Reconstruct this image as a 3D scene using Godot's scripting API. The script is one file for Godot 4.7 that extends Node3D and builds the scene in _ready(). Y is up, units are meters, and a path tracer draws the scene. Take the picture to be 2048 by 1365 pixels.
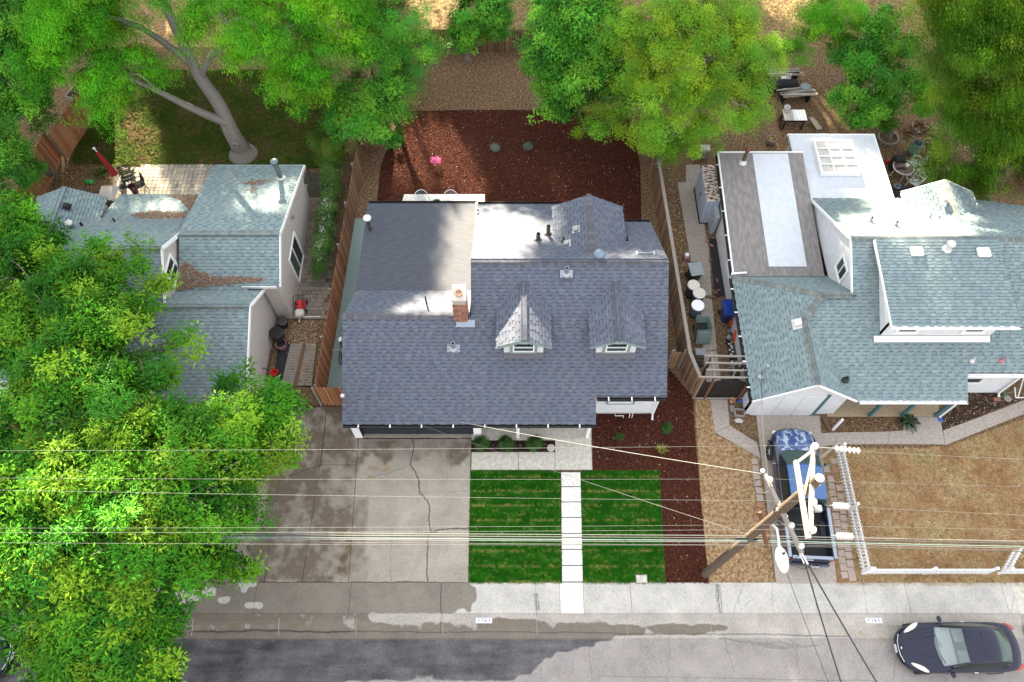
extends Node3D

# World: camera stands over the street at x = 0, z = 0; -z runs away from it over the houses; metres.
const CAM_H := 30.3
const PITCH := 61.5
const LENS := 1500.0
const SUN_EL := 18.5
const SUN_AZ := 15.0

var rng := RandomNumberGenerator.new()
var T := {}          # materials by name
var TX := {}         # textures by name
var names := {}
var lit_zones := []
var sun_step := Vector3.ZERO

func _ready():
	rng.seed = 7
	setup_view()
	setup_textures()
	setup_materials()
	build_ground()
	build_pavement()
	build_white_house()
	build_left_house()
	build_right_house()
	build_fences()
	build_trees()
	build_plants()
	build_vehicles()
	build_pole_and_wires()
	build_left_yard()
	build_middle_yard()
	build_right_yard()

func setup_view():
	var cam = Camera3D.new()
	cam.name = "camera"
	cam.position = Vector3(0, CAM_H, 0)
	cam.rotation_degrees = Vector3(-PITCH, 0, 0)
	cam.fov = rad_to_deg(2.0 * atan(682.5 / LENS))
	cam.near = 0.1
	cam.far = 1500.0
	add_child(cam)
	cam.current = true
	var sm = ProceduralSkyMaterial.new()
	sm.sky_top_color = Color(0.505, 0.51, 0.52)
	sm.sky_horizon_color = Color(0.54, 0.54, 0.54)
	sm.sky_curve = 0.2
	sm.ground_bottom_color = Color(0.30, 0.29, 0.27)
	sm.ground_horizon_color = Color(0.5, 0.5, 0.5)
	sm.sun_angle_max = 10.0
	sm.sky_energy_multiplier = 1.0
	var sky = Sky.new()
	sky.sky_material = sm
	var env = Environment.new()
	env.background_mode = Environment.BG_SKY
	env.sky = sky
	env.ambient_light_source = Environment.AMBIENT_SOURCE_SKY
	env.tonemap_mode = Environment.TONE_MAPPER_LINEAR
	env.tonemap_exposure = 8.9
	env.sdfgi_enabled = true
	env.ssao_enabled = true
	env.ssil_enabled = true
	var we = WorldEnvironment.new()
	we.name = "world_environment"
	we.environment = env
	add_child(we)
	var sun = DirectionalLight3D.new()
	sun.name = "sun"
	sun.light_energy = 1.6
	sun.light_color = Color(1.0, 0.93, 0.80)
	sun.light_angular_distance = 0.5
	sun.shadow_enabled = true
	# the light travels towards +z (the street), a little to the right, and down
	var el = deg_to_rad(SUN_EL)
	var az = deg_to_rad(SUN_AZ)
	sun_step = Vector3(sin(az) * cos(el), -sin(el), cos(az) * cos(el))
	sun.look_at_from_position(Vector3.ZERO, sun_step, Vector3.UP)
	add_child(sun)

# a point of the place from where it is seen in the photograph (2048 px wide) and its height
func at(px, py, h = 0.0) -> Vector3:
	var d = deg_to_rad(PITCH)
	var v = (py - 682.5) / LENS
	var depth = (CAM_H - h) / (sin(d) + v * cos(d))
	return Vector3((px - 1024.0) / LENS * depth, h, -depth * (cos(d) - v * sin(d)))

func flat(pts, h = 0.0) -> Array:     # pixel pairs to ground points
	var out = []
	for i in range(0, pts.size(), 2):
		out.append(at(pts[i], pts[i + 1], h))
	return out

func numbered(called: String) -> String:
	var k = names.get(called, -1) + 1
	names[called] = k
	return called if k == 0 else "%s_%03d" % [called, k]

func thing(called, label, category, pos = Vector3.ZERO, turn = 0.0, group = ""):
	var o = Node3D.new()
	o.name = numbered(called)
	add_child(o, true)
	o.position = pos
	o.rotation.y = turn
	tag(o, label, category, group)
	return o

func tag(o, label, category, group = ""):
	o.set_meta("label", label)
	if category:
		o.set_meta("category", category)
	if group:
		o.set_meta("group", group)
	return o

func struct(o, label, category):
	tag(o, label, category)
	o.set_meta("kind", "structure")
	return o

func copy_of(o, pos, turn, label, scl = 1.0):
	var c = o.duplicate()
	var base = str(o.name).rstrip("0123456789").rstrip("_")
	c.name = numbered(base)
	add_child(c, true)
	c.position = pos
	c.rotation.y = turn
	c.scale = Vector3.ONE * scl
	c.set_meta("label", label)
	return c

# ---- mesh builder -------------------------------------------------------------
class MB:
	var v := PackedVector3Array()
	var n := PackedVector3Array()
	var uv := PackedVector2Array()
	var c := PackedColorArray()
	var tint := Color.WHITE
	var use_c := false
	func tri(a, b, d, na = null, nb = null, nd = null):   # counter-clockwise seen from outside
		var nn = (b - a).cross(d - a)
		if nn.length_squared() < 1e-14:
			return
		nn = nn.normalized()
		v.append(a); v.append(d); v.append(b)
		n.append(nn if na == null else na); n.append(nn if nd == null else nd); n.append(nn if nb == null else nb)
		c.append(tint); c.append(tint); c.append(tint)
	func quad(a, b, d, e):
		tri(a, b, d)
		tri(a, d, e)
	func squad(a, b, d, e, na, nb, nd, ne):
		tri(a, b, d, na, nb, nd)
		tri(a, d, e, na, nd, ne)
	func box(ctr: Vector3, s: Vector3, bs := Basis.IDENTITY):
		var x = bs.x * s.x / 2; var y = bs.y * s.y / 2; var z = bs.z * s.z / 2
		quad(ctr - x - y + z, ctr + x - y + z, ctr + x + y + z, ctr - x + y + z)
		quad(ctr + x - y - z, ctr - x - y - z, ctr - x + y - z, ctr + x + y - z)
		quad(ctr + x - y + z, ctr + x - y - z, ctr + x + y - z, ctr + x + y + z)
		quad(ctr - x - y - z, ctr - x - y + z, ctr - x + y + z, ctr - x + y - z)
		quad(ctr - x + y + z, ctr + x + y + z, ctr + x + y - z, ctr - x + y - z)
		quad(ctr - x - y - z, ctr + x - y - z, ctr + x - y + z, ctr - x - y + z)
	func cbox(ctr: Vector3, s: Vector3, bev := 0.01, bs := Basis.IDENTITY):   # box with chamfered edges
		var h = s / 2.0
		bev = min(bev, min(h.x, min(h.y, h.z)) * 0.8)
		var P = func(sx, sy, sz, ax):
			var q = Vector3(sx * (h.x - (0.0 if ax == 0 else bev)), sy * (h.y - (0.0 if ax == 1 else bev)), sz * (h.z - (0.0 if ax == 2 else bev)))
			return ctr + bs * q
		for sg in [-1, 1]:
			for ax in 3:
				var r = []
				for k in [[-1, -1], [1, -1], [1, 1], [-1, 1]]:
					var t = [0, 0, 0]
					t[ax] = sg; t[(ax + 1) % 3] = k[0]; t[(ax + 2) % 3] = k[1]
					r.append(P.call(t[0], t[1], t[2], ax))
				if sg > 0: quad(r[0], r[1], r[2], r[3])
				else: quad(r[3], r[2], r[1], r[0])
		for ax in 3:
			var b1 = (ax + 1) % 3; var b2 = (ax + 2) % 3
			for s1 in [-1, 1]:
				for s2 in [-1, 1]:
					var r = []
					for q in [[-1, b1], [1, b1], [1, b2], [-1, b2]]:
						var t = [0, 0, 0]
						t[ax] = q[0]; t[b1] = s1; t[b2] = s2
						r.append(P.call(t[0], t[1], t[2], q[1]))
					var o = (r[1] - r[0]).cross(r[2] - r[0])
					var mid = (r[0] + r[1] + r[2] + r[3]) / 4.0 - ctr
					if o.dot(mid) > 0: quad(r[0], r[1], r[2], r[3])
					else: quad(r[3], r[2], r[1], r[0])
		for sx in [-1, 1]:
			for sy in [-1, 1]:
				for sz in [-1, 1]:
					var a = P.call(sx, sy, sz, 0); var b = P.call(sx, sy, sz, 1); var d = P.call(sx, sy, sz, 2)
					if sx * sy * sz > 0: tri(a, b, d)
					else: tri(a, d, b)
	func bar(a: Vector3, b: Vector3, w: float, h: float, up := Vector3.UP):   # a box beam from a to b
		var z = (b - a).normalized()
		var x = up.cross(z)
		x = Vector3.RIGHT.cross(z) if x.length() < 1e-4 else x
		x = x.normalized()
		box((a + b) / 2.0, Vector3(w, h, a.distance_to(b)), Basis(x, z.cross(x), z))
	func tube(pts: Array, rad, sides := 8, caps := true):
		var rings = []
		var nrm = []
		var last = Vector3.UP
		for i in pts.size():
			var d = (pts[min(i + 1, pts.size() - 1)] - pts[max(i - 1, 0)]).normalized()
			if i == 0:
				last = Vector3.UP if abs(d.y) < 0.9 else Vector3.RIGHT
			var x = (last - d * last.dot(d)).normalized()
			last = x
			var y = d.cross(x)
			var r = rad[i] if rad is Array else rad
			var ring = []; var ns = []
			for k in sides:
				var a = TAU * k / sides
				var q = x * cos(a) + y * sin(a)
				ring.append(pts[i] + q * r); ns.append(q)
			rings.append(ring); nrm.append(ns)
		for i in pts.size() - 1:
			for k in sides:
				var k2 = (k + 1) % sides
				squad(rings[i][k], rings[i][k2], rings[i + 1][k2], rings[i + 1][k], nrm[i][k], nrm[i][k2], nrm[i + 1][k2], nrm[i + 1][k])
		if caps:
			for k in range(1, sides - 1):
				tri(rings[0][0], rings[0][k + 1], rings[0][k])
				var e = rings[-1]
				tri(e[0], e[k], e[k + 1])
	func lathe(prof: Array, ctr: Vector3, sides := 20, bs := Basis.IDENTITY, hard := false):   # prof: Vector2(radius, height), bottom to top
		var nr = []
		for i in prof.size():
			var t = (prof[min(i + 1, prof.size() - 1)] - prof[max(i - 1, 0)])
			nr.append(Vector2(t.y, -t.x).normalized())
		for i in prof.size() - 1:
			var seg = prof[i + 1] - prof[i]
			var sn = Vector2(seg.y, -seg.x).normalized()
			for k in sides:
				var a = TAU * k / sides; var b = TAU * (k + 1) / sides
				var P = func(q, an): return ctr + bs * Vector3(q.x * cos(an), q.y, -q.x * sin(an))
				var N = func(q, an): return bs * Vector3(q.x * cos(an), q.y, -q.x * sin(an))
				var n0 = sn if hard else nr[i]; var n1 = sn if hard else nr[i + 1]
				squad(P.call(prof[i], a), P.call(prof[i], b), P.call(prof[i + 1], b), P.call(prof[i + 1], a), N.call(n0, a), N.call(n0, b), N.call(n1, b), N.call(n1, a))
	func ball(ctr: Vector3, r: Vector3, sides := 12, rings := 8):
		for i in rings:
			var p0 = PI * i / rings - PI / 2; var p1 = PI * (i + 1) / rings - PI / 2
			for k in sides:
				var a = TAU * k / sides; var b = TAU * (k + 1) / sides
				var N = func(p, an): return Vector3(cos(p) * cos(an), sin(p), -cos(p) * sin(an))
				var q = [N.call(p0, a), N.call(p0, b), N.call(p1, b), N.call(p1, a)]
				squad(ctr + q[0] * r, ctr + q[1] * r, ctr + q[2] * r, ctr + q[3] * r, (q[0] / r).normalized(), (q[1] / r).normalized(), (q[2] / r).normalized(), (q[3] / r).normalized())
	func sheet(pts: Array):      # a flat polygon, facing up
		var p2 = PackedVector2Array()
		for p in pts: p2.append(Vector2(p.x, p.z))
		var t = Geometry2D.triangulate_polygon(p2)
		for i in range(0, t.size(), 3):
			var a = pts[t[i]]; var b = pts[t[i + 1]]; var d = pts[t[i + 2]]
			if (b - a).cross(d - a).y > 0: tri(a, b, d)
			else: tri(a, d, b)
	func slab(pts: Array, depth: Vector3):    # a planar polygon given thickness along depth
		var m = Vector3.ZERO
		for i in pts.size():
			m += pts[i].cross(pts[(i + 1) % pts.size()])
		m = m.normalized()
		if m.dot(depth) > 0:
			pts = pts.duplicate(); pts.reverse(); m = -m
		var ax = Vector3.RIGHT if abs(m.x) < 0.8 else Vector3.UP
		var x = (ax - m * ax.dot(m)).normalized()
		var y = m.cross(x)
		var p2 = PackedVector2Array()
		for p in pts: p2.append(Vector2(p.dot(x), p.dot(y)))
		var t = Geometry2D.triangulate_polygon(p2)
		for i in range(0, t.size(), 3):
			var a = pts[t[i]]; var b = pts[t[i + 1]]; var d = pts[t[i + 2]]
			if (b - a).cross(d - a).dot(m) < 0:
				var w = b; b = d; d = w
			tri(a, b, d)
			tri(a + depth, d + depth, b + depth)
		for i in pts.size():
			var a = pts[i]; var b = pts[(i + 1) % pts.size()]
			quad(a + depth, b + depth, b, a)
	func mesh(origin := Vector3.ZERO, rect = null) -> ArrayMesh:
		var arr = []
		arr.resize(Mesh.ARRAY_MAX)
		if rect != null:
			uv.resize(v.size())
			for i in v.size():
				uv[i] = Vector2((v[i].x - rect.position.x) / rect.size.x, (v[i].z - rect.position.y) / rect.size.y)
			arr[Mesh.ARRAY_TEX_UV] = uv
		if origin != Vector3.ZERO:
			for i in v.size(): v[i] -= origin
		arr[Mesh.ARRAY_VERTEX] = v
		arr[Mesh.ARRAY_NORMAL] = n
		if use_c: arr[Mesh.ARRAY_COLOR] = c
		var m = ArrayMesh.new()
		if v.size(): m.add_surface_from_arrays(Mesh.PRIMITIVE_TRIANGLES, arr)
		return m

func world_of(p) -> Vector3:
	var o = Vector3.ZERO
	while p != null and p != self:
		o += p.position
		p = p.get_parent()
	return o

# commits a builder, whose points are world points when the parents are not turned, as one named mesh
func obj(called: String, b, mat, parent = null, local := false, rect = null) -> MeshInstance3D:
	var o = MeshInstance3D.new()
	var org = Vector3.ZERO if parent == null or local else world_of(parent)
	o.mesh = b.mesh(org, rect) if b is MB else b
	o.material_override = T[mat] if mat is String else mat
	if parent == null:
		o.name = numbered(called)
		add_child(o, true)
	else:
		o.name = called
		parent.add_child(o, true)
	return o

func one(called, mat, parent, fn: Callable, local := false):
	var b = MB.new()
	fn.call(b)
	return obj(called, b, mat, parent, local)

func boxy(called, mat, parent, ctr, size, bev = 0.0, bs = Basis.IDENTITY, local = false):
	var b = MB.new()
	if bev > 0: b.cbox(ctr, size, bev, bs)
	else: b.box(ctr, size, bs)
	return obj(called, b, mat, parent, local)

func many(called: String, mesh: Mesh, mat, xf: Array, cols: Array, parent = null) -> MultiMeshInstance3D:
	var mm = MultiMesh.new()
	mm.transform_format = MultiMesh.TRANSFORM_3D
	mm.use_colors = cols.size() > 0
	mm.mesh = mesh
	mm.instance_count = xf.size()
	var buf = PackedFloat32Array()
	var st = 16 if cols.size() else 12
	buf.resize(xf.size() * st)
	var org = Vector3.ZERO if parent == null else world_of(parent)
	var k = 0
	for i in xf.size():
		var t: Transform3D = xf[i]
		var o = t.origin - org
		buf[k] = t.basis.x.x; buf[k + 1] = t.basis.y.x; buf[k + 2] = t.basis.z.x; buf[k + 3] = o.x
		buf[k + 4] = t.basis.x.y; buf[k + 5] = t.basis.y.y; buf[k + 6] = t.basis.z.y; buf[k + 7] = o.y
		buf[k + 8] = t.basis.x.z; buf[k + 9] = t.basis.y.z; buf[k + 10] = t.basis.z.z; buf[k + 11] = o.z
		if st == 16:
			var q: Color = cols[i]
			buf[k + 12] = q.r; buf[k + 13] = q.g; buf[k + 14] = q.b; buf[k + 15] = 1.0
		k += st
	mm.buffer = buf
	var o = MultiMeshInstance3D.new()
	o.multimesh = mm
	o.material_override = T[mat] if mat is String else mat
	if parent == null:
		o.name = numbered(called)
		add_child(o, true)
	else:
		o.name = called
		parent.add_child(o, true)
	o.set_meta("kind", "stuff")
	return o

func rnd(a: float, b: float) -> float:
	return rng.randf_range(a, b)

func in_poly(p: Vector2, poly: PackedVector2Array) -> bool:
	return Geometry2D.is_point_in_polygon(p, poly)

func xz(pts: Array) -> PackedVector2Array:
	var o = PackedVector2Array()
	for p in pts: o.append(Vector2(p.x, p.z))
	return o

func jitter(c: Color, a: float) -> Color:
	var k = 1.0 + rnd(-a, a)
	return Color(c.r * k, c.g * k, c.b * k)

# ---- textures and materials -----------------------------------------------------
func L(r: float, g: float, b: float) -> Color:
	return Color(r, g, b).linear_to_srgb()

func noise_img(sd: int, freq: float, oct: int, w: int, h: int, seamless := true) -> Image:
	var f = FastNoiseLite.new()
	f.seed = sd
	f.noise_type = FastNoiseLite.TYPE_SIMPLEX_SMOOTH
	f.frequency = freq
	f.fractal_octaves = oct
	f.fractal_gain = 0.55
	return f.get_seamless_image(w, h) if seamless else f.get_image(w, h)

# a seamless noise coloured through stops [[0..1, linear colour], ...]
func ntex(called: String, sd: int, freq: float, oct: int, stops: Array, size := 512):
	var im = noise_img(sd, freq, oct, size, size)
	im.convert(Image.FORMAT_L8)
	var src = im.get_data()
	var lut = []
	for i in 256:
		var t = i / 255.0
		var c: Color = stops[0][1]
		for k in stops.size() - 1:
			if t >= stops[k][0]:
				c = stops[k][1].lerp(stops[k + 1][1], clamp((t - stops[k][0]) / (stops[k + 1][0] - stops[k][0]), 0.0, 1.0))
		c = c.linear_to_srgb()
		lut.append([int(clamp(c.r, 0, 1) * 255), int(clamp(c.g, 0, 1) * 255), int(clamp(c.b, 0, 1) * 255)])
	var out = PackedByteArray()
	out.resize(size * size * 3)
	var k3 = 0
	for i in size * size:
		var q = lut[src[i]]
		out[k3] = q[0]; out[k3 + 1] = q[1]; out[k3 + 2] = q[2]
		k3 += 3
	TX[called] = ImageTexture.create_from_image(Image.create_from_data(size, size, false, Image.FORMAT_RGB8, out))

func gtex(called: String, sd: int, freq: float, oct: int, size := 512):
	var im = noise_img(sd, freq, oct, size, size)
	im.convert(Image.FORMAT_L8)
	TX[called] = ImageTexture.create_from_image(im)

func G(v: float) -> Color:
	return Color(v, v, v)

func setup_textures():
	gtex("fine", 1, 0.09, 4)
	gtex("grain", 2, 0.35, 2)
	gtex("wide", 3, 0.012, 5)
	ntex("mottle", 4, 0.02, 5, [[0.0, G(0.55)], [0.5, G(0.8)], [1.0, G(1.0)]])
	ntex("soft", 18, 0.02, 5, [[0.0, G(0.84)], [0.5, G(0.93)], [1.0, G(1.0)]])
	ntex("speck", 5, 0.3, 2, [[0.0, G(0.55)], [0.5, G(0.8)], [1.0, G(1.0)]])
	ntex("concrete", 6, 0.03, 6, [[0.0, Color(0.62, 0.60, 0.56)], [0.5, Color(0.82, 0.81, 0.78)], [1.0, Color(1, 1, 0.98)]])
	ntex("slab_green", 7, 0.05, 5, [[0.0, Color(0.6, 0.7, 0.65)], [0.5, Color(0.85, 0.9, 0.87)], [1.0, Color(1, 1, 1)]])
	ntex("soil", 8, 0.035, 6, [[0.0, Color(0.07, 0.040, 0.024)], [0.4, Color(0.14, 0.088, 0.052)], [0.65, Color(0.205, 0.14, 0.085)], [1.0, Color(0.30, 0.22, 0.14)]])
	ntex("dry", 9, 0.03, 6, [[0.0, Color(0.10, 0.055, 0.03)], [0.4, Color(0.19, 0.12, 0.065)], [0.65, Color(0.27, 0.19, 0.11)], [1.0, Color(0.36, 0.28, 0.18)]])
	ntex("mulch", 10, 0.12, 5, [[0.0, Color(0.014, 0.006, 0.004)], [0.45, Color(0.05, 0.019, 0.013)], [0.7, Color(0.085, 0.034, 0.022)], [1.0, Color(0.15, 0.07, 0.045)]])
	ntex("turf", 11, 0.06, 5, [[0.0, Color(0.02, 0.028, 0.008)], [0.5, Color(0.04, 0.058, 0.014)], [1.0, Color(0.085, 0.088, 0.03)]])
	ntex("wood", 12, 0.04, 5, [[0.0, Color(0.45, 0.40, 0.36)], [0.5, Color(0.8, 0.78, 0.76)], [1.0, Color(1.1, 1.1, 1.1)]])
	ntex("membrane", 13, 0.025, 6, [[0.0, Color(0.55, 0.55, 0.58)], [0.45, Color(0.78, 0.79, 0.8)], [0.7, Color(0.95, 0.96, 0.93)], [1.0, Color(1.25, 1.25, 1.15)]])
	ntex("rust", 14, 0.03, 6, [[0.0, Color(0.05, 0.03, 0.02)], [0.36, Color(0.12, 0.05, 0.025)], [0.46, Color(0.42, 0.2, 0.09)], [0.56, Color(0.62, 0.6, 0.58)], [1.0, Color(0.75, 0.75, 0.76)]])
	ntex("bark", 15, 0.06, 5, [[0.0, Color(0.10, 0.085, 0.075)], [0.5, Color(0.30, 0.27, 0.25)], [1.0, Color(0.46, 0.43, 0.40)]])
	ntex("pole", 16, 0.05, 5, [[0.0, Color(0.035, 0.024, 0.016)], [0.5, Color(0.11, 0.08, 0.055)], [1.0, Color(0.24, 0.18, 0.12)]])
	ntex("peel", 17, 0.03, 6, [[0.0, Color(0.02, 0.05, 0.18)], [0.56, Color(0.025, 0.06, 0.2)], [0.62, Color(0.28, 0.36, 0.46)], [1.0, Color(0.5, 0.56, 0.6)]])

func mk(called: String, col: Color, tex = "", scl = 1.0, rough = 0.85, more = {}):
	var m = StandardMaterial3D.new()
	m.resource_name = called
	m.albedo_color = col.linear_to_srgb()
	m.roughness = rough
	if tex:
		m.albedo_texture = TX[tex]
		m.uv1_triplanar = true
		m.uv1_world_triplanar = more.get("world", true)
		m.uv1_scale = scl if scl is Vector3 else Vector3.ONE * scl
	if more.has("bump"):
		m.heightmap_enabled = true
		m.heightmap_texture = TX[more.bump]
		m.heightmap_scale = more.get("depth", 0.5)
		if not tex:
			m.uv1_triplanar = true
			m.uv1_world_triplanar = true
			m.uv1_scale = scl if scl is Vector3 else Vector3.ONE * scl
	if more.has("metal"): m.metallic = more.metal
	if more.has("vc"): m.vertex_color_use_as_albedo = true
	if more.has("back"):
		m.backlight_enabled = true
		m.backlight = more.back
	if more.has("coat"):
		m.clearcoat_enabled = true
		m.clearcoat = more.coat
		m.clearcoat_roughness = 0.04
	if more.has("spec"): m.metallic_specular = more.spec
	T[called] = m
	return m

func setup_materials():
	var W = Color.WHITE
	mk("soil", W, "soil", 0.35, 0.95, {spec = 0.15, bump = "fine", depth = 2.0})
	mk("dry_soil", Color(1.25, 1.2, 1.15), "dry", 0.3, 0.95, {spec = 0.15, bump = "fine", depth = 2.0})
	mk("mulch", W, "mulch", 0.7, 0.95, {spec = 0.15, bump = "fine", depth = 4.0})
	mk("dark_mulch", Color(0.5, 0.55, 0.6), "mulch", 0.8, 0.95)
	mk("turf", W, "turf", 0.5, 0.95, {spec = 0.1})
	mk("green_turf", Color(0.35, 1.0, 0.35), "turf", 0.7, 0.95, {spec = 0.1})
	mk("chip", W, "", 1, 0.95, {vc = 1, spec = 0.15})
	mk("blade", W, "", 1, 0.8, {vc = 1, spec = 0.15, back = Color(0.4, 0.4, 0.4)})
	mk("concrete_old", Color(0.34, 0.315, 0.275), "concrete", 0.45, 0.9, {bump = "grain", depth = 0.3})
	mk("concrete_new", Color(0.60, 0.575, 0.52), "concrete", 0.3, 0.9)
	mk("concrete_pale", Color(0.78, 0.77, 0.75), "concrete", 0.4, 0.9)
	mk("concrete_porch", Color(0.46, 0.36, 0.25), "concrete", 0.5, 0.8)
	mk("concrete_walk", Color(0.42, 0.37, 0.34), "concrete", 0.4, 0.9, {bump = "grain", depth = 0.3})
	mk("slab_green", Color(0.235, 0.30, 0.295), "slab_green", 0.5, 0.9)
	mk("asphalt_far", Color(0.30, 0.285, 0.275), "concrete", 0.3, 0.9)
	mk("joint", Color(0.07, 0.062, 0.05), "", 1, 0.95)
	mk("paver", Color(0.26, 0.225, 0.19), "speck", 1.5, 0.9)
	mk("paver_b", Color(0.20, 0.175, 0.15), "speck", 1.5, 0.9)
	mk("paver_c", Color(0.30, 0.24, 0.185), "speck", 1.5, 0.9)
	mk("step_paver", Color(0.46, 0.38, 0.33), "speck", 1.2, 0.9)
	mk("step_paver_red", Color(0.40, 0.22, 0.15), "speck", 1.2, 0.9)
	mk("shingle", W, "", 1, 0.92, {vc = 1, spec = 0.3})
	mk("deck_violet", Color(0.05, 0.052, 0.068), "", 1, 0.95)
	mk("deck_green", Color(0.07, 0.085, 0.085), "", 1, 0.95)
	for i in 3:
		var k = [0.85, 1.0, 1.2][i]
		mk("cap_violet%d" % i, Color(0.118, 0.120, 0.142) * k, "speck", 3.0, 0.95)
		mk("cap_green%d" % i, Color(0.20, 0.225, 0.215) * k, "speck", 3.0, 0.95)
	mk("membrane_dark", Color(0.062, 0.07, 0.095), "membrane", Vector3(0.14, 0.3, 0.9), 0.75)
	mk("membrane_gray", Color(0.25, 0.23, 0.225), "membrane", Vector3(0.35, 0.3, 0.12), 0.85)
	mk("membrane_white", Color(0.58, 0.62, 0.68), "soft", 0.25, 0.8)
	mk("stucco_beige", Color(0.48, 0.445, 0.415), "soft", 0.3, 0.9, {bump = "grain", depth = 0.4})
	mk("wall_white", Color(0.66, 0.68, 0.71), "soft", 0.2, 0.8)
	mk("paint_white", Color(0.80, 0.81, 0.82), "", 1, 0.6)
	mk("paint_sage", Color(0.20, 0.27, 0.27), "", 1, 0.6)
	mk("paint_teal", Color(0.06, 0.17, 0.20), "mottle", 0.8, 0.6)
	mk("paint_navy", Color(0.017, 0.022, 0.036), "", 1, 0.5)
	mk("glass_dark", Color(0.012, 0.018, 0.02), "", 1, 0.06, {spec = 0.5})
	mk("glass_green", Color(0.03, 0.065, 0.055), "", 1, 0.08, {spec = 0.5})
	mk("black", Color(0.012, 0.012, 0.013), "", 1, 0.5)
	mk("black_soft", Color(0.02, 0.021, 0.024), "", 1, 0.9)
	mk("metal", Color(0.42, 0.45, 0.47), "speck", 0.7, 0.45, {metal = 0.6})
	mk("metal_dark", Color(0.10, 0.10, 0.11), "speck", 0.7, 0.5, {metal = 0.5})
	mk("metal_teal", Color(0.14, 0.21, 0.23), "speck", 0.7, 0.35, {metal = 0.5})
	mk("metal_blue", Color(0.20, 0.27, 0.36), "mottle", 0.9, 0.5, {metal = 0.3})
	mk("flash_blue", Color(0.27, 0.31, 0.38), "", 1, 0.5, {metal = 0.3})
	mk("rust_roof", W, "rust", Vector3(0.22, 0.22, 0.5), 0.7)
	mk("locker", Color(0.48, 0.54, 0.66), "mottle", 0.5, 0.6)
	mk("locker_gray", Color(0.42, 0.47, 0.50), "mottle", 0.5, 0.6)
	mk("brick", Color(0.34, 0.15, 0.10), "speck", 2.0, 0.9)
	mk("brick_b", Color(0.44, 0.22, 0.15), "speck", 2.0, 0.9)
	mk("brick_c", Color(0.26, 0.12, 0.09), "speck", 2.0, 0.9)
	mk("mortar", Color(0.5, 0.47, 0.43), "mottle", 1.0, 0.9)
	for i in 4:
		mk("redwood%d" % i, [Color(0.40, 0.17, 0.075), Color(0.31, 0.115, 0.05), Color(0.47, 0.225, 0.11), Color(0.35, 0.16, 0.08)][i], "wood", Vector3(6, 0.35, 6), 0.85)
		mk("oldwood%d" % i, [Color(0.22, 0.12, 0.062), Color(0.14, 0.075, 0.04), Color(0.30, 0.18, 0.10), Color(0.18, 0.11, 0.066)][i], "wood", Vector3(6, 0.35, 6), 0.9)
	mk("wood_gray", Color(0.30, 0.27, 0.24), "wood", Vector3(2, 4, 2), 0.9)
	mk("wood_gray_x", Color(0.34, 0.315, 0.29), "wood", Vector3(0.5, 5, 6), 0.9)
	mk("wood_dark", Color(0.018, 0.014, 0.012), "wood", Vector3(5, 0.5, 5), 0.95)
	mk("wood_rust", Color(0.17, 0.072, 0.04), "wood", Vector3(5, 0.5, 5), 0.9)
	mk("wood_pale", Color(0.50, 0.45, 0.38), "wood", Vector3(0.6, 4, 5), 0.9)
	mk("pallet", Color(0.17, 0.10, 0.06), "wood", Vector3(4, 1, 4), 0.95)
	mk("bark", W, "bark", Vector3(1.2, 0.35, 1.2), 0.95, {bump = "fine", depth = 5.0})
	mk("twig", Color(0.20, 0.18, 0.155), "", 1, 0.95)
	mk("pole", W, "pole", Vector3(2.5, 0.22, 2.5), 0.95, {bump = "fine", depth = 2.0})
	mk("crossarm", Color(0.36, 0.33, 0.30), "wood", Vector3(4, 4, 0.5), 0.9)
	mk("ceramic", Color(0.62, 0.62, 0.60), "", 1, 0.25)
	mk("wire_dark", Color(0.03, 0.032, 0.035), "", 1, 0.5)
	mk("wire_pale", Color(0.13, 0.14, 0.145), "", 1, 0.5)
	mk("wire_green", Color(0.10, 0.16, 0.16), "", 1, 0.5)
	mk("car_navy", Color(0.006, 0.009, 0.028), "", 1, 0.3, {coat = 0.5, spec = 0.3})
	mk("car_blue", Color(0.007, 0.012, 0.036), "", 1, 0.3, {coat = 1.0})
	mk("car_roof_blue", Color(0.02, 0.10, 0.30), "mottle", 1.2, 0.3, {coat = 0.7})
	mk("car_hood_blue", W, "peel", 0.2, 0.35, {coat = 0.4})
	mk("car_silver", Color(0.36, 0.38, 0.40), "", 1, 0.3, {coat = 1.0, metal = 0.4})
	mk("windshield", Color(0.17, 0.22, 0.225), "", 1, 0.08, {spec = 0.6})
	var ws = StandardMaterial3D.new()      # a clear pane; seats and dash show through
	ws.albedo_color = Color(0.85, 0.95, 0.95, 0.12)
	ws.roughness = 0.03
	ws.transparency = BaseMaterial3D.TRANSPARENCY_ALPHA
	T["pane_clear"] = ws
	mk("seat_cloth", Color(0.15, 0.165, 0.165), "speck", 2.0, 0.9)
	mk("dash", Color(0.20, 0.23, 0.235), "soft", 2.0, 0.8)
	mk("headlight", Color(0.62, 0.62, 0.56), "", 1, 0.15)
	mk("tail_red", Color(0.30, 0.01, 0.015), "", 1, 0.15, {coat = 1.0})
	mk("rubber", Color(0.014, 0.014, 0.015), "", 1, 0.8)
	mk("chrome", Color(0.6, 0.62, 0.64), "", 1, 0.15, {metal = 1.0})
	mk("plate", Color(0.6, 0.6, 0.66), "", 1, 0.5)
	mk("red_paint", Color(0.45, 0.022, 0.02), "", 1, 0.4)
	mk("red_plastic", Color(0.55, 0.03, 0.025), "", 1, 0.4)
	mk("red_cloth", Color(0.30, 0.015, 0.018), "mottle", 2.0, 0.9)
	mk("orange_red", Color(0.42, 0.065, 0.025), "mottle", 1.0, 0.6)
	mk("orange", Color(0.68, 0.10, 0.025), "", 1, 0.6)
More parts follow.
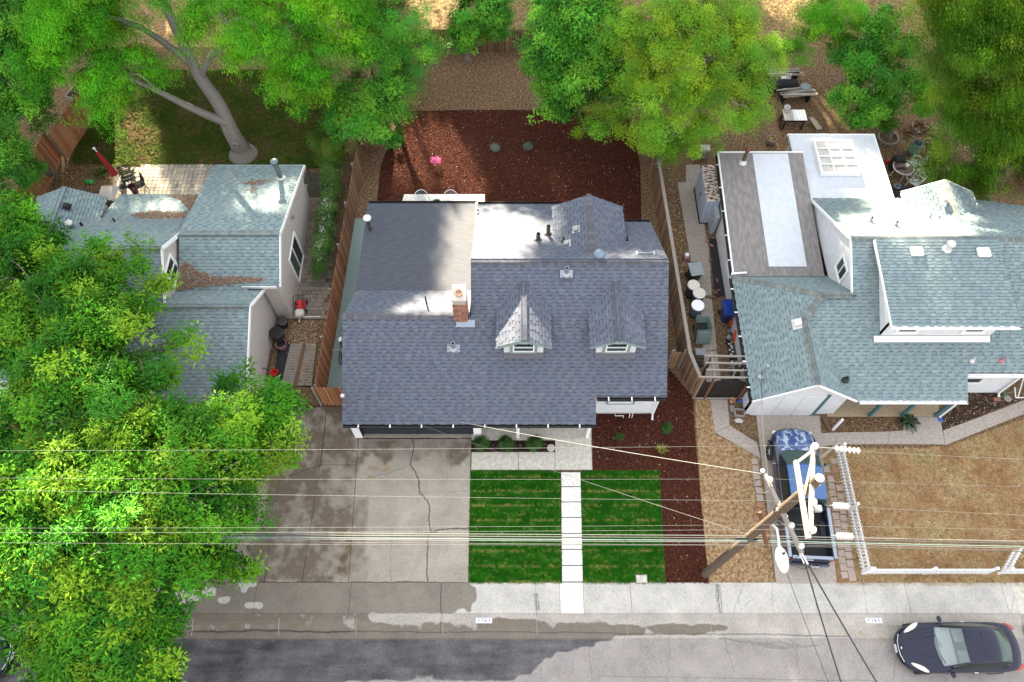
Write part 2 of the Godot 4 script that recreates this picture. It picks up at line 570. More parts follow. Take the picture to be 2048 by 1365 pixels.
	mk("blue_plastic", Color(0.008, 0.030, 0.20), "mottle", 0.8, 0.35)
	mk("blue_lid", Color(0.012, 0.055, 0.32), "mottle", 0.8, 0.3)
	mk("drum_blue", Color(0.16, 0.22, 0.34), "mottle", 1.0, 0.5)
	mk("drum_slate", Color(0.055, 0.065, 0.10), "mottle", 1.0, 0.5)
	mk("drum_lid", Color(0.70, 0.66, 0.60), "mottle", 1.2, 0.5)
	mk("cart_green", Color(0.23, 0.32, 0.295), "mottle", 0.8, 0.45)
	mk("cart_dark", Color(0.018, 0.03, 0.03), "mottle", 0.8, 0.5)
	mk("cart_gray", Color(0.27, 0.32, 0.33), "mottle", 0.8, 0.5)
	mk("gray_box", Color(0.22, 0.235, 0.26), "", 1, 0.6)
	mk("pink", Color(0.42, 0.16, 0.20), "", 1, 0.5)
	mk("purple", Color(0.085, 0.015, 0.04), "", 1, 0.4)
	mk("green_bag", Color(0.02, 0.30, 0.05), "", 1, 0.4)
	mk("white_mesh", Color(0.66, 0.72, 0.70), "", 1, 0.7)
	mk("sage_mesh", Color(0.33, 0.43, 0.38), "", 1, 0.8)
	mk("plate_brown", Color(0.15, 0.08, 0.055), "mottle", 2.0, 0.25)
	mk("terracotta", Color(0.50, 0.27, 0.17), "", 1, 0.9)
	mk("stone", Color(0.34, 0.31, 0.28), "speck", 1.2, 0.95)
	mk("stone_pale", Color(0.60, 0.56, 0.52), "speck", 1.2, 0.95)
	mk("acrylic", Color(0.58, 0.58, 0.55), "mottle", 0.6, 0.35)
	mk("gravel", W, "", 1, 0.95, {vc = 1})
	mk("leaf", W, "", 1, 0.6, {vc = 1, spec = 0.22, back = Color(0.55, 0.55, 0.55)})
	mk("flower", W, "", 1, 0.8, {vc = 1})
	mk("plant_blue", Color(0.03, 0.10, 0.32), "", 1, 0.5)
	mk("turquoise", Color(0.10, 0.38, 0.46), "", 1, 0.6)
	mk("hose", Color(0.10, 0.27, 0.17), "", 1, 0.5)

# ---- ground ----------------------------------------------------------------------
func sheet_of(called, label, mat, pts: Array, y: float, category = "ground"):
	var b = MB.new()
	var q = []
	for p in pts: q.append(Vector3(p.x, y, p.z))
	b.sheet(q)
	return struct(obj(called, b, mat), label, category)

func blade_tuft(nb: int, h: float, w: float, spread: float, lean: float) -> ArrayMesh:
	var b = MB.new()
	for i in nb:
		var a = rnd(0, TAU)
		var p = Vector3(rnd(-spread, spread), 0, rnd(-spread, spread))
		var dir = Vector3(cos(a), 0, sin(a))
		var side = Vector3(-dir.z, 0, dir.x) * w / 2
		var hh = h * rnd(0.6, 1.1)
		var l = lean * rnd(0.3, 1.2)
		var m1 = p + Vector3.UP * hh * 0.6 + dir * hh * l * 0.4
		var tip = p + Vector3.UP * hh * 0.85 + dir * hh * l
		var up = Vector3(0, 1, 0)
		b.squad(p - side, p + side, m1 + side * 0.8, m1 - side * 0.8, up, up, up, up)
		b.tri(m1 - side * 0.8, m1 + side * 0.8, tip, up, up, up)
	return b.mesh()

func chip_mesh(l: float, w: float, t: float) -> ArrayMesh:
	var b = MB.new()
	b.box(Vector3(0, t / 2, 0), Vector3(l, t, w))
	return b.mesh()

# scatter copies inside a ground polygon; paint gives each its colour (or null to skip it)
func scatter(called, label, mesh, mat, poly: Array, per_m2: float, y: float, smin: float, smax: float, tilt: float, paint: Callable, category := "ground", holes := []):
	var p2 = xz(poly)
	var hs = []
	for h in holes: hs.append(xz(h))
	var r = Rect2(p2[0], Vector2.ZERO)
	for p in p2: r = r.expand(p)
	var xf = []; var cols = []
	var n = int(r.get_area() * per_m2)
	for i in n:
		var p = Vector2(rnd(r.position.x, r.end.x), rnd(r.position.y, r.end.y))
		if not in_poly(p, p2): continue
		var skip = false
		for h in hs:
			if in_poly(p, h): skip = true
		if skip: continue
		var c = paint.call(p)
		if c == null: continue
		var s = rnd(smin, smax)
		var bs = Basis(Vector3.UP, rnd(0, TAU)) * Basis(Vector3.RIGHT, rnd(-tilt, tilt)) * Basis(Vector3.BACK, rnd(-tilt, tilt))
		xf.append(Transform3D(bs.scaled(Vector3.ONE * s), Vector3(p.x, y, p.y)))
		cols.append(c)
	return tag(many(called, mesh, mat, xf, cols), label, category)

func build_ground():
	# one sheet to the horizon, lying just below the yards
	var far = [Vector3(-420, 0, -420), Vector3(420, 0, -420), Vector3(420, 0, -4.4), Vector3(-420, 0, -4.4)]
	sheet_of("ground", "bare brown earth of the yards and beyond", "soil", far, -0.012)
	sheet_of("far_ground", "dry ground on the far side of the street", "dry_soil", [Vector3(-420, 0, 11), Vector3(420, 0, 11), Vector3(420, 0, 300), Vector3(-420, 0, 300)], 0.0)
	var field = [Vector3(-30, 0, -60), Vector3(40, 0, -60), Vector3(40, 0, -36.0), Vector3(-30, 0, -36.0)]
	sheet_of("dry_field", "pale dry grass field behind the back fence", "dry_soil", field, -0.004)
	var wide = noise_fn(21, 0.35)
	var tuft_d = blade_tuft(9, 0.10, 0.012, 0.06, 1.3)
	scatter("dry_grass", "straw coloured grass behind the back fence", tuft_d, "blade", [Vector3(-12, 0, -44), Vector3(26, 0, -44), Vector3(26, 0, -36.1), Vector3(-12, 0, -36.1)], 60, 0.0, 0.9, 1.6, 0.3,
		func(p): return jitter(Color(0.34, 0.27, 0.13), 0.3), "grass")
	# strip between the houses and the yards
	var back_dirt = flat([715, 300, 860, 108, 1050, 105, 1320, 330, 1375, 735, 1335, 735, 1300, 440, 700, 440])
	sheet_of("back_yard_soil", "tan bare soil of the middle back yard", "soil", back_dirt, -0.006)
	# mulch beds
	var bed = flat([818, 222, 1000, 220, 1190, 223, 1262, 240, 1280, 330, 1284, 470, 960, 470, 752, 420, 762, 330, 790, 260])
	sheet_of("back_mulch_bed", "red brown bark mulch bed behind the white house", "mulch", bed, 0.014, "mulch bed")
	var red = func(p):
		var k = rnd(0, 1)
		if k < 0.006: return Color(0.36, 0.28, 0.20)
		return jitter(Color(0.105, 0.032, 0.020).lerp(Color(0.032, 0.010, 0.007), rnd(0, 1)).lerp(Color(0.20, 0.085, 0.055), 0.5 * rnd(0, 1) * rnd(0, 1)), 0.3)
	var chip = chip_mesh(0.055, 0.022, 0.010)
	scatter("bark_chips", "loose bark chips covering the back mulch bed", chip, "chip", bed, 330, 0.020, 0.6, 1.5, 0.5, red, "mulch")
	var front_bed = flat([1185, 846, 1186, 780, 1335, 735, 1386, 797, 1390, 870, 1402, 1000, 1418, 1168, 1331, 1168, 1319, 942, 1186, 942])
	sheet_of("front_mulch_bed", "red brown mulch bed in front of the white house beside the lawn", "mulch", front_bed, 0.014, "mulch bed")
	scatter("bark_chips", "loose bark chips covering the front mulch bed", chip, "chip", front_bed, 420, 0.020, 0.6, 1.5, 0.5, red, "mulch")
	var porch_bed = flat([944, 880, 1110, 880, 1110, 904, 943, 904])
	sheet_of("porch_bed", "narrow dark mulch bed along the white house porch", "dark_mulch", porch_bed, 0.012, "mulch bed")
	scatter("bark_chips", "dark bark chips in the narrow porch bed", chip, "chip", porch_bed, 420, 0.018, 0.5, 1.2, 0.5, func(p): return jitter(Color(0.030, 0.013, 0.010), 0.5), "mulch")
	# leaves and straw lying on the bare soil
	var leafbit = chip_mesh(0.05, 0.03, 0.004)
	var straw = func(p):
		if wide.get_noise_2d(p.x, p.y) < rnd(-0.5, 0.5): return null
		return [Color(0.42, 0.34, 0.14), Color(0.30, 0.24, 0.10), Color(0.20, 0.12, 0.06), Color(0.45, 0.42, 0.30)][rng.randi() % 4]
	scatter("fallen_leaves", "small yellow leaves strewn over the middle back yard", leafbit, "chip", back_dirt, 18, 0.004, 0.5, 1.3, 0.4, straw, "leaves", [])
	scatter("fallen_leaves", "sparse pale leaves on the back mulch bed", leafbit, "chip", bed, 1.6, 0.034, 0.5, 1.1, 0.4, func(p): return Color(0.33, 0.27, 0.18), "leaves")
	var side = flat([1390, 800, 1420, 800, 1432, 870, 1520, 915, 1550, 1168, 1418, 1168, 1402, 1000])
	sheet_of("side_strip", "dry tan strip between the mulch bed and the truck driveway", "dry_soil", side, 0.004)
	var tan = func(p): return jitter([Color(0.42, 0.31, 0.18), Color(0.30, 0.19, 0.10), Color(0.50, 0.43, 0.29), Color(0.18, 0.11, 0.055)][rng.randi() % 4], 0.25)
	scatter("dry_litter", "dry grass litter on the strip by the utility pole", chip_mesh(0.05, 0.012, 0.005), "chip", side, 260, 0.008, 0.5, 1.4, 0.4, tan, "grass")
	# dry front lawn of the right house
	var dl = flat([1700, 900, 1893, 895, 2048, 838, 2110, 812, 2130, 1171, 1676, 1171, 1668, 1090, 1640, 895])
	sheet_of("dry_lawn", "dried out brown front lawn of the right house", "dry_soil", dl, 0.004)
	var wn = noise_fn(5, 0.55)
	var gold = func(p):
		var k = wn.get_noise_2d(p.x, p.y) + rnd(-0.35, 0.35)
		var c = Color(0.36, 0.20, 0.085).lerp(Color(0.58, 0.44, 0.25), clamp(0.5 + k, 0, 1))
		if k > 0.25 and rnd(0, 1) < 0.3: c = Color(0.30, 0.29, 0.08)
		return jitter(c, 0.3)
	var tuft = blade_tuft(8, 0.05, 0.010, 0.05, 1.6)
	scatter("dry_grass", "short brown grass of the dried out right lawn", tuft, "blade", dl, 300, 0.004, 0.7, 1.5, 0.4, gold, "grass")
	scatter("dry_litter", "dry leaf bits on the right front lawn", leafbit, "chip", dl, 40, 0.02, 0.4, 1.0, 0.4, tan, "leaves")
	# beds of the right house
	var rb = flat([1660, 836, 1806, 834, 1806, 856, 1655, 866])
	sheet_of("entry_bed", "dark soil bed along the right house porch", "soil", rb, 0.006)
	var rb2 = flat([1872, 832, 1935, 788, 1995, 786, 2040, 800, 1886, 862])
	sheet_of("corner_bed", "dark leaf strewn bed beside the right house walkway", "dark_mulch", rb2, 0.006)
	scatter("fallen_leaves", "brown leaves in the corner bed of the right house", leafbit, "chip", rb2 , 240, 0.012, 0.5, 1.2, 0.4, func(p): return jitter([Color(0.10, 0.05, 0.025), Color(0.06, 0.03, 0.015), Color(0.20, 0.13, 0.07), Color(0.35, 0.3, 0.22)][rng.randi() % 4], 0.3), "leaves")
	scatter("fallen_leaves", "brown leaves in the entry bed of the right house", leafbit, "chip", rb, 200, 0.012, 0.5, 1.2, 0.4, func(p): return jitter([Color(0.10, 0.05, 0.025), Color(0.06, 0.03, 0.015), Color(0.20, 0.13, 0.07)][rng.randi() % 3], 0.3), "leaves")
	# front lawns of the white house
	for s in [["left", [942, 943, 1121, 943, 1123, 1168, 937, 1168]], ["right", [1162, 943, 1318, 942, 1330, 1168, 1167, 1168]]]:
		var poly = flat(s[1])
		sheet_of("green_lawn", "bright green sod lawn %s of the stepping slab path" % s[0], "green_turf", poly, 0.012, "lawn")
		var sod = noise_fn(31, 1.4)
		var green = func(p):
			var row = fposmod(-p.y - 5.7, 0.61) / 0.61
			var seam = 1.0 if min(row, 1.0 - row) < 0.055 else 0.0
			var k = sod.get_noise_2d(p.x * 0.6, p.y * 2.0)
			var c = Color(0.012, 0.095, 0.006).lerp(Color(0.034, 0.165, 0.010), clamp(0.5 + k * 0.9 + rnd(-0.3, 0.3), 0, 1))
			if seam > 0 and rnd(0, 1) < 0.6 + k * 1.5: c = Color(0.24, 0.25, 0.06)
			elif rnd(0, 1) < 0.02 + max(0.0, k - 0.1) * 0.35: c = Color(0.24, 0.25, 0.07)
			return jitter(c, 0.25)
		scatter("lawn_grass", "dense green grass blades of the %s sod lawn" % s[0], blade_tuft(12, 0.055, 0.012, 0.05, 0.9), "blade", poly, 520, 0.012, 0.8, 1.25, 0.2, green, "grass")
	# back lawn of the left house
	var bl = flat([175, 140, 660, 140, 690, 300, 680, 335, 610, 338, 400, 332, 300, 333, 145, 328, 150, 250])
	sheet_of("back_lawn", "patchy shaded lawn behind the left house", "turf", bl, 0.004, "lawn")
	var pn = noise_fn(41, 0.5)
	var patch = func(p):
		var k = pn.get_noise_2d(p.x, p.y) + rnd(-0.3, 0.3)
		var c = Color(0.055, 0.115, 0.012).lerp(Color(0.16, 0.15, 0.04), clamp(0.45 + k, 0, 1))
		if k > 0.35: c = Color(0.17, 0.12, 0.06)
		return jitter(c, 0.25)
	scatter("back_lawn_grass", "patchy grass of the left house back lawn", blade_tuft(10, 0.07, 0.014, 0.06, 1.0), "blade", bl, 170, 0.004, 0.8, 1.5, 0.3, patch, "grass")
	# right back yard litter
	var ry = flat([1420, 300, 1480, 160, 1900, 100, 1990, 330, 1960, 420, 1780, 400, 1740, 270, 1580, 270, 1575, 300])
	scatter("dry_litter", "dry grass and leaves littering the right back yard", chip_mesh(0.06, 0.010, 0.005), "chip", ry, 70, 0.0, 0.6, 1.6, 0.5, tan, "leaves")
	scatter("dry_litter", "leaf litter under the left side fence", leafbit, "chip", flat([60, 400, 150, 320, 230, 330, 230, 400, 120, 400]), 200, 0.0, 0.6, 1.6, 0.5, func(p): return jitter([Color(0.12, 0.06, 0.03), Color(0.2, 0.13, 0.07), Color(0.3, 0.24, 0.14)][rng.randi() % 3], 0.3), "leaves")
	var ms = flat([1335, 330, 1352, 330, 1390, 560, 1405, 745, 1385, 745, 1345, 520])
	scatter("dry_litter", "leaf litter along the foot of the board fence", leafbit, "chip", ms, 120, 0.0, 0.5, 1.3, 0.5, tan, "leaves")

func noise_fn(sd: int, f: float) -> FastNoiseLite:
	var n = FastNoiseLite.new()
	n.seed = sd
	n.frequency = f
	n.fractal_octaves = 4
	return n

# ---- street, curb, pavements ---------------------------------------------------------
var pave_rect := Rect2(-19.5, -13.4, 39.0, 12.2)

func mask_of(polys: Array, w: int, h: int) -> Image:
	var im = Image.create(512, 160, false, Image.FORMAT_L8)
	for pl in polys:
		var p2 = PackedVector2Array()
		for p in flat(pl[0]): p2.append(Vector2((p.x - pave_rect.position.x) / pave_rect.size.x * 512.0, (p.z - pave_rect.position.y) / pave_rect.size.y * 160.0))
		var r = Rect2(p2[0], Vector2.ZERO)
		for p in p2: r = r.expand(p)
		for y in range(max(0, int(r.position.y)), min(160, int(r.end.y) + 2)):
			for x in range(max(0, int(r.position.x)), min(512, int(r.end.x) + 2)):
				if in_poly(Vector2(x + 0.5, y + 0.5), p2): im.set_pixel(x, y, G(pl[1]))
	im.resize(200, 62, Image.INTERPOLATE_BILINEAR)
	im.resize(w, h, Image.INTERPOLATE_CUBIC)
	return im

func draw_crack(im: Image, pts: Array, jit: float, dark: float, wide: int):
	var w = im.get_width(); var h = im.get_height()
	var q = []
	for p in flat(pts): q.append(Vector2((p.x - pave_rect.position.x) / pave_rect.size.x * w, (p.z - pave_rect.position.y) / pave_rect.size.y * h))
	for i in q.size() - 1:
		var n = int(q[i].distance_to(q[i + 1])) + 1
		var off = 0.0
		for k in n:
			off = clamp(off + rnd(-jit, jit), -4.0 * jit - 1, 4.0 * jit + 1)
			var t = k / float(n)
			var d = (q[i + 1] - q[i]).normalized()
			var p = q[i].lerp(q[i + 1], t) + Vector2(-d.y, d.x) * off * min(1.0, 6.0 * min(t, 1.0 - t))
			for a in wide:
				for b in wide:
					var x = int(p.x) + a; var y = int(p.y) + b
					if x >= 0 and y >= 0 and x < w and y < h: im.set_pixel(x, y, G(dark + rnd(-0.15, 0.15)))

func paint_pavement():
	var w = 2048; var h = 640
	var a1 = noise_img(51, 0.012, 6, w, h, false); a1.convert(Image.FORMAT_L8)
	var a2 = noise_img(52, 0.16, 4, w, h, false); a2.convert(Image.FORMAT_L8)
	var a3 = noise_img(53, 0.035, 5, w, h, false); a3.convert(Image.FORMAT_L8)
	var n1 = a1.get_data(); var n2 = a2.get_data(); var n3 = a3.get_data()
	# water on the street, the gutter and the pavement
	var wet_im = mask_of([
		[[-60, 1263, 1330, 1263, 1228, 1274, 1170, 1296, 1118, 1306, 1085, 1318, 1062, 1348, 1000, 1366, 840, 1358, 640, 1372, 260, 1375, 240, 1400, -60, 1400], 1.0],
		[[1300, 1262, 1480, 1262, 1400, 1268, 1300, 1272], 0.62],
		[[250, 1166, 938, 1166, 952, 1185, 962, 1196, 940, 1206, 948, 1220, 930, 1229, 925, 1206, 912, 1229, 250, 1229], 1.0],
		[[300, 1172, 430, 1172, 440, 1190, 380, 1205, 350, 1226, 300, 1226], 0.1], [[430, 1196, 455, 1196, 460, 1208, 436, 1206], 0.0],
		[[478, 1166, 520, 1166, 515, 1180, 500, 1178, 486, 1184], 0.1], [[482, 1205, 530, 1210, 520, 1222, 495, 1218], 0.2],
		[[250, 1229, 735, 1229, 745, 1245, 1050, 1240, 1480, 1255, 1480, 1262, 250, 1264], 0.78],
		[[1060, 1253, 1500, 1258, 1500, 1263, 1060, 1263], 0.85]], w, h)
	# brown soiling on the driveways
	var soil_im = mask_of([
		[[250, 815, 716, 815, 716, 880, 697, 1166, 250, 1166], 0.78],
		[[560, 815, 712, 815, 712, 870, 560, 900], 1.0],
		[[560, 900, 640, 900, 620, 1000, 540, 1010], 0.9], [[400, 960, 540, 960, 520, 1060, 400, 1060], 0.3], [[520, 1060, 580, 1060, 560, 1140, 500, 1150], 0.9],
		[[716, 880, 941, 880, 940, 915, 900, 940, 870, 905, 830, 925, 800, 900, 770, 935, 740, 905, 712, 950], 0.62],
		[[700, 1000, 735, 990, 735, 1160, 697, 1166], 0.55]], w, h)
	var rust_im = mask_of([[[735, 930, 780, 935, 775, 965, 735, 960], 1.0], [[660, 1060, 702, 1060, 697, 1160, 660, 1160], 0.9], [[400, 1247, 640, 1247, 620, 1259, 400, 1259], 0.9], [[900, 1230, 1060, 1240, 1060, 1252, 900, 1250], 0.5], [[1690, 1255, 1830, 1258, 1800, 1285, 1700, 1275], 0.8]], w, h)
	var crk = Image.create(w, h, false, Image.FORMAT_L8)
	for c in [[[825, 880, 820, 930, 832, 950, 838, 985, 858, 1010, 862, 1065], 0.8, 0.9, 2], [[820, 930, 760, 950, 730, 962], 0.8, 0.6, 1], [[862, 1065, 900, 1058, 941, 1055], 0.8, 0.9, 2], [[862, 1065, 810, 1072, 770, 1078], 0.8, 0.75, 1],
			[[838, 985, 941, 982], 0.5, 0.4, 1], [[856, 1070, 856, 1165], 0.6, 0.9, 2], [[785, 1060, 783, 1165], 0.6, 0.5, 1], [[717, 1000, 650, 1040, 600, 1055], 0.9, 0.6, 1], [[880, 1168, 884, 1228, 884, 1270], 0.8, 0.8, 1],
			[[1080, 1300, 1085, 1365], 0.6, 0.5, 1], [[1180, 1270, 1185, 1365], 0.5, 0.55, 1], [[1450, 1270, 1470, 1345], 0.9, 0.6, 1], [[1585, 1280, 1600, 1350], 0.9, 0.6, 1], [[1340, 1270, 1335, 1365], 0.6, 0.4, 1], [[1000, 1330, 780, 1332, 500, 1338, 300, 1345], 0.4, 0.5, 1],
			[[1800, 1290, 1790, 1365], 0.9, 0.5, 1], [[1200, 1352, 1500, 1358, 1760, 1362], 0.3, 0.5, 1], [[1488, 1168, 1478, 1205, 1470, 1228], 0.8, 0.7, 1], [[1725, 1168, 1735, 1230], 0.6, 0.5, 1], [[2030, 1190, 2022, 1228], 0.6, 0.6, 1],
			[[700, 1262, 1000, 1263, 1330, 1268, 1700, 1272], 0.3, 0.6, 2], [[380, 1262, 700, 1262], 0.5, 0.8, 3], [[610, 870, 560, 890], 0.9, 0.6, 1], [[660, 860, 690, 845, 712, 842], 0.9, 0.5, 1], [[480, 1030, 540, 1038], 0.7, 0.7, 1], [[560, 980, 600, 985, 640, 978], 0.7, 0.5, 1],
			[[1545, 1168, 1550, 1229], 0.7, 0.4, 1], [[1318, 1190, 1345, 1222], 0.9, 0.5, 1], [[1815, 1168, 1820, 1228], 0.4, 0.3, 1], [[1505, 1200, 1480, 1228], 0.8, 0.4, 1], [[1440, 1275, 1640, 1290], 0.8, 0.3, 3]]:
		draw_crack(crk, c[0], c[1], c[2], c[3])
	for p in [[1068, 1188, 1076, 1222], [1432, 1170, 1442, 1228]]:    # dark asphalt fillets between pavement slabs
		for k in 9:
			draw_crack(crk, [p[0] + k - 1, p[1], p[2] + k - 5, p[3]], 0.5, 0.55, 1)
	for k in 3:      # oil and tyre marks
		draw_crack(crk, [1500 + k * 3, 1283 + k * 2, 1560, 1292 + k * 2, 1625, 1290 + k], 0.5, 0.28, 3)
	var wet = wet_im.get_data(); var soil = soil_im.get_data(); var rust = rust_im.get_data(); var cr = crk.get_data()
	var out = PackedByteArray(); out.resize(w * h * 3)
	var rgh = PackedByteArray(); rgh.resize(w * h)
	var street_row = int((-3.62 - pave_rect.position.y) / pave_rect.size.y * h)
	var lut = PackedByteArray(); lut.resize(1025)
	for i in 1025: lut[i] = int(clamp(pow(i / 1024.0, 1 / 2.2), 0, 1) * 255)
	for y in h:
		var street = y >= street_row
		for x in w:
			var i = y * w + x
			var a = n1[i] / 255.0 - 0.5; var b = n2[i] / 255.0 - 0.5; var d = n3[i] / 255.0 - 0.5
			var k = 0.82 + a * 0.28 + b * 0.30 + d * 0.16
			var r = k; var g = k * (1.0 - 0.03 * d); var bl = k * (1.0 - 0.10 * d)
			var s = soil[i] / 255.0
			if s > 0.02:
				var m = clamp(s * 1.25 + (a * 2.6 + d * 1.7 + b * 0.5) * s - 0.15, 0.0, 1.15)
				r *= 1.0 - 0.52 * m; g *= 1.0 - 0.565 * m; bl *= 1.0 - 0.60 * m
			var q = wet[i] / 255.0
			if q > 0.02:
				var m = clamp((q + a * 0.8 + d * 0.45 + b * 0.12 - 0.42) * (3.5 if street else 6.0), 0.0, 1.0)
				if street:
					var f = 1.0 + (n3[y * w + x / 5] / 255.0 - 0.5) * 1.3 + a * 0.9 + b * 0.5
					r *= 1.0 - m * (1.0 - 0.23 * f); g *= 1.0 - m * (1.0 - 0.235 * f); bl *= 1.0 - m * (1.0 - 0.27 * f)
				else:
					r *= 1.0 - m * 0.60; g *= 1.0 - m * 0.635; bl *= 1.0 - m * 0.68
				rgh[i] = int(232 - m * (105 if street else 70))
			else:
				rgh[i] = 232
			var ru = rust[i] / 255.0
			if ru > 0.02:
				var m = clamp(ru * (0.15 + d * 2.2 + a * 1.5), 0.0, 0.7)
				r *= 1.0 - 0.25 * m; g *= 1.0 - 0.42 * m; bl *= 1.0 - 0.72 * m
			var c = cr[i]
			if c:
				var m = 1.0 - 0.85 * c / 255.0
				r *= m; g *= m; bl *= m
			var j = i * 3
			out[j] = lut[int(clamp(r, 0, 1) * 1024)]; out[j + 1] = lut[int(clamp(g, 0, 1) * 1024)]; out[j + 2] = lut[int(clamp(bl, 0, 1) * 1024)]
	TX["pave"] = ImageTexture.create_from_image(Image.create_from_data(w, h, false, Image.FORMAT_RGB8, out))
	TX["pave_rough"] = ImageTexture.create_from_image(Image.create_from_data(w, h, false, Image.FORMAT_L8, rgh))
	for q in [["pave_walk", Color(0.53, 0.51, 0.47)], ["pave_drive", Color(0.375, 0.335, 0.28)], ["pave_street", Color(0.325, 0.295, 0.28)], ["pave_curb", Color(0.42, 0.385, 0.345)]]:
		var m = StandardMaterial3D.new()
		m.resource_name = q[0]
		m.albedo_color = q[1].linear_to_srgb()
		m.albedo_texture = TX["pave"]
		m.roughness_texture = TX["pave_rough"]
		m.roughness_texture_channel = BaseMaterial3D.TEXTURE_CHANNEL_RED
		m.texture_repeat = false
		T[q[0]] = m

# a cast slab with its own joint round it
func slab_piece(parent, called, mat, pts: Array, top: float, thick := 0.1, gap := 0.010):
	var off = Geometry2D.offset_polygon(xz(pts), -gap, Geometry2D.JOIN_MITER)
	if off.is_empty(): return
	var p3 = []
	for p in off[0]: p3.append(Vector3(p.x, top, p.y))
	var b = MB.new()
	b.slab(p3, Vector3.DOWN * thick)
	obj(called, b, mat, parent, false, pave_rect if mat.begins_with("pave") else null)

func paving(called, label, category, bed: Array, y: float):
	var o = Node3D.new()
	o.name = numbered(called)
	add_child(o, true)
	struct(o, label, category)
	if bed.size():
		var b = MB.new(); var q = []
		for p in bed: q.append(Vector3(p.x, y, p.z))
		b.sheet(q)
		obj("joint_bed", b, "joint", o)
	return o

func build_pavement():
	paint_pavement()
	# street: the part near the camera carries its stains, the rest runs on
	var b = MB.new()
	b.sheet([Vector3(-19.5, -0.125, -3.75), Vector3(19.5, -0.125, -3.75), Vector3(19.5, -0.125, -1.2), Vector3(-19.5, -0.125, -1.2)])
	var st = obj("street", b, "pave_street", null, false, pave_rect)
	struct(st, "asphalt street along the bottom, wet and dark on the left", "street")
	for r in [[-300, -19.5, -3.75, -1.2], [19.5, 300, -3.75, -1.2], [-300, 300, -1.2, 11.0]]:
		sheet_of("street", "asphalt street running on past the picture", "asphalt_far", [Vector3(r[0], 0, r[2]), Vector3(r[1], 0, r[2]), Vector3(r[1], 0, r[3]), Vector3(r[0], 0, r[3])], -0.125, "street")
	# rolled curb and gutter, cast in lengths
	var kerb = paving("curb", "rolled concrete curb and gutter between pavement and street", "curb", [], 0)
	var cuts = [-19.5, -15.6, -12.2, -8.9, -5.95, -2.65, 0.95, 4.4, 7.6, 11.3, 15.0, 19.5]
	for i in cuts.size() - 1:
		var x0 = cuts[i] + 0.006; var x1 = cuts[i + 1] - 0.006
		var prof = [[-4.535, -0.15], [-4.535, 0.025], [-4.26, 0.018], [-4.12, -0.012], [-4.02, -0.075], [-3.94, -0.098], [-3.72, -0.112], [-3.66, -0.118], [-3.66, -0.2]]
		var m = MB.new()
		for k in prof.size() - 1:
			m.quad(Vector3(x0, prof[k][1], prof[k][0]), Vector3(x0, prof[k + 1][1], prof[k + 1][0]), Vector3(x1, prof[k + 1][1], prof[k + 1][0]), Vector3(x1, prof[k][1], prof[k][0]))
		obj("curb_length", m, "pave_curb", kerb, false, pave_rect)
	for s in [[-300.0, -19.5], [19.5, 300.0]]:
		var e = MB.new()
		e.box(Vector3((s[0] + s[1]) / 2, -0.09, -4.1), Vector3(s[1] - s[0], 0.22, 0.87))
		struct(obj("curb", e, "concrete_old"), "plain curb running on past the picture", "curb")
	# pavement
	var walk = paving("sidewalk", "concrete sidewalk of long cast slabs along the curb", "sidewalk", [Vector3(-19.5, 0, -5.69), Vector3(19.5, 0, -5.69), Vector3(19.5, 0, -4.53), Vector3(-19.5, 0, -4.53)], 0.008)
	var wc = []
	for px in [-20, 130, 350, 510, 700, 882, 1072, 1120, 1167, 1262, 1437, 1630, 1815, 2010]:
		wc.append(at(px, 1197).x)
	wc[0] = -19.5
	wc.append(19.5)
	for i in wc.size() - 1:
		var mat = "concrete_pale" if abs(wc[i] - at(1120, 1197).x) < 0.01 else "pave_walk"
		slab_piece(walk, "slab", mat, [Vector3(wc[i], 0, -5.69), Vector3(wc[i + 1], 0, -5.69), Vector3(wc[i + 1], 0, -4.535), Vector3(wc[i], 0, -4.535)], 0.028 + rnd(-0.002, 0.002), 0.08, 0.007)
	for s in [[-300.0, -19.5], [19.5, 300.0]]:
		var e = MB.new()
		e.box(Vector3((s[0] + s[1]) / 2, -0.03, -5.11), Vector3(s[1] - s[0], 0.11, 1.15))
		struct(obj("sidewalk", e, "concrete_new"), "sidewalk running on past the picture", "sidewalk")
	# driveways of the white house and of the left house
	var dr = paving("driveway", "cracked stained concrete driveway before the dark garage door", "driveway", flat([640, 815, 716, 815, 716, 878, 942, 878, 937, 1166, 600, 1166]), 0.006)
	for s in [[717, 879, 942, 879, 937, 1166, 697, 1166], [654, 815, 713, 815, 716, 903, 645, 903], [645, 903, 715, 903, 713, 931, 640, 931], [640, 931, 713, 931, 697, 1166, 604, 1166]]:
		slab_piece(dr, "slab", "pave_drive", flat(s), 0.030)
	var dl = paving("driveway", "stained driveway of the left house half under the tree", "driveway", flat([300, 815, 654, 815, 604, 1166, 100, 1166]), 0.006)
	for s in [[575, 815, 654, 815, 640, 931, 560, 960], [560, 960, 640, 931, 604, 1166, 528, 1166], [478, 960, 560, 960, 528, 1166, 440, 1166], [350, 815, 575, 815, 560, 960, 330, 960], [330, 960, 478, 960, 440, 1166, 280, 1166]]:
		slab_piece(dl, "slab", "pave_drive", flat(s), 0.030)
	# clean new walk to the porch
	var nw = paving("porch_walk", "clean pale concrete walk from the driveway to the porch", "walk", flat([943, 905, 1183, 905, 1185, 941, 942, 941]), 0.006)
	for s in [[943, 905, 1037, 905, 1037, 941, 942, 941], [1037, 905, 1110, 905, 1110, 941, 1037, 941], [1110, 881, 1183, 881, 1185, 941, 1110, 941]]:
		slab_piece(nw, "slab", "concrete_new", flat(s), 0.034)
	var ss = paving("stepping_path", "path of seven bright stepping slabs through the green lawn", "path", flat([1121, 943, 1162, 943, 1167, 1167, 1123, 1167]), 0.006)
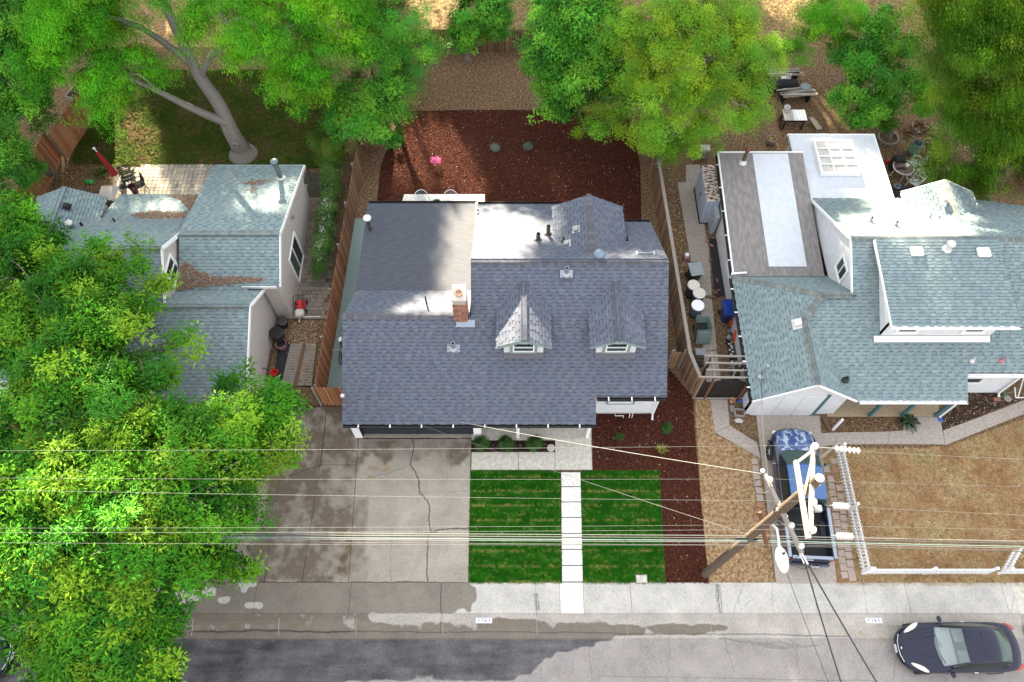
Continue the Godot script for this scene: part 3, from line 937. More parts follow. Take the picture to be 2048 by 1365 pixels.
	var ys = [945, 974.5, 1005, 1036, 1068, 1100, 1132, 1165]
	for i in 7:
		var l0 = 1121.5 + i * 0.25; var r0 = 1161.5 + i * 0.75
		slab_piece(ss, "stepping_slab", "concrete_pale", flat([l0, ys[i], r0, ys[i], r0 + 0.75, ys[i + 1], l0 + 0.25, ys[i + 1]]), 0.034, 0.06, 0.02)
	# right house: truck driveway, entry walk, side path, porch
	var td = paving("driveway", "plain concrete driveway under the blue pickup truck", "driveway", [], 0)
	for s in [[1512, 830, 1640, 832, 1650, 955, 1527, 955], [1527, 955, 1650, 955, 1675, 1169, 1552, 1169]]:
		slab_piece(td, "slab", "concrete_walk", flat(s), 0.03)
	var ew = paving("entry_walk", "worn concrete entry walk before the right house porch", "walk", [], 0)
	for s in [[1640, 868, 1668, 866, 1674, 890, 1644, 895], [1668, 866, 1778, 864, 1776, 889, 1674, 890], [1778, 864, 1806, 862, 1808, 834, 1880, 834, 1890, 890, 1776, 889], [1886, 862, 1962, 834, 1975, 858, 1890, 892], [1962, 834, 2030, 808, 2050, 828, 1975, 858], [2030, 808, 2130, 770, 2150, 790, 2050, 828]]:
		slab_piece(ew, "slab", "concrete_walk", flat(s), 0.035, 0.1, 0.006)
	var sp = paving("side_path", "narrow concrete path between the board fence and the right house", "path", [], 0)
	for s in [[1372, 330, 1400, 330, 1405, 365, 1372, 365], [1355, 365, 1398, 365, 1412, 470, 1372, 470], [1372, 470, 1412, 470, 1418, 500, 1424, 592, 1394, 592], [1394, 592, 1424, 600, 1434, 700, 1406, 704], [1406, 704, 1434, 702, 1446, 790, 1416, 790], [1420, 800, 1455, 800, 1460, 852, 1430, 866], [1430, 866, 1460, 852, 1514, 886, 1522, 918]]:
		slab_piece(sp, "slab", "concrete_walk", flat(s), 0.03, 0.08, 0.006)
	# gray green slab beside the white house
	var gs = paving("side_slab", "gray green concrete slab between redwood fence and white house", "slab", [], 0)
	for s in [[697, 438, 745, 438, 730, 600, 672, 600], [672, 600, 730, 600, 720, 776, 646, 776]]:
		slab_piece(gs, "slab", "slab_green", flat(s), 0.04, 0.1, 0.002)
	var ps = paving("back_slab", "white concrete patio slab behind the white house", "slab", [], 0)
	slab_piece(ps, "slab", "concrete_pale", flat([808, 390, 970, 390, 970, 420, 800, 420]), 0.06)
	# pavers of the left house
	var pv = paving("paver_path", "brick paver path between the left house wall and fence", "path", flat([612, 345, 672, 345, 650, 640, 580, 640]), 0.004)
	var cell = 0.225
	var lim = xz(flat([610, 345, 674, 350, 652, 642, 572, 642]))
	var pm = []
	for k in 2:
		var m = MB.new(); m.cbox(Vector3.ZERO, Vector3(cell * (1 + k) - 0.014, 0.05, cell - 0.014), 0.008); pm.append(m.mesh())
	var count = 0
	var z = -24.7
	while z < -16.2:
		var x = -11.0 + (0.5 if int(round(z / cell)) % 2 else 0.0) * cell
		while x < -8.2:
			var k = rng.randi() % 2
			var c = Vector2(x + cell * (1 + k) / 2, z)
			if in_poly(c, lim):
				var o = obj("paver", pm[k], ["paver", "paver_b", "paver_c"][rng.randi() % 3], pv)
				o.position = Vector3(c.x, 0.018 + rnd(-0.003, 0.003), z)
				count += 1
			x += cell * (1 + k)
		z += cell
	var pt = paving("patio", "paved patio of small pavers behind the left house", "patio", flat([230, 331, 400, 333, 610, 338, 615, 420, 200, 440]), 0.002)
	var xf = []; var cols = []
	var m2 = MB.new(); m2.cbox(Vector3.ZERO, Vector3(0.212, 0.05, 0.212), 0.008)
	var lim2 = xz(flat([240, 333, 400, 332, 608, 338, 615, 415, 330, 440, 215, 440]))
	z = -27.6
	while z < -21.5:
		var x = -21.5
		while x < -10.2:
			if in_poly(Vector2(x, z), lim2):
				xf.append(Transform3D(Basis(), Vector3(x, 0.016 + rnd(-0.003, 0.003), z)))
				cols.append(jitter(Color(0.36, 0.325, 0.28), 0.22))
			x += cell
		z += cell
	many("pavers", m2.mesh(), "gravel", xf, cols, pt)
	# house numbers on the curb
	for q in [[303, 1240, "1757", "under the edge of the leaning tree"], [968, 1241, "1761", "below the green lawn of the white house"], [1749, 1246, "1765", "beside the parked black sedan"]]:
		var p = at(q[0], q[1], 0.02)
		var t = thing("curb_number", "white painted house number on the curb %s" % q[3], "house number", Vector3(p.x, 0.0, -4.28))
		boxy("plate", "plate", t, Vector3(p.x, 0.024, -4.28), Vector3(0.62, 0.006, 0.20))
		for k in 4:
			var tm = TextMesh.new()
			tm.text = q[2][k]
			var sf = SystemFont.new()
			sf.font_names = PackedStringArray(["Droid Sans Mono"])
			sf.font_weight = 700
			tm.font = sf
			tm.font_size = 32
			tm.pixel_size = 0.0055
			tm.depth = 0.003
			var o = obj("digit", tm, "black", t, true)
			o.position = Vector3(-0.20 + 0.133 * k, 0.029, 0.0)
			o.rotation_degrees.x = -90
	# irrigation box and small round lid
	var ib = at(1283, 1159)
	var t = thing("valve_box", "pale square irrigation box lid in the corner of the right lawn", "valve box", ib)
	boxy("lid", "concrete_new", t, ib + Vector3(0, 0.035, 0), Vector3(0.42, 0.05, 0.30), 0.03)
	boxy("rim", "concrete_old", t, ib + Vector3(0, 0.015, 0), Vector3(0.48, 0.03, 0.36), 0.01)

# ---- roofs and walls -----------------------------------------------------------------
const VIOLET := [Color(0.104, 0.121, 0.157), Color(0.125, 0.139, 0.172), Color(0.092, 0.104, 0.137), Color(0.123, 0.118, 0.147), Color(0.106, 0.123, 0.166)]
const GREEN := [Color(0.194, 0.257, 0.270), Color(0.229, 0.291, 0.299), Color(0.153, 0.203, 0.224), Color(0.214, 0.262, 0.258), Color(0.173, 0.234, 0.260)]
var shingle_mesh: ArrayMesh

func v3(x: float, y: float, f: float) -> Vector3:     # x to the right, y up, f metres ahead of the camera
	return Vector3(x, y, -f)

# a roof slope: deck board and courses of shingles. pts lie in one plane; shingles run along the level direction
func slope(parent, pts: Array, pal: Array, deck: String, expo := 0.143, thick := 0.10, over := Vector3.ZERO):
	var nn = Vector3.ZERO
	for i in pts.size(): nn += pts[i].cross(pts[(i + 1) % pts.size()])
	nn = nn.normalized()
	if nn.y < 0: nn = -nn
	var u = Vector3.UP.cross(nn).normalized()      # level
	var w = nn.cross(u).normalized()               # up the slope
	if w.y < 0: w = -w; u = -u
	var low = pts.map(func(p): return p - nn * 0.012)
	var b = MB.new()
	b.slab(low, -nn * thick)
	obj("roof_deck", b, deck, parent)
	if shingle_mesh == null:
		var m = MB.new()      # wedge: length 1 along x, butt at z = +0.5, thickness 1 at the butt
		var P = [Vector3(-0.5, 0, -0.5), Vector3(0.5, 0, -0.5), Vector3(0.5, 0, 0.5), Vector3(-0.5, 0, 0.5), Vector3(-0.5, 0.15, -0.5), Vector3(0.5, 0.15, -0.5), Vector3(0.5, 1, 0.5), Vector3(-0.5, 1, 0.5)]
		# top face; darker granule band paints the course shadow line, as on laminated shingles
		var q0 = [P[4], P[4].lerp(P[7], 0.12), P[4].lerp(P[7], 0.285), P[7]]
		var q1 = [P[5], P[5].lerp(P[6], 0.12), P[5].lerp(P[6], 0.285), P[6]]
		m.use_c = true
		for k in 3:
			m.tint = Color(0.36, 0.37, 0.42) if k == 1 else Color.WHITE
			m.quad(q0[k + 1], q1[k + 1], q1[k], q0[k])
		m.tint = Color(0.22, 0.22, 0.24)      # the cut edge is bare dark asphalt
		m.quad(P[3], P[2], P[6], P[7])
		m.tint = Color.WHITE
		m.quad(P[2], P[1], P[5], P[6])
		m.quad(P[0], P[3], P[7], P[4])
		shingle_mesh = m.mesh()
	var o = pts[0]
	var q = PackedVector2Array()
	for p in pts: q.append(Vector2((p - o).dot(u), (p - o).dot(w)))
	var v0 = INF; var v1 = -INF
	for p in q: v0 = min(v0, p.y); v1 = max(v1, p.y)
	var xf = []; var cols = []
	var rows = int(ceil((v1 - v0) / expo))
	for r in rows:
		var va = v0 + r * expo
		var vm = va + expo * 0.5
		if vm > v1: vm = v1 - 0.005
		var cr = []
		for i in q.size():
			var a = q[i]; var c = q[(i + 1) % q.size()]
			if (a.y <= vm) != (c.y <= vm): cr.append(a.x + (c.x - a.x) * (vm - a.y) / (c.y - a.y))
		cr.sort()
		for s in range(0, cr.size() - 1, 2):
			var x = cr[s]
			var tab = rng.randf() < 0.5
			while x < cr[s + 1] - 0.004:
				var wd = rnd(0.13, 0.30) if tab else rnd(0.10, 0.24)
				if cr[s + 1] - x - wd < 0.06: wd = cr[s + 1] - x
				var th = 0.022 if tab else 0.009
				var lap = 0.026 if tab else 0.0
				var col = jitter(pal[rng.randi() % pal.size()].lerp(pal[0], 0.5), 0.06)
				if not tab: col = Color(col.r * 0.95, col.g * 0.955, col.b * 0.96)
				var c0 = o + u * (x + wd / 2) + w * (va + expo * 0.58 - lap / 2) - nn * 0.010
				xf.append(Transform3D(Basis(u * (wd - 0.004), nn * th, -w * (expo * 1.16 + lap)), c0))
				cols.append(col)
				x += wd
				tab = not tab
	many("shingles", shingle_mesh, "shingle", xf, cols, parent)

# bent cap shingles along a ridge or hip from a to b
func caps(parent, a: Vector3, b: Vector3, drop: float, tone: String, expo := 0.15, wide := 0.14):
	var d = (b - a).normalized()
	var s = d.cross(Vector3.UP).normalized()
	var up = s.cross(d)
	var m = MB.new()
	var P = func(x, y, z): return Vector3(x, y, z)
	var hl = expo * 0.62
	for k in [-1.0, 1.0]:
		var r = [P.call(0, 0.012, -hl), P.call(0, 0.030, hl), P.call(k * wide, 0.030 - wide * drop, hl), P.call(k * wide, 0.012 - wide * drop, -hl)]
		if k < 0: m.quad(r[0], r[3], r[2], r[1])
		else: m.quad(r[0], r[1], r[2], r[3])
		var e = [r[1], r[2], r[2] + Vector3(0, -0.022, 0), r[1] + Vector3(0, -0.022, 0)]
		if k > 0: m.quad(e[3], e[2], e[1], e[0])
		else: m.quad(e[0], e[1], e[2], e[3])
		var g = [r[3], r[2], r[2] + Vector3(0, -0.02, 0), r[3] + Vector3(0, -0.02, 0)]
		if k > 0: m.quad(g[0], g[1], g[2], g[3])
		else: m.quad(g[3], g[2], g[1], g[0])
	var mesh = m.mesh()
	var n = max(1, int(a.distance_to(b) / expo))
	for i in n:
		var o = obj("ridge_cap", mesh, "%s%d" % [tone, rng.randi() % 3], parent, true)
		o.transform = Transform3D(Basis(s, up, -d), a + d * (expo * (i + 0.5)) - world_of(parent))

func wall(parent, called, mat, pts: Array, depth: Vector3):
	var b = MB.new()
	b.slab(pts, depth)
	return obj(called, b, mat, parent)

# horizontal lap boards on a vertical face; from p along r, rising
func lap_boards(parent, mat, p: Vector3, r: Vector3, len: float, hgt: float, out: Vector3, board := 0.17):
	var n = max(1, int(round(hgt / board)))
	var hh = hgt / n
	for i in n:
		var b = MB.new()
		var a = p + Vector3.UP * hh * i
		var e = a + r * len
		var up = Vector3.UP * hh
		b.quad(a + out * 0.028, e + out * 0.028, e + up + out * 0.008, a + up + out * 0.008)
		b.quad(a, e, e + out * 0.028, a + out * 0.028)
		obj("siding_board", b, mat, parent)

# window: centre on the wall face, r to the right as one looks at it, out from the wall
func window(parent, c: Vector3, r: Vector3, out: Vector3, w: float, h: float, trim: String, sash := "paint_white", split := "h", tw := 0.09):
	var bs = Basis(r, Vector3.UP, out)
	var f = MB.new()
	for s in [-1, 1]:
		f.cbox(c + Vector3.UP * s * (h / 2 + tw / 2) + out * 0.02, Vector3(w + tw * 2, tw, 0.05), 0.006, bs)
		f.cbox(c + r * s * (w / 2 + tw / 2) + out * 0.019, Vector3(tw, h - 0.002, 0.048), 0.006, bs)
	var win = obj("window", f, trim, parent)
	var org = world_of(parent)
	var sb = MB.new()
	for s in [-1, 1]:
		sb.box(c + Vector3.UP * s * (h / 2 - 0.03) + out * 0.01, Vector3(w - 0.004, 0.056, 0.04), bs)
		sb.box(c + r * s * (w / 2 - 0.03) + out * 0.009, Vector3(0.056, h - 0.12, 0.038), bs)
	if split == "h": sb.box(c + out * 0.012, Vector3(w - 0.124, 0.05, 0.04), bs)
	elif split == "v": sb.box(c + out * 0.012, Vector3(0.05, h - 0.124, 0.04), bs)
	for i in sb.v.size(): sb.v[i] -= org
	obj("sash", sb, sash, win, true)
	for s in [-1, 1]:
		var pb = MB.new()
		var off = Vector3.UP * s * (h / 4 - 0.002) if split == "h" else r * s * (w / 4 - 0.002)
		var sz = Vector3(w - 0.12, h / 2 - 0.09, 0.006) if split == "h" else Vector3(w / 2 - 0.09, h - 0.12, 0.006)
		pb.box(c + off + out * (0.0 if s < 0 else 0.006), sz, bs)
		for i in pb.v.size(): pb.v[i] -= org
		obj("pane", pb, "glass_green" if s < 0 else "glass_dark", win, true)
	return win

func flue(parent, p: Vector3, r: float, h: float, mat: String, cap: String, flash: String, capr := 1.5):
	var b = MB.new()
	b.lathe([Vector2(r, -0.1), Vector2(r, h)], p, 14)
	b.lathe([Vector2(r * 1.12, h * 0.48), Vector2(r * 1.12, h * 0.52), Vector2(r, h * 0.53)], p, 14)
	var o = obj("flue_pipe", b, mat, parent)
	var org = world_of(parent)
	var c = MB.new()
	c.lathe([Vector2(0, h + 0.02), Vector2(r * capr, h + 0.02), Vector2(r * capr, h + 0.09), Vector2(r * capr * 0.8, h + 0.14), Vector2(0, h + 0.19)], p, 16)
	for i in c.v.size(): c.v[i] -= org
	obj("rain_cap", c, cap, o, true)
	var g = MB.new()
	g.lathe([Vector2(r * 2.3, -0.05), Vector2(r * 2.2, 0.02), Vector2(r * 1.3, 0.06), Vector2(r * 1.02, 0.16)], p, 14)
	for i in g.v.size(): g.v[i] -= org
	obj("flashing", g, flash, o, true)

func vent_pipe(parent, p: Vector3, r: float, h: float, mat: String):
	var b = MB.new()
	b.lathe([Vector2(r * 2.4, -0.06), Vector2(r * 2.2, 0.03), Vector2(r, 0.10), Vector2(r, h), Vector2(r * 0.8, h), Vector2(r * 0.8, h - 0.1)], p, 12, Basis.IDENTITY, true)
	obj("vent_pipe", b, mat, parent)

# a low hooded roof vent lying on a slope
func hood_vent(parent, p: Vector3, nn: Vector3, dn: Vector3, mat: String, s := 1.0):
	var x = dn.cross(nn).normalized()
	var bs = Basis(x, nn, x.cross(nn))
	var b = MB.new()
	b.cbox(p + nn * 0.012, Vector3(0.42, 0.024, 0.42) * s, 0.004, bs)
	var o = obj("roof_vent", b, mat, parent)
	var org = world_of(parent)
	var c = MB.new()
	c.cbox(p + nn * 0.11 * s, Vector3(0.26, 0.18, 0.30) * s, 0.05 * s, bs)
	for i in c.v.size(): c.v[i] -= org
	obj("hood", c, mat, o, true)

func gutter(parent, a: Vector3, b: Vector3, mat: String, straps := "", out := Vector3(0, 0, 1)):
	var m = MB.new()
	var g = 0.055
	for s in [[out * -g, Vector3(0.012, 0.11, 0)], [out * g, Vector3(0.012, 0.11, 0)]]:
		m.bar(a + s[0], b + s[0], 0.014, 0.11)
	m.bar(a + Vector3(0, -0.05, 0), b + Vector3(0, -0.05, 0), 0.11, 0.012)
	var o = obj("gutter", m, mat, parent)
	if straps:
		var n = int(a.distance_to(b) / 1.35)
		var org = world_of(parent)
		for i in n + 1:
			var p = a.lerp(b, (i + 0.5) / (n + 1.0))
			var c = MB.new()
			c.box(p + Vector3(0, 0.055, 0) + out * 0.0, Vector3(0.05, 0.02, 0.17) if abs(out.z) > 0.5 else Vector3(0.17, 0.02, 0.05))
			for k in c.v.size(): c.v[k] -= org
			obj("strap", c, straps, o, true)

func build_white_house():
	var t = thing("white_house", "white house with violet gray shingle roof, two front dormers and dark garage door", "house", v3(0, 0, 15))
	var S = 0.583
	var F = func(f): return 2.35 + S * (f - 11.4)      # front slope
	var B = func(f): return 5.63 - S * (f - 17.02)     # back slope
	# walls
	wall(t, "wall", "wall_white", [v3(6.02, 0.35, 12.78), v3(6.02, 0.35, 20.2), v3(6.02, 3.55, 20.2), v3(6.02, 5.4, 17.02), v3(6.02, 2.98, 12.78)], Vector3(-0.15, 0, 0))
	wall(t, "wall", "wall_white", [v3(3.2, 0.35, 12.77), v3(6.0, 0.35, 12.77), v3(6.0, 2.9, 12.77), v3(3.2, 2.9, 12.77)], Vector3(0, 0, -0.15))
	lap_boards(t, "wall_white", v3(3.22, 0.36, 12.765), Vector3.RIGHT, 2.76, 2.45, Vector3(0, 0, 1))
	boxy("corner_board", "paint_white", t, v3(6.03, 1.5, 12.76), Vector3(0.12, 2.4, 0.1), 0.01)
	wall(t, "skirt", "stucco_beige", [v3(3.2, 0, 12.83), v3(5.97, 0, 12.83), v3(5.97, 0.36, 12.83), v3(3.2, 0.36, 12.83)], Vector3(0, 0, -0.15))
	wall(t, "wall", "wall_white", [v3(-6.55, 0, 11.75), v3(-6.55, 0, 21.8), v3(-6.55, 3.0, 21.8), v3(-6.55, 3.3, 16.9), v3(-6.55, 4.35, 15.14), v3(-6.55, 2.4, 11.75)], Vector3(0.15, 0, 0))
	wall(t, "wall", "wall_white", [v3(-6.55, 0, 21.8), v3(2.1, 0, 21.8), v3(2.1, 2.5, 21.8), v3(-1.6, 2.5, 21.8), v3(-1.6, 2.9, 21.8), v3(-6.55, 2.9, 21.8)], Vector3(0, 0, 0.15))
	wall(t, "wall", "wall_white", [v3(2.1, 0, 20.2), v3(6.0, 0, 20.2), v3(6.0, 3.5, 20.2), v3(2.1, 3.5, 20.2)], Vector3(0, 0, 0.15))
	wall(t, "wall", "wall_white", [v3(2.1, 0, 20.2), v3(2.1, 0, 22.0), v3(2.1, 2.5, 22.0), v3(2.1, 3.5, 20.2)], Vector3(-0.15, 0, 0))
	wall(t, "wall", "wall_white", [v3(-1.58, 2.9, 15.2), v3(-1.58, 4.4, 15.2), v3(-1.58, 5.5, 17.02), v3(-1.58, 3.2, 20.95), v3(-1.58, 2.9, 20.95)], Vector3(0.12, 0, 0))
	# garage front: piers, header, door
	for x in [[-6.72, -6.40], [-1.62, -1.30]]:
		wall(t, "pier", "paint_white", [v3(x[0], 0, 11.7), v3(x[1], 0, 11.7), v3(x[1], 2.4, 11.7), v3(x[0], 2.4, 11.7)], Vector3(0, 0, -0.2))
	boxy("header", "paint_white", t, v3(-4.0, 2.25, 11.82), Vector3(4.76, 0.3, 0.2), 0.01)
	var door = boxy("garage_door", "paint_navy", t, v3(-4.0, 1.06, 11.92), Vector3(4.78, 2.12, 0.05))
	for i in 4:
		for k in 4:
			boxy("door_panel", "paint_navy", door, v3(-5.8 + k * 1.2, 0.28 + 0.53 * i, 11.88) - v3(0, 0, 15), Vector3(1.05, 0.40, 0.03), 0.01, Basis.IDENTITY, true)
	boxy("door_threshold", "concrete_old", t, v3(-4.0, 0.03, 11.80), Vector3(4.76, 0.06, 0.16), 0.01)
	# porch
	var pb = MB.new()
	pb.slab(flat([943, 880, 1183, 880, 1183, 830, 943, 830], 0.09), Vector3(0, -0.1, 0))
	obj("porch_floor", pb, "concrete_new", t)
	wall(t, "wall", "wall_white", [v3(-1.3, 0, 13.4), v3(3.3, 0, 13.4), v3(3.3, 3.2, 13.4), v3(-1.3, 3.2, 13.4)], Vector3(0, 0, -0.12))
	wall(t, "wall", "wall_white", [v3(-1.3, 0, 11.9), v3(-1.3, 0, 13.4), v3(-1.3, 3.2, 13.4), v3(-1.3, 2.4, 11.9)], Vector3(-0.12, 0, 0))
	window(t, v3(2.1, 1.4, 13.39), Vector3.RIGHT, Vector3(0, 0, 1), 1.1, 1.1, "paint_sage")
	boxy("front_door", "paint_navy", t, v3(0.1, 1.1, 13.37), Vector3(0.92, 2.0, 0.06), 0.01)
	for x in [0.25, 3.22]:
		boxy("porch_post", "paint_white", t, v3(x, 1.2, 11.74), Vector3(0.14, 2.25, 0.14), 0.012)
	boxy("porch_beam", "paint_white", t, v3(1.0, 2.24, 11.74), Vector3(4.7, 0.2, 0.13), 0.01)
	# roof
	var fr = [v3(-6.80, F.call(11.4), 11.4), v3(3.36, F.call(11.4), 11.4), v3(3.36, F.call(12.33), 12.33), v3(6.20, F.call(12.33), 12.33), v3(6.24, F.call(17.02), 17.02), v3(-1.64, F.call(17.02), 17.02), v3(-1.64, F.call(15.14), 15.14), v3(-6.76, F.call(15.14), 15.14)]
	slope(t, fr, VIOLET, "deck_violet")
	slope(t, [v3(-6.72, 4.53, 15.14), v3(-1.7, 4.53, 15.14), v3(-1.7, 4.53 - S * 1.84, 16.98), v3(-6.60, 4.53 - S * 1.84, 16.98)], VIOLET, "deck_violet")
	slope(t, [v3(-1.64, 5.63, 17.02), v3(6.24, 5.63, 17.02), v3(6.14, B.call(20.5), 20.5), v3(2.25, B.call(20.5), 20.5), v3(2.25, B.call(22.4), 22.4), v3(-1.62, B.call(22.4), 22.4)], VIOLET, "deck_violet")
	caps(t, v3(-1.62, 5.635, 17.02), v3(6.22, 5.635, 17.02), S, "cap_violet")
	caps(t, v3(-6.74, 4.535, 15.14), v3(-2.45, 4.535, 15.14), S, "cap_violet")
	# membrane roof: sheets lapped one over the other
	for i in 6:
		var f0 = 16.93 + i * 0.9; var f1 = min(f0 + 0.96, 21.98)
		var h0 = 3.44 - (f0 - 16.9) * 0.075; var h1 = 3.44 - (f1 - 16.9) * 0.075
		var b = MB.new()
		var o = 0.008 * (5 - i)
		b.slab([v3(-6.62, h0 - o * 0.4, f0), v3(-1.66, h0 - o * 0.4, f0), v3(-1.66, h1 + 0.006, f1), v3(-6.62, h1 + 0.006, f1)], Vector3(0, -0.03, 0))
		obj("membrane_sheet", b, "membrane_dark", t)
	wall(t, "roof_deck", "deck_violet", [v3(-6.6, 3.38, 16.95), v3(-1.67, 3.38, 16.95), v3(-1.67, 3.0, 21.95), v3(-6.6, 3.0, 21.95)], Vector3(0, -0.12, 0))
	gutter(t, v3(-6.6, 3.02, 22.06), v3(-1.6, 3.02, 22.06), "black")
	boxy("rake_trim", "paint_white", t, v3(-1.63, 3.24, 19.45), Vector3(0.05, 0.06, 4.9))
	# cross gable on the back slope
	var ry = 5.34
	for s in [-1.0, 1.0]:
		var xe = 3.26 + s * 1.52
		slope(t, [v3(xe, 4.56, 17.3), v3(3.26, ry, 17.3), v3(3.26, ry, 20.62), v3(xe, 4.56, 20.62)], VIOLET, "deck_violet")
		wall(t, "wall", "wall_white", [v3(3.26 + s * 1.36, 2.0, 18.6), v3(3.26 + s * 1.36, 2.0, 20.45), v3(3.26 + s * 1.36, 4.52, 20.45), v3(3.26 + s * 1.36, 4.52, 18.6)], Vector3(-s * 0.1, 0, 0))
	wall(t, "wall", "wall_white", [v3(1.9, 0, 20.46), v3(4.62, 0, 20.46), v3(4.62, 4.5, 20.46), v3(3.26, 5.2, 20.46), v3(1.9, 4.5, 20.46)], Vector3(0, 0, 0.1))
	caps(t, v3(3.26, ry + 0.004, 20.62), v3(3.26, ry + 0.004, 17.4), 0.51, "cap_violet")
	gutter(t, v3(-1.6, B.call(22.4) - 0.03, 22.46), v3(2.2, B.call(22.4) - 0.03, 22.46), "black")
	gutter(t, v3(4.9, B.call(20.5) - 0.03, 20.56), v3(6.12, B.call(20.5) - 0.03, 20.56), "black")
	gutter(t, v3(-6.78, F.call(11.4) - 0.07, 11.33), v3(3.34, F.call(11.4) - 0.07, 11.33), "black", "paint_white")
	gutter(t, v3(3.40, F.call(12.33) - 0.07, 12.26), v3(6.18, F.call(12.33) - 0.07, 12.26), "black", "paint_white")
	boxy("fascia", "paint_white", t, v3(-1.7, 2.22, 11.42), Vector3(10.1, 0.16, 0.03))
	boxy("fascia", "paint_white", t, v3(4.78, 2.76, 12.36), Vector3(2.8, 0.16, 0.03))
	one("downspout", "paint_white", t, func(b): b.tube([v3(6.1, 2.75, 12.35), v3(6.08, 2.5, 12.66), v3(6.08, 0.3, 12.68), v3(6.08, 0.12, 12.5)], 0.045, 8))
	window(t, v3(4.55, 1.95, 12.75), Vector3.RIGHT, Vector3(0, 0, 1), 1.02, 1.15, "paint_sage")
	# two front dormers
	for q in [[0.46, 0], [4.12, 1]]:
		var x = q[0]
		var d = one("dormer", "wall_white", t, func(b): b.slab([v3(x - 0.78, 3.6, 13.86), v3(x + 0.78, 3.6, 13.86), v3(x + 0.78, 4.72, 13.86), v3(x, 5.1, 13.86), v3(x - 0.78, 4.72, 13.86)], Vector3(0, 0, -2.6)))
		d.set_meta("label", ["left front dormer with white gable and small sash window", "right front dormer with white gable and small sash window"][q[1]])
		for s in [-1.0, 1.0]:
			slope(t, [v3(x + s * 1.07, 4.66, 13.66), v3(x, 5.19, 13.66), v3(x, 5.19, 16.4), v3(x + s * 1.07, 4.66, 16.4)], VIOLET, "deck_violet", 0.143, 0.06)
			var tr = MB.new()
			tr.bar(v3(x, 5.10, 13.645), v3(x + s * 1.08, 4.565, 13.645), 0.03, 0.11)
			obj("rake_trim", tr, "paint_sage", t)
		caps(t, v3(x, 5.195, 16.2), v3(x, 5.195, 13.66), 0.50, "cap_violet", 0.155, 0.13)
		window(t, v3(x, 4.30, 13.84), Vector3.RIGHT, Vector3(0, 0, 1), 0.86, 0.74, "paint_sage", "paint_white", "h", 0.10)
		boxy("apron_flashing", "cap_violet2", t, v3(x, F.call(13.76) + 0.03, 13.76), Vector3(1.6, 0.016, 0.26), 0.0, Basis(Vector3.RIGHT, atan(S)))
	# chimney: bricks in courses with a cap and flue
	var c0 = v3(-2.02, 4.0, 15.25)
	var ch = boxy("chimney", "mortar", t, c0 + Vector3(0, 0.95, 0), Vector3(0.46, 2.2, 0.62))
	var bm = MB.new(); bm.cbox(Vector3.ZERO, Vector3(0.2, 0.062, 0.10), 0.006)
	var bmesh = bm.mesh()
	var org = world_of(t)
	for r in 22:
		for side in 4:
			var nb = 2 if side % 2 == 0 else 3
			for k in nb:
				var w = 0.48 if side % 2 == 0 else 0.64
				var along = -w / 2 + (k + 0.5) * w / nb + (0.05 if r % 2 else -0.05) * (1.0 if k < nb - 1 else 0.0)
				var bo = obj("brick", bmesh, ["brick", "brick_b", "brick_c"][rng.randi() % 3], ch, true)
				var dirv = [Vector3(along, 0, 0.29), Vector3(0.21, 0, along), Vector3(along, 0, -0.29), Vector3(-0.21, 0, along)][side]
				bo.position = c0 - org + dirv + Vector3(0, 0.03 + r * 0.078, 0)
				bo.rotation.y = PI / 2 if side % 2 else 0.0
				bo.scale = Vector3(1.08, 1, 1)
	boxy("chimney_cap", "stone_pale", ch, c0 - org + Vector3(0, 2.06, 0), Vector3(0.58, 0.12, 0.76), 0.02, Basis.IDENTITY, true)
	var fl = MB.new()
	fl.lathe([Vector2(0.15, 2.1), Vector2(0.15, 2.22), Vector2(0.11, 2.22), Vector2(0.10, 1.9)], c0 - org + Vector3(0, 0, 0.08), 14, Basis.IDENTITY, true)
	obj("flue_liner", fl, "terracotta", ch, true)
	boxy("chimney_flashing", "flash_blue", t, v3(-1.85, F.call(14.86) + 0.03, 14.86), Vector3(0.75, 0.016, 0.3), 0.0, Basis(Vector3.RIGHT, atan(S)))
	# things that stand on the roof
	flue(t, v3(-6.35, 3.1, 20.4), 0.08, 0.85, "metal_dark", "ceramic", "metal_dark", 2.3)
	vent_pipe(t, v3(-3.5, 3.95, 16.0), 0.035, 0.62, "black")
	var sn = Vector3(0, 1, S).normalized(); var sd = Vector3(0, -S, 1).normalized()
	var bn = Vector3(0, 1, -S).normalized()
	for q in [[907, 697, 14.3], [1133, 548, 17.0]]:
		var p = at(q[0], q[1], 4.4)
		var f = -p.z
		var h = F.call(f)
		for k in 3:
			p = at(q[0], q[1], F.call(-p.z))
		boxy("vent_flashing", "flash_blue", t, p + sn * 0.02, Vector3(0.5, 0.012, 0.3), 0, Basis(Vector3.RIGHT, atan(S)))
		vent_pipe(t, p, 0.085, 0.42, "metal")
	for q in [[1076, 482, 0.5], [1096, 470, 0.62]]:
		var p = at(q[0], q[1], 4.4)
		for k in 4: p = at(q[0], q[1], B.call(-p.z))
		vent_pipe(t, p, 0.085, q[2], "metal_dark")
	var gl = Vector3(-0.51, 1, 0).normalized()
	for q in [[1152, 462], [1134, 485]]:
		var p = at(q[0], q[1], 4.95)
		p.y = 4.56 + (p.x - 1.74) * 0.513
		hood_vent(t, p, gl, Vector3(0, 0, 1), "metal", 0.85)
	var vp = at(1127, 480, 4.9); vp.y = 4.56 + (vp.x - 1.74) * 0.513
	vent_pipe(t, vp, 0.05, 0.3, "metal_dark")
	var tv = at(1197, 517, 5.4)
	one("turbine_vent", "metal_blue", t, func(b):
		b.lathe([Vector2(0.14, -0.3), Vector2(0.14, 0.15), Vector2(0.2, 0.2), Vector2(0.24, 0.3), Vector2(0.18, 0.42), Vector2(0.0, 0.46)], tv, 16))
	var bp = at(1254, 482, 4.3)
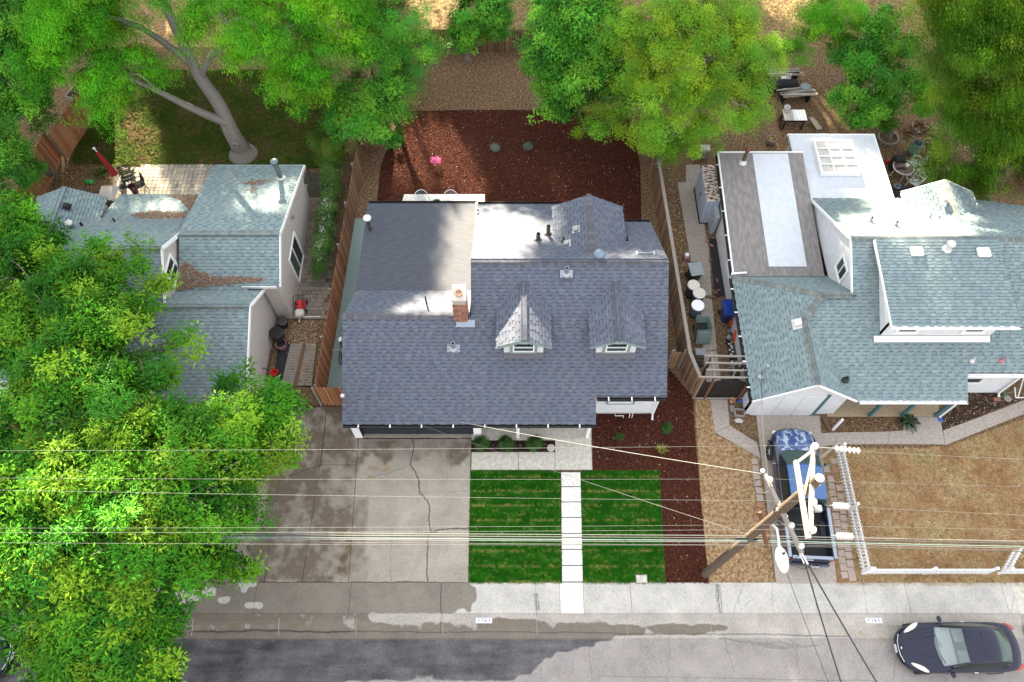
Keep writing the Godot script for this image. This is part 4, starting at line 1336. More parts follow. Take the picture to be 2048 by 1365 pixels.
	for k in 4: bp = at(1254, 482, B.call(-bp.z))
	vent_pipe(t, bp, 0.03, 0.3, "black")
	one("roof_anchor", "flash_blue", t, func(b):
		for x in [-0.35, 0.35]:
			b.cbox(v3(5.4 + x, B.call(17.6) + 0.04, 17.6), Vector3(0.1, 0.06, 0.2), 0.01)
		b.bar(v3(5.05, B.call(17.6) + 0.07, 17.6), v3(5.75, B.call(17.6) + 0.07, 17.6), 0.03, 0.02))
	# pipes under the front right wall
	var pp = at(1240, 832)
	var pipes = thing("water_pipes", "short white pipes and valves under the white house front wall", "pipes", pp)
	one("pipe", "ceramic", pipes, func(b): b.tube([pp + Vector3(-0.25, 0.25, -0.1), pp + Vector3(-0.25, 0.28, 0.12), pp + Vector3(0.12, 0.28, 0.12), pp + Vector3(0.12, 0.12, 0.14)], 0.022, 8))
	for k in [0.38, 0.5]:
		one("pipe", "ceramic", pipes, func(b): b.tube([pp + Vector3(k, 0.3, -0.05), pp + Vector3(k, 0.3, 0.1), pp + Vector3(k, 0.05, 0.12)], 0.02, 8))

func litter_on(parent, called, pts: Array, per_m2: float, y_fn: Callable):
	# fallen leaves gathered on a roof
	var p2 = xz(pts)
	var r = Rect2(p2[0], Vector2.ZERO)
	for p in p2: r = r.expand(p)
	var xf = []; var cols = []
	for i in int(r.get_area() * per_m2):
		var p = Vector2(rnd(r.position.x, r.end.x), rnd(r.position.y, r.end.y))
		if not in_poly(p, p2): continue
		xf.append(Transform3D(Basis(Vector3.UP, rnd(0, TAU)) * Basis(Vector3.RIGHT, rnd(-0.6, 0.6)), Vector3(p.x, y_fn.call(p) + rnd(0.0, 0.03), p.y)))
		cols.append(jitter([Color(0.26, 0.17, 0.11), Color(0.19, 0.115, 0.075), Color(0.34, 0.25, 0.18), Color(0.24, 0.15, 0.11)][rng.randi() % 4], 0.25))
	many(called, chip_mesh(0.085, 0.03, 0.006), "chip", xf, cols, parent)

func build_left_house():
	var t = thing("stucco_house", "beige stucco house with blue gray stepped gable roofs left of the redwood fence", "house", v3(-14, 0, 17))
	# block A: the tall rear gable with the sliding door
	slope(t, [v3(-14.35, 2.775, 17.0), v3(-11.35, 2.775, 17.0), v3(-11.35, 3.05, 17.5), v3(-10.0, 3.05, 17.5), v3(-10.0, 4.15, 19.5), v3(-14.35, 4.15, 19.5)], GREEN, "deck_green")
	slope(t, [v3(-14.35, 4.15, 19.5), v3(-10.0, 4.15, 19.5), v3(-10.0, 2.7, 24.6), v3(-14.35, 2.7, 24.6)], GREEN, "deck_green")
	caps(t, v3(-14.3, 4.155, 19.5), v3(-10.0, 4.155, 19.5), 0.42, "cap_green")
	wall(t, "wall", "stucco_beige", [v3(-10.22, 0, 17.65), v3(-10.22, 0, 24.4), v3(-10.22, 2.68, 24.4), v3(-10.22, 4.05, 19.5), v3(-10.22, 3.02, 17.65)], Vector3(-0.2, 0, 0))
	wall(t, "wall", "stucco_beige", [v3(-14.2, 0, 24.4), v3(-10.24, 0, 24.4), v3(-10.24, 2.62, 24.4), v3(-14.2, 2.62, 24.4)], Vector3(0, 0, 0.2))
	wall(t, "wall", "stucco_beige", [v3(-11.0, 0, 17.63), v3(-10.24, 0, 17.63), v3(-10.24, 3.0, 17.63), v3(-11.0, 3.0, 17.63)], Vector3(0, 0, -0.2))
	for q in [[4.13, 19.5, 3.02, 17.5], [4.13, 19.5, 2.67, 24.6]]:
		one("rake_trim", "paint_white", t, func(b): b.bar(v3(-10.0, q[0] - 0.06, q[1]), v3(-10.0, q[2] - 0.06, q[3]), 0.04, 0.17))
	boxy("fascia", "paint_white", t, v3(-12.1, 2.6, 24.62), Vector3(4.3, 0.14, 0.04))
	window(t, v3(-10.22, 0.98, 20.42), Vector3(0, 0, -1), Vector3(1, 0, 0), 1.55, 1.78, "paint_white", "paint_white", "v", 0.07)
	one("wall_lamp", "metal", t, func(b): b.lathe([Vector2(0.04, 0.0), Vector2(0.07, 0.05), Vector2(0.05, 0.2), Vector2(0, 0.22)], v3(-10.12, 2.45, 21.6), 10))
	flue(t, at(562, 358, 2.98), 0.11, 1.1, "metal_teal", "metal_teal", "ceramic", 1.7)
	litter_on(t, "fallen_leaves", [at(480, 372, 3.0), at(520, 360, 3.0), at(540, 364, 3.0), at(525, 376, 3.0)], 240, func(p): return 4.15 - 0.2843 * (-p.y - 19.5) + 0.02)
	litter_on(t, "fallen_leaves", [at(490, 390, 3.1), at(512, 375, 3.1), at(516, 385, 3.1), at(498, 395, 3.1)], 240, func(p): return 4.15 - 0.2843 * (-p.y - 19.5) + 0.02)
	# block B: the long ridge with its end wall and window
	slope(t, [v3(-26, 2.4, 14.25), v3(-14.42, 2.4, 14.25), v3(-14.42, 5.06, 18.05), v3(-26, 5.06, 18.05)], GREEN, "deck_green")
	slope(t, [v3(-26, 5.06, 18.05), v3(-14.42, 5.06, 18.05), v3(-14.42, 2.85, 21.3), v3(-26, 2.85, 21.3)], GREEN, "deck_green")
	caps(t, v3(-25.9, 5.065, 18.05), v3(-14.42, 5.065, 18.05), 0.7, "cap_green")
	wall(t, "wall", "stucco_beige", [v3(-14.5, 2.0, 14.9), v3(-14.5, 2.0, 20.9), v3(-14.5, 3.0, 20.9), v3(-14.5, 4.98, 18.05), v3(-14.5, 2.75, 14.9)], Vector3(-0.2, 0, 0))
	for q in [[2.38, 14.25], [2.83, 21.3]]:
		one("rake_trim", "paint_white", t, func(b): b.bar(v3(-14.41, 5.0, 18.05), v3(-14.41, q[0] - 0.06, q[1]), 0.04, 0.17))
	window(t, v3(-14.49, 3.68, 17.85), Vector3(0, 0, -1), Vector3(1, 0, 0), 0.95, 0.95, "paint_white", "paint_white", "h", 0.08)
	# block C: the low porch roof at the back
	slope(t, [v3(-18.6, 2.35, 23.1), v3(-14.3, 2.35, 23.1), v3(-14.3, 2.86, 21.2), v3(-18.9, 2.86, 21.2)], GREEN, "deck_green")
	var cy = func(p): return 2.35 + (23.1 + p.y) * 0.268 + 0.02
	litter_on(t, "fallen_leaves", [at(330, 390, 2.4), at(400, 390, 2.4), at(385, 430, 2.6), at(372, 415, 2.5), at(360, 400, 2.4)], 420, cy)
	litter_on(t, "fallen_leaves", [at(262, 436, 2.6), at(300, 425, 2.6), at(375, 428, 2.6), at(368, 449, 2.8), at(300, 443, 2.8)], 420, cy)
	# block D: garage gable in front
	slope(t, [v3(-20.5, 2.4, 12.05), v3(-10.78, 2.4, 12.05), v3(-10.78, 3.92, 15.97), v3(-20.5, 3.92, 15.97)], GREEN, "deck_green")
	slope(t, [v3(-18, 3.92, 15.97), v3(-10.78, 3.92, 15.97), v3(-10.78, 2.45, 17.95), v3(-18, 2.45, 17.95)], GREEN, "deck_green")
	caps(t, v3(-17.5, 3.925, 15.97), v3(-10.8, 3.925, 15.97), 0.5, "cap_green")
	wall(t, "wall", "stucco_beige", [v3(-10.98, 0, 12.2), v3(-10.98, 0, 17.75), v3(-10.98, 2.5, 17.75), v3(-10.98, 3.82, 15.97), v3(-10.98, 2.36, 12.2)], Vector3(-0.2, 0, 0))
	for q in [[2.38, 12.05], [2.43, 17.95]]:
		one("rake_trim", "paint_white", t, func(b): b.bar(v3(-10.77, 3.87, 15.97), v3(-10.77, q[0] - 0.05, q[1]), 0.04, 0.15))
	one("downspout", "metal", t, func(b): b.tube([v3(-10.9, 2.35, 17.75), v3(-10.9, 2.2, 17.62), v3(-10.9, 0.1, 17.62), v3(-10.75, 0.05, 17.62)], 0.045, 8))
	boxy("fascia", "paint_white", t, v3(-10.9, 2.98, 17.46), Vector3(1.5, 0.14, 0.03))
	one("hose_tap", "metal_dark", t, func(b): b.tube([v3(-10.98, 0.7, 14.7), v3(-10.85, 0.7, 14.7), v3(-10.82, 0.55, 14.7)], 0.03, 6))
	wall(t, "wall", "stucco_beige", [v3(-20.3, 0, 12.3), v3(-11.0, 0, 12.3), v3(-11.0, 2.3, 12.3), v3(-20.3, 2.3, 12.3)], Vector3(0, 0, -0.2))
	gutter(t, v3(-20.5, 2.33, 12.0), v3(-10.8, 2.33, 12.0), "paint_white")
	var gd = boxy("garage_door", "glass_dark", t, v3(-14.6, 1.05, 12.28), Vector3(4.4, 2.1, 0.06))
	one("door_trim", "paint_white", gd, func(b):
		b.box(v3(-16.85, 1.1, 12.25), Vector3(0.12, 2.2, 0.1))
		b.box(v3(-12.35, 1.1, 12.25), Vector3(0.12, 2.2, 0.1)))
	# leaves gathered in the valley between the roofs
	litter_on(t, "fallen_leaves", [at(362, 538, 3.3), at(378, 530, 3.3), at(396, 546, 3.2), at(430, 558, 3.1), at(538, 566, 2.8), at(530, 574, 2.7), at(420, 580, 2.8), at(352, 582, 3.0)], 700,
		func(p): return max(3.05 + (-p.y - 17.5) * 0.55, max(3.92 - (-p.y - 15.97) * 0.742, 2.8)) + 0.02)
	# left end of the front
	slope(t, [v3(-27, 2.4, 13.3), v3(-20.4, 2.4, 13.3), v3(-20.4, 3.2, 15.2), v3(-27, 3.2, 15.2)], GREEN, "deck_green")
	wall(t, "wall", "stucco_beige", [v3(-27, 0, 13.7), v3(-20.4, 0, 13.7), v3(-20.4, 2.3, 13.7), v3(-27, 2.3, 13.7)], Vector3(0, 0, -0.2))
	gutter(t, v3(-27, 2.33, 13.25), v3(-20.5, 2.33, 13.25), "paint_white")
	window(t, v3(-21.3, 1.5, 13.68), Vector3.RIGHT, Vector3(0, 0, 1), 1.4, 1.2, "paint_white", "paint_white", "h", 0.08)
	# block E: small gable running away from the street
	for s in [-1.0, 1.0]:
		slope(t, [v3(-20.4 + s * 1.62, 2.92, 18.6), v3(-20.4, 3.62, 18.6), v3(-20.4, 3.62, 22.5), v3(-20.4 + s * 1.62, 2.92, 22.5)], GREEN, "deck_green")
		wall(t, "wall", "stucco_beige", [v3(-20.4 + s * 1.45, 0, 19.5), v3(-20.4 + s * 1.45, 0, 22.3), v3(-20.4 + s * 1.45, 2.95, 22.3), v3(-20.4 + s * 1.45, 2.95, 19.5)], Vector3(-s * 0.15, 0, 0))
	wall(t, "wall", "stucco_beige", [v3(-21.84, 0, 22.3), v3(-18.96, 0, 22.3), v3(-18.96, 2.9, 22.3), v3(-20.4, 3.5, 22.3), v3(-21.84, 2.9, 22.3)], Vector3(0, 0, 0.15))
	wall(t, "wall", "stucco_beige", [v3(-25.8, 0, 21.1), v3(-14.6, 0, 21.1), v3(-14.6, 2.8, 21.1), v3(-25.8, 2.8, 21.1)], Vector3(0, 0, 0.2))
	var p1 = at(150, 462, 3.4)
	flue(t, p1, 0.13, 0.5, "metal_blue", "ceramic", "ceramic", 1.3)
	var p2 = at(132, 412, 3.6)
	hood_vent(t, p2 + Vector3(0, -0.05, 0), Vector3(0.4, 1, 0).normalized(), Vector3(0, 0, 1), "black_soft", 0.8)
	vent_pipe(t, at(167, 455, 3.3), 0.06, 0.3, "black")
	vent_pipe(t, at(232, 447, 3.0), 0.04, 0.35, "black")

func build_right_house():
	var t = thing("long_house", "white walled house with gray green roofs and flat rear roof, right of the board fence", "house", v3(15, 0, 17))
	var F = func(f): return 2.2 + 0.5 * (f - 12.5)
	var B = func(f): return 5.19 - 0.61 * (f - 18.47)
	var g = "deck_green"
	var H = func(f): return 2.3 + 0.108 * (f - 18.6)      # flat rear roof, rising a little to the back
	var tilt = Basis(Vector3.RIGHT, -atan(0.108) * -1.0)
	# main roof
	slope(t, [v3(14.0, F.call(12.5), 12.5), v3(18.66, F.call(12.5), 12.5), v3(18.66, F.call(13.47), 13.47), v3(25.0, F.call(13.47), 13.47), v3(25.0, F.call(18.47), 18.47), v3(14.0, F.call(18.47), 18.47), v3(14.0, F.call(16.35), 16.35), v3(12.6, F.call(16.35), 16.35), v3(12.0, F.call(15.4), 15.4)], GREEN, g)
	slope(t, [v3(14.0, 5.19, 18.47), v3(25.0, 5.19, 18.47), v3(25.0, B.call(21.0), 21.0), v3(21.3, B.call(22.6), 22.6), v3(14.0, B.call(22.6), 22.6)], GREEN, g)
	caps(t, v3(14.0, 5.195, 18.47), v3(24.9, 5.195, 18.47), 0.55, "cap_green")
	# garage gable
	var el = v3(9.85, 2.2, 12.5)
	slope(t, [el, v3(9.85, 2.2, 18.55), v3(12.72, 4.28, 16.3), v3(12.05, 3.79, 15.5), v3(12.0, 3.76, 12.5)], GREEN, g)
	slope(t, [v3(14.15, 2.2, 12.5), v3(12.0, 3.76, 12.5), v3(12.0, 3.76, 15.6), v3(14.15, 2.2, 15.6)], GREEN, g)
	slope(t, [v3(9.85, 2.2, 18.55), v3(14.1, 2.2, 18.55), v3(14.1, 4.28, 16.3), v3(12.72, 4.28, 16.3)], GREEN, g)
	caps(t, v3(12.0, 3.765, 15.5), v3(12.0, 3.765, 12.5), 0.72, "cap_green")
	caps(t, v3(9.9, 2.24, 18.5), v3(12.7, 4.29, 16.3), 0.5, "cap_green")
	caps(t, v3(12.72, 4.285, 16.3), v3(14.05, 4.285, 16.3), 0.6, "cap_green")
	caps(t, v3(12.02, 3.79, 15.5), v3(12.7, 4.28, 16.3), 0.5, "cap_green")
	# walls of the garage
	wall(t, "wall", "wall_white", [v3(10.15, 0, 12.82), v3(14.0, 0, 12.82), v3(14.0, 2.15, 12.82), v3(12.0, 3.62, 12.82), v3(10.15, 2.28, 12.82)], Vector3(0, 0, -0.2))
	wall(t, "wall", "wall_white", [v3(10.15, 0, 12.84), v3(10.15, 0, 25.0), v3(10.15, 2.85, 25.0), v3(10.15, 2.2, 18.7), v3(10.15, 2.2, 18.4), v3(10.15, 2.22, 12.84)], Vector3(0.2, 0, 0))
	var d = boxy("garage_door", "wall_white", t, v3(11.7, 1.0, 12.80), Vector3(2.7, 2.0, 0.05), 0.01)
	for k in 3:
		boxy("door_board", "wall_white", d, v3(10.85 + k * 0.85, 1.0, 12.765), Vector3(0.82, 1.94, 0.03), 0.008)
	boxy("door_trim", "paint_teal", t, v3(13.12, 1.02, 12.79), Vector3(0.12, 2.1, 0.08), 0.01)
	one("rake_trim", "paint_white", t, func(b):
		b.bar(v3(9.85, 2.12, 12.47), v3(12.0, 3.68, 12.47), 0.03, 0.12)
		b.bar(v3(12.0, 3.68, 12.47), v3(14.15, 2.12, 12.47), 0.03, 0.12))
	gutter(t, v3(9.79, 2.12, 12.5), v3(9.79, 2.12, 18.5), "black", "paint_white", Vector3(1, 0, 0))
	gutter(t, v3(9.83, 2.2, 18.7), v3(9.83, 2.9, 25.1), "black", "paint_white", Vector3(1, 0, 0))
	boxy("rake_trim", "paint_white", t, v3(9.88, H.call(21.85), 21.85), Vector3(0.06, 0.1, 6.5), 0, tilt)
	one("downspout", "paint_white", t, func(b): b.tube([v3(9.8, 2.3, 18.62), v3(10.1, 2.36, 18.62), v3(10.45, 2.42, 18.6)], 0.05, 8))
	window(t, v3(10.14, 1.45, 19.6), Vector3(0, 0, 1), Vector3(-1, 0, 0), 0.9, 0.9, "paint_white", "paint_white", "v", 0.07)
	# flat roof: gray membrane with a white strip
	wall(t, "flat_roof", "membrane_gray", [v3(9.92, H.call(18.5), 18.5), v3(13.95, H.call(18.5), 18.5), v3(13.95, H.call(25.1), 25.1), v3(9.92, H.call(25.1), 25.1)], Vector3(0, -0.14, 0))
	for s in [[9.93, 10.7], [10.6, 11.5]]:
		boxy("membrane_sheet", "membrane_gray", t, v3((s[0] + s[1]) / 2, H.call(21.85) + 0.006 + s[1] * 0.0004, 21.85), Vector3(s[1] - s[0], 0.008, 6.45), 0, tilt)
	for s in [[11.52, 12.4], [12.36, 13.22]]:
		boxy("membrane_strip", "membrane_white", t, v3((s[0] + s[1]) / 2, H.call(22.0) + 0.014 + s[1] * 0.0004, 22.0), Vector3(s[1] - s[0], 0.012, 6.1), 0, tilt)
	boxy("edge_trim", "paint_white", t, v3(11.95, 3.0, 25.12), Vector3(4.1, 0.1, 0.06))
	flue(t, at(1486, 325, 2.96), 0.085, 0.78, "pole", "wood_rust", "ceramic", 1.45)
	# gable end wall over the flat roof
	wall(t, "wall", "wall_white", [v3(14.1, 2.3, 16.35), v3(14.1, 2.3, 22.5), v3(14.1, 2.62, 22.5), v3(14.1, 5.12, 18.47), v3(14.1, 4.06, 16.35)], Vector3(0.2, 0, 0))
	one("rake_trim", "paint_white", t, func(b):
		b.bar(v3(13.98, 5.12, 18.47), v3(13.98, B.call(22.6) - 0.07, 22.6), 0.05, 0.13)
		b.bar(v3(13.98, 5.12, 18.47), v3(13.98, F.call(16.4) - 0.05, 16.4), 0.05, 0.13))
	window(t, v3(14.09, 3.62, 18.0), Vector3(0, 0, 1), Vector3(-1, 0, 0), 0.85, 0.85, "paint_white", "paint_white", "v", 0.07)
	# white flat roof with the panelled skylight
	wall(t, "flat_roof", "membrane_white", [v3(13.97, 2.62, 22.4), v3(17.85, 2.62, 22.4), v3(17.85, 2.62, 26.6), v3(13.66, 2.62, 26.6), v3(13.66, 2.62, 25.16), v3(13.97, 2.62, 25.16)], Vector3(0, -0.16, 0))
	boxy("edge_trim", "paint_white", t, v3(15.75, 2.60, 26.62), Vector3(4.3, 0.14, 0.05))
	boxy("edge_trim", "paint_white", t, v3(17.87, 2.60, 24.5), Vector3(0.05, 0.14, 4.2))
	wall(t, "wall", "wall_white", [v3(17.7, 0, 22.4), v3(17.7, 0, 26.4), v3(17.7, 2.46, 26.4), v3(17.7, 2.46, 22.4)], Vector3(-0.15, 0, 0))
	wall(t, "wall", "wall_white", [v3(10.2, 0, 25.0), v3(13.8, 0, 25.0), v3(13.8, 2.85, 25.0), v3(10.2, 2.85, 25.0)], Vector3(0, 0, 0.15))
	wall(t, "wall", "wall_white", [v3(13.8, 0, 26.4), v3(17.7, 0, 26.4), v3(17.7, 2.46, 26.4), v3(13.8, 2.46, 26.4)], Vector3(0, 0, 0.15))
	var sl = one("skylight", "paint_white", t, func(b):
		for q in [[14.72, 25.0, 0.08, 2.1], [16.52, 25.0, 0.08, 2.1]]: b.box(v3(q[0], 2.76, q[1]), Vector3(q[2], 0.24, q[3]))
		for q in [[15.62, 24.0, 1.72, 0.08], [15.62, 26.0, 1.72, 0.08]]: b.box(v3(q[0], 2.76, q[1]), Vector3(q[2], 0.24, q[3]))
		for k in [1, 2]: b.box(v3(14.72 + 0.6 * k, 2.88, 25.0), Vector3(0.05, 0.05, 1.9))
		for k in [1, 2, 3]: b.box(v3(15.62, 2.879, 24.0 + 0.5 * k), Vector3(1.7, 0.046, 0.05)))
	for i in 3:
		for k in 4:
			var b = MB.new()
			for r in 6:
				var x0 = 14.76 + i * 0.6 + r * 0.095; 
				b.bar(v3(x0 + 0.03, 2.845, 24.06 + k * 0.5), v3(x0 + 0.03, 2.845, 24.46 + k * 0.5), 0.052, 0.02)
				b.bar(v3(x0 + 0.078, 2.838, 24.06 + k * 0.5), v3(x0 + 0.078, 2.838, 24.46 + k * 0.5), 0.045, 0.012)
			obj("skylight_panel", b, "acrylic", sl)
	boxy("skylight_floor", "gray_box", sl, v3(15.62, 2.66, 25.0), Vector3(1.74, 0.06, 1.98))
	# small gable at the back
	for s in [-1.0, 1.0]:
		slope(t, [v3(19.6 + s * 1.62, 3.2, 18.9), v3(19.6, 4.02, 18.9), v3(19.6, 4.02, 22.55), v3(19.6 + s * 1.62, 3.2, 22.55)], GREEN, g)
		wall(t, "wall", "wall_white", [v3(19.6 + s * 1.48, 0, 20.5), v3(19.6 + s * 1.48, 0, 22.4), v3(19.6 + s * 1.48, 3.2, 22.4), v3(19.6 + s * 1.48, 3.2, 20.5)], Vector3(-s * 0.15, 0, 0))
		one("rake_trim", "paint_white", t, func(b): b.bar(v3(19.6, 3.95, 22.57), v3(19.6 + s * 1.62, 3.13, 22.57), 0.04, 0.12))
		boxy("rake_trim", "paint_white", t, v3(19.6 + s * 1.63, 3.15, 20.9), Vector3(0.04, 0.1, 3.2))
	wall(t, "wall", "wall_white", [v3(18.14, 0, 22.4), v3(21.06, 0, 22.4), v3(21.06, 3.2, 22.4), v3(19.6, 3.9, 22.4), v3(18.14, 3.2, 22.4)], Vector3(0, 0, 0.15))
	caps(t, v3(19.6, 4.025, 22.5), v3(19.6, 4.025, 20.2), 0.5, "cap_green")
	# shed dormer over the front slope
	slope(t, [v3(14.86, 4.83, 14.5), v3(19.9, 4.83, 14.5), v3(19.9, 5.32, 18.3), v3(14.86, 5.32, 18.3)], GREEN, g)
	wall(t, "wall", "wall_white", [v3(15.1, 3.2, 14.86), v3(19.45, 3.2, 14.86), v3(19.45, 4.74, 14.86), v3(15.1, 4.74, 14.86)], Vector3(0, 0, -0.15))
	for x in [15.1, 19.6]:
		wall(t, "wall", "wall_white", [v3(x, 3.3, 14.87), v3(x, 4.74, 14.87), v3(x, 5.2, 18.2), v3(x, 4.95, 18.2)], Vector3(-0.15 if x > 16 else 0.15, 0, 0))
	one("rake_trim", "paint_white", t, func(b): b.bar(v3(14.85, 4.77, 14.5), v3(14.85, 5.26, 18.3), 0.04, 0.13))
	gutter(t, v3(14.86, 4.77, 14.44), v3(19.9, 4.77, 14.44), "paint_white")
	boxy("apron_flashing", "paint_white", t, v3(17.2, F.call(14.72) + 0.05, 14.72), Vector3(4.75, 0.02, 0.26), 0, Basis(Vector3.RIGHT, 0.464))
	for x in [16.0, 18.7]:
		window(t, v3(x, 4.12, 14.85), Vector3.RIGHT, Vector3(0, 0, 1), 0.8, 0.8, "paint_white", "paint_white", "h", 0.08)
	var up = Vector3(0, 1, 0.129).normalized()
	for q in [[1833, 504], [1967, 506]]:
		var p = at(q[0], q[1], 5.25)
		p.y = 4.83 + 0.129 * (-p.z - 14.5)
		boxy("skylight_dome", "paint_white", t, p + up * 0.06, Vector3(0.52, 0.14, 0.42), 0.04, Basis(Vector3.RIGHT, 0.128))
	var wv = at(1893, 500, 5.2); wv.y = 4.83 + 0.129 * (-wv.z - 14.5)
	one("cap_vent", "ceramic", t, func(b): b.lathe([Vector2(0.2, -0.03), Vector2(0.19, 0.02), Vector2(0.1, 0.06), Vector2(0.1, 0.32), Vector2(0.2, 0.34), Vector2(0.12, 0.46), Vector2(0, 0.5)], wv, 12))
	for q in [[1945, 722, "ceramic"], [2003, 722, "pink"]]:
		var p = at(q[0], q[1], 2.9)
		for k in 3: p = at(q[0], q[1], F.call(-p.z))
		vent_pipe(t, p, 0.045, 0.3, q[2])
	var hv = at(1586, 664, 2.9); hv.y = 2.2 + (hv.x - 9.85) * 0.725
	hood_vent(t, hv, Vector3(-0.6, 1, 0).normalized(), Vector3(-1, -0.72, 0).normalized(), "ceramic", 1.15)
	vent_pipe(t, at(1692, 760, 2.9), 0.06, 0.2, "black")
	for q in [[1740, 443], [1790, 452]]:
		var p = at(q[0], q[1], 4.2)
		for k in 3: p = at(q[0], q[1], B.call(-p.z))
		vent_pipe(t, p, 0.07, 0.28, "metal")
	var c4 = at(1890, 400, 4.0); hood_vent(t, c4, Vector3(0.1, 1, 0).normalized(), Vector3(0, 0, 1), "stone_pale", 0.8)
	for q in [[1858, 436], [1875, 440]]:
		vent_pipe(t, at(q[0], q[1], 3.9), 0.05, 0.25, "metal")
	# service mast on the garage roof
	one("service_mast", "metal", t, func(b):
		var p = at(1522, 752, 2.7)
		b.tube([p - Vector3(0, 0.4, 0), p + Vector3(0, 0.85, 0)], 0.035, 8)
		b.lathe([Vector2(0.16, 0.0), Vector2(0.14, 0.05), Vector2(0.05, 0.12)], p, 10)
		b.ball(p + Vector3(0, 0.9, 0), Vector3(0.08, 0.08, 0.08), 8, 6))
	# porch
	var pb = MB.new()
	pb.slab(flat([1655, 833, 1878, 832, 1878, 770, 1655, 770], 0.08), Vector3(0, -0.1, 0))
	obj("porch_floor", pb, "concrete_porch", t)
	wall(t, "wall", "wall_white", [v3(14.0, 0, 15.0), v3(18.6, 0, 15.0), v3(18.6, 3.0, 15.0), v3(14.0, 3.0, 15.0)], Vector3(0, 0, -0.15))
	wall(t, "wall", "wall_white", [v3(14.0, 0, 12.86), v3(14.0, 0, 15.0), v3(14.0, 2.9, 15.0), v3(14.0, 2.1, 12.86)], Vector3(-0.15, 0, 0))
	for x in [15.55, 16.95, 18.42]:
		boxy("porch_post", "paint_teal", t, v3(x, 1.1, 12.72), Vector3(0.13, 2.15, 0.13), 0.012)
	boxy("porch_beam", "paint_teal", t, v3(16.4, 2.1, 12.72), Vector3(4.5, 0.16, 0.12), 0.01)
	gutter(t, v3(14.25, 2.13, 12.43), v3(18.66, 2.13, 12.43), "paint_white", "paint_white")
	one("downspout", "paint_white", t, func(b): b.tube([v3(18.62, 2.1, 12.45), v3(18.55, 1.9, 12.62), v3(18.55, 0.15, 12.62)], 0.05, 8))
	# far right front
	wall(t, "wall", "wall_white", [v3(18.7, 0, 13.85), v3(21.5, 0, 13.85), v3(21.5, 2.85, 13.85), v3(18.7, 2.85, 13.85)], Vector3(0, 0, -0.15))
	lap_boards(t, "wall_white", v3(18.7, 0.1, 13.845), Vector3.RIGHT, 2.78, 2.5, Vector3(0, 0, 1), 0.2)
	window(t, v3(19.35, 1.55, 13.82), Vector3.RIGHT, Vector3(0, 0, 1), 1.5, 0.95, "paint_white", "paint_white", "h", 0.07)
	wall(t, "wall", "wall_white", [v3(21.5, 0, 13.9), v3(21.5, 0, 20.5), v3(21.5, 3.6, 20.5), v3(21.5, 4.9, 18.47), v3(21.5, 2.8, 13.9)], Vector3(-0.15, 0, 0))
	gutter(t, v3(18.7, 2.61, 13.4), v3(25, 2.61, 13.4), "paint_white", "paint_white")
	one("downspout", "paint_white", t, func(b): b.tube([v3(21.45, 2.6, 13.45), v3(21.45, 2.4, 13.75), v3(21.45, 0.2, 13.75), v3(21.45, 0.1, 13.6)], 0.05, 8))

# ---- fences -----------------------------------------------------------------------------
# boards stand side by side from a to b; face is the side on which the boards are nailed
func board_fence(called, label, a: Vector3, b: Vector3, hgt: float, tone: Callable, bw := 0.14, cap := "", posts := "wood_gray", top_cut := false):
	var t = thing(called, label, "fence", Vector3(a.x, 0, a.z))
	a.y = 0; b.y = 0
	var d = (b - a).normalized()
	var nrm = Vector3(-d.z, 0, d.x)
	var meshes = []
	for k in 3:
		var m = MB.new()
		var w = bw - 0.012 - 0.006 * k
		if top_cut:
			m.slab([Vector3(-w / 2, 0.03, 0), Vector3(w / 2, 0.03, 0), Vector3(w / 2, hgt - 0.05, 0), Vector3(w / 2 - 0.035, hgt, 0), Vector3(-w / 2 + 0.035, hgt, 0), Vector3(-w / 2, hgt - 0.05, 0)], Vector3(0, 0, -0.018))
		else:
			m.cbox(Vector3(0, hgt / 2 + 0.02, -0.009), Vector3(w, hgt - 0.02, 0.018), 0.003)
		meshes.append(m.mesh())
	var n = int(a.distance_to(b) / bw)
	for i in n:
		var o = obj("board", meshes[rng.randi() % 3], tone.call(i / float(n)), t, true)
		var p = a + d * (i + 0.5) * bw - a
		o.transform = Transform3D(Basis(d, Vector3.UP, d.cross(Vector3.UP)) * Basis(Vector3.BACK, rnd(-0.006, 0.006)), p + nrm * rnd(0, 0.006) + Vector3(0, rnd(-0.015, 0.01), 0))
	for h in [0.3, hgt - 0.25]:
		one("rail", posts, t, func(m): m.bar(a + Vector3(0, h, 0) - nrm * 0.04, b + Vector3(0, h, 0) - nrm * 0.04, 0.045, 0.09))
	var np = max(1, int(a.distance_to(b) / 2.4))
	for i in np + 1:
		boxy("post", posts, t, a.lerp(b, i / float(np)) - nrm * 0.11 + Vector3(0, hgt / 2 - 0.02, 0), Vector3(0.09, hgt + 0.02, 0.09), 0.008)
	if cap:
		one("cap_rail", cap, t, func(m): m.bar(a + Vector3(0, hgt + 0.03, 0) - nrm * 0.05, b + Vector3(0, hgt + 0.03, 0) - nrm * 0.05, 0.15, 0.04))
	return t

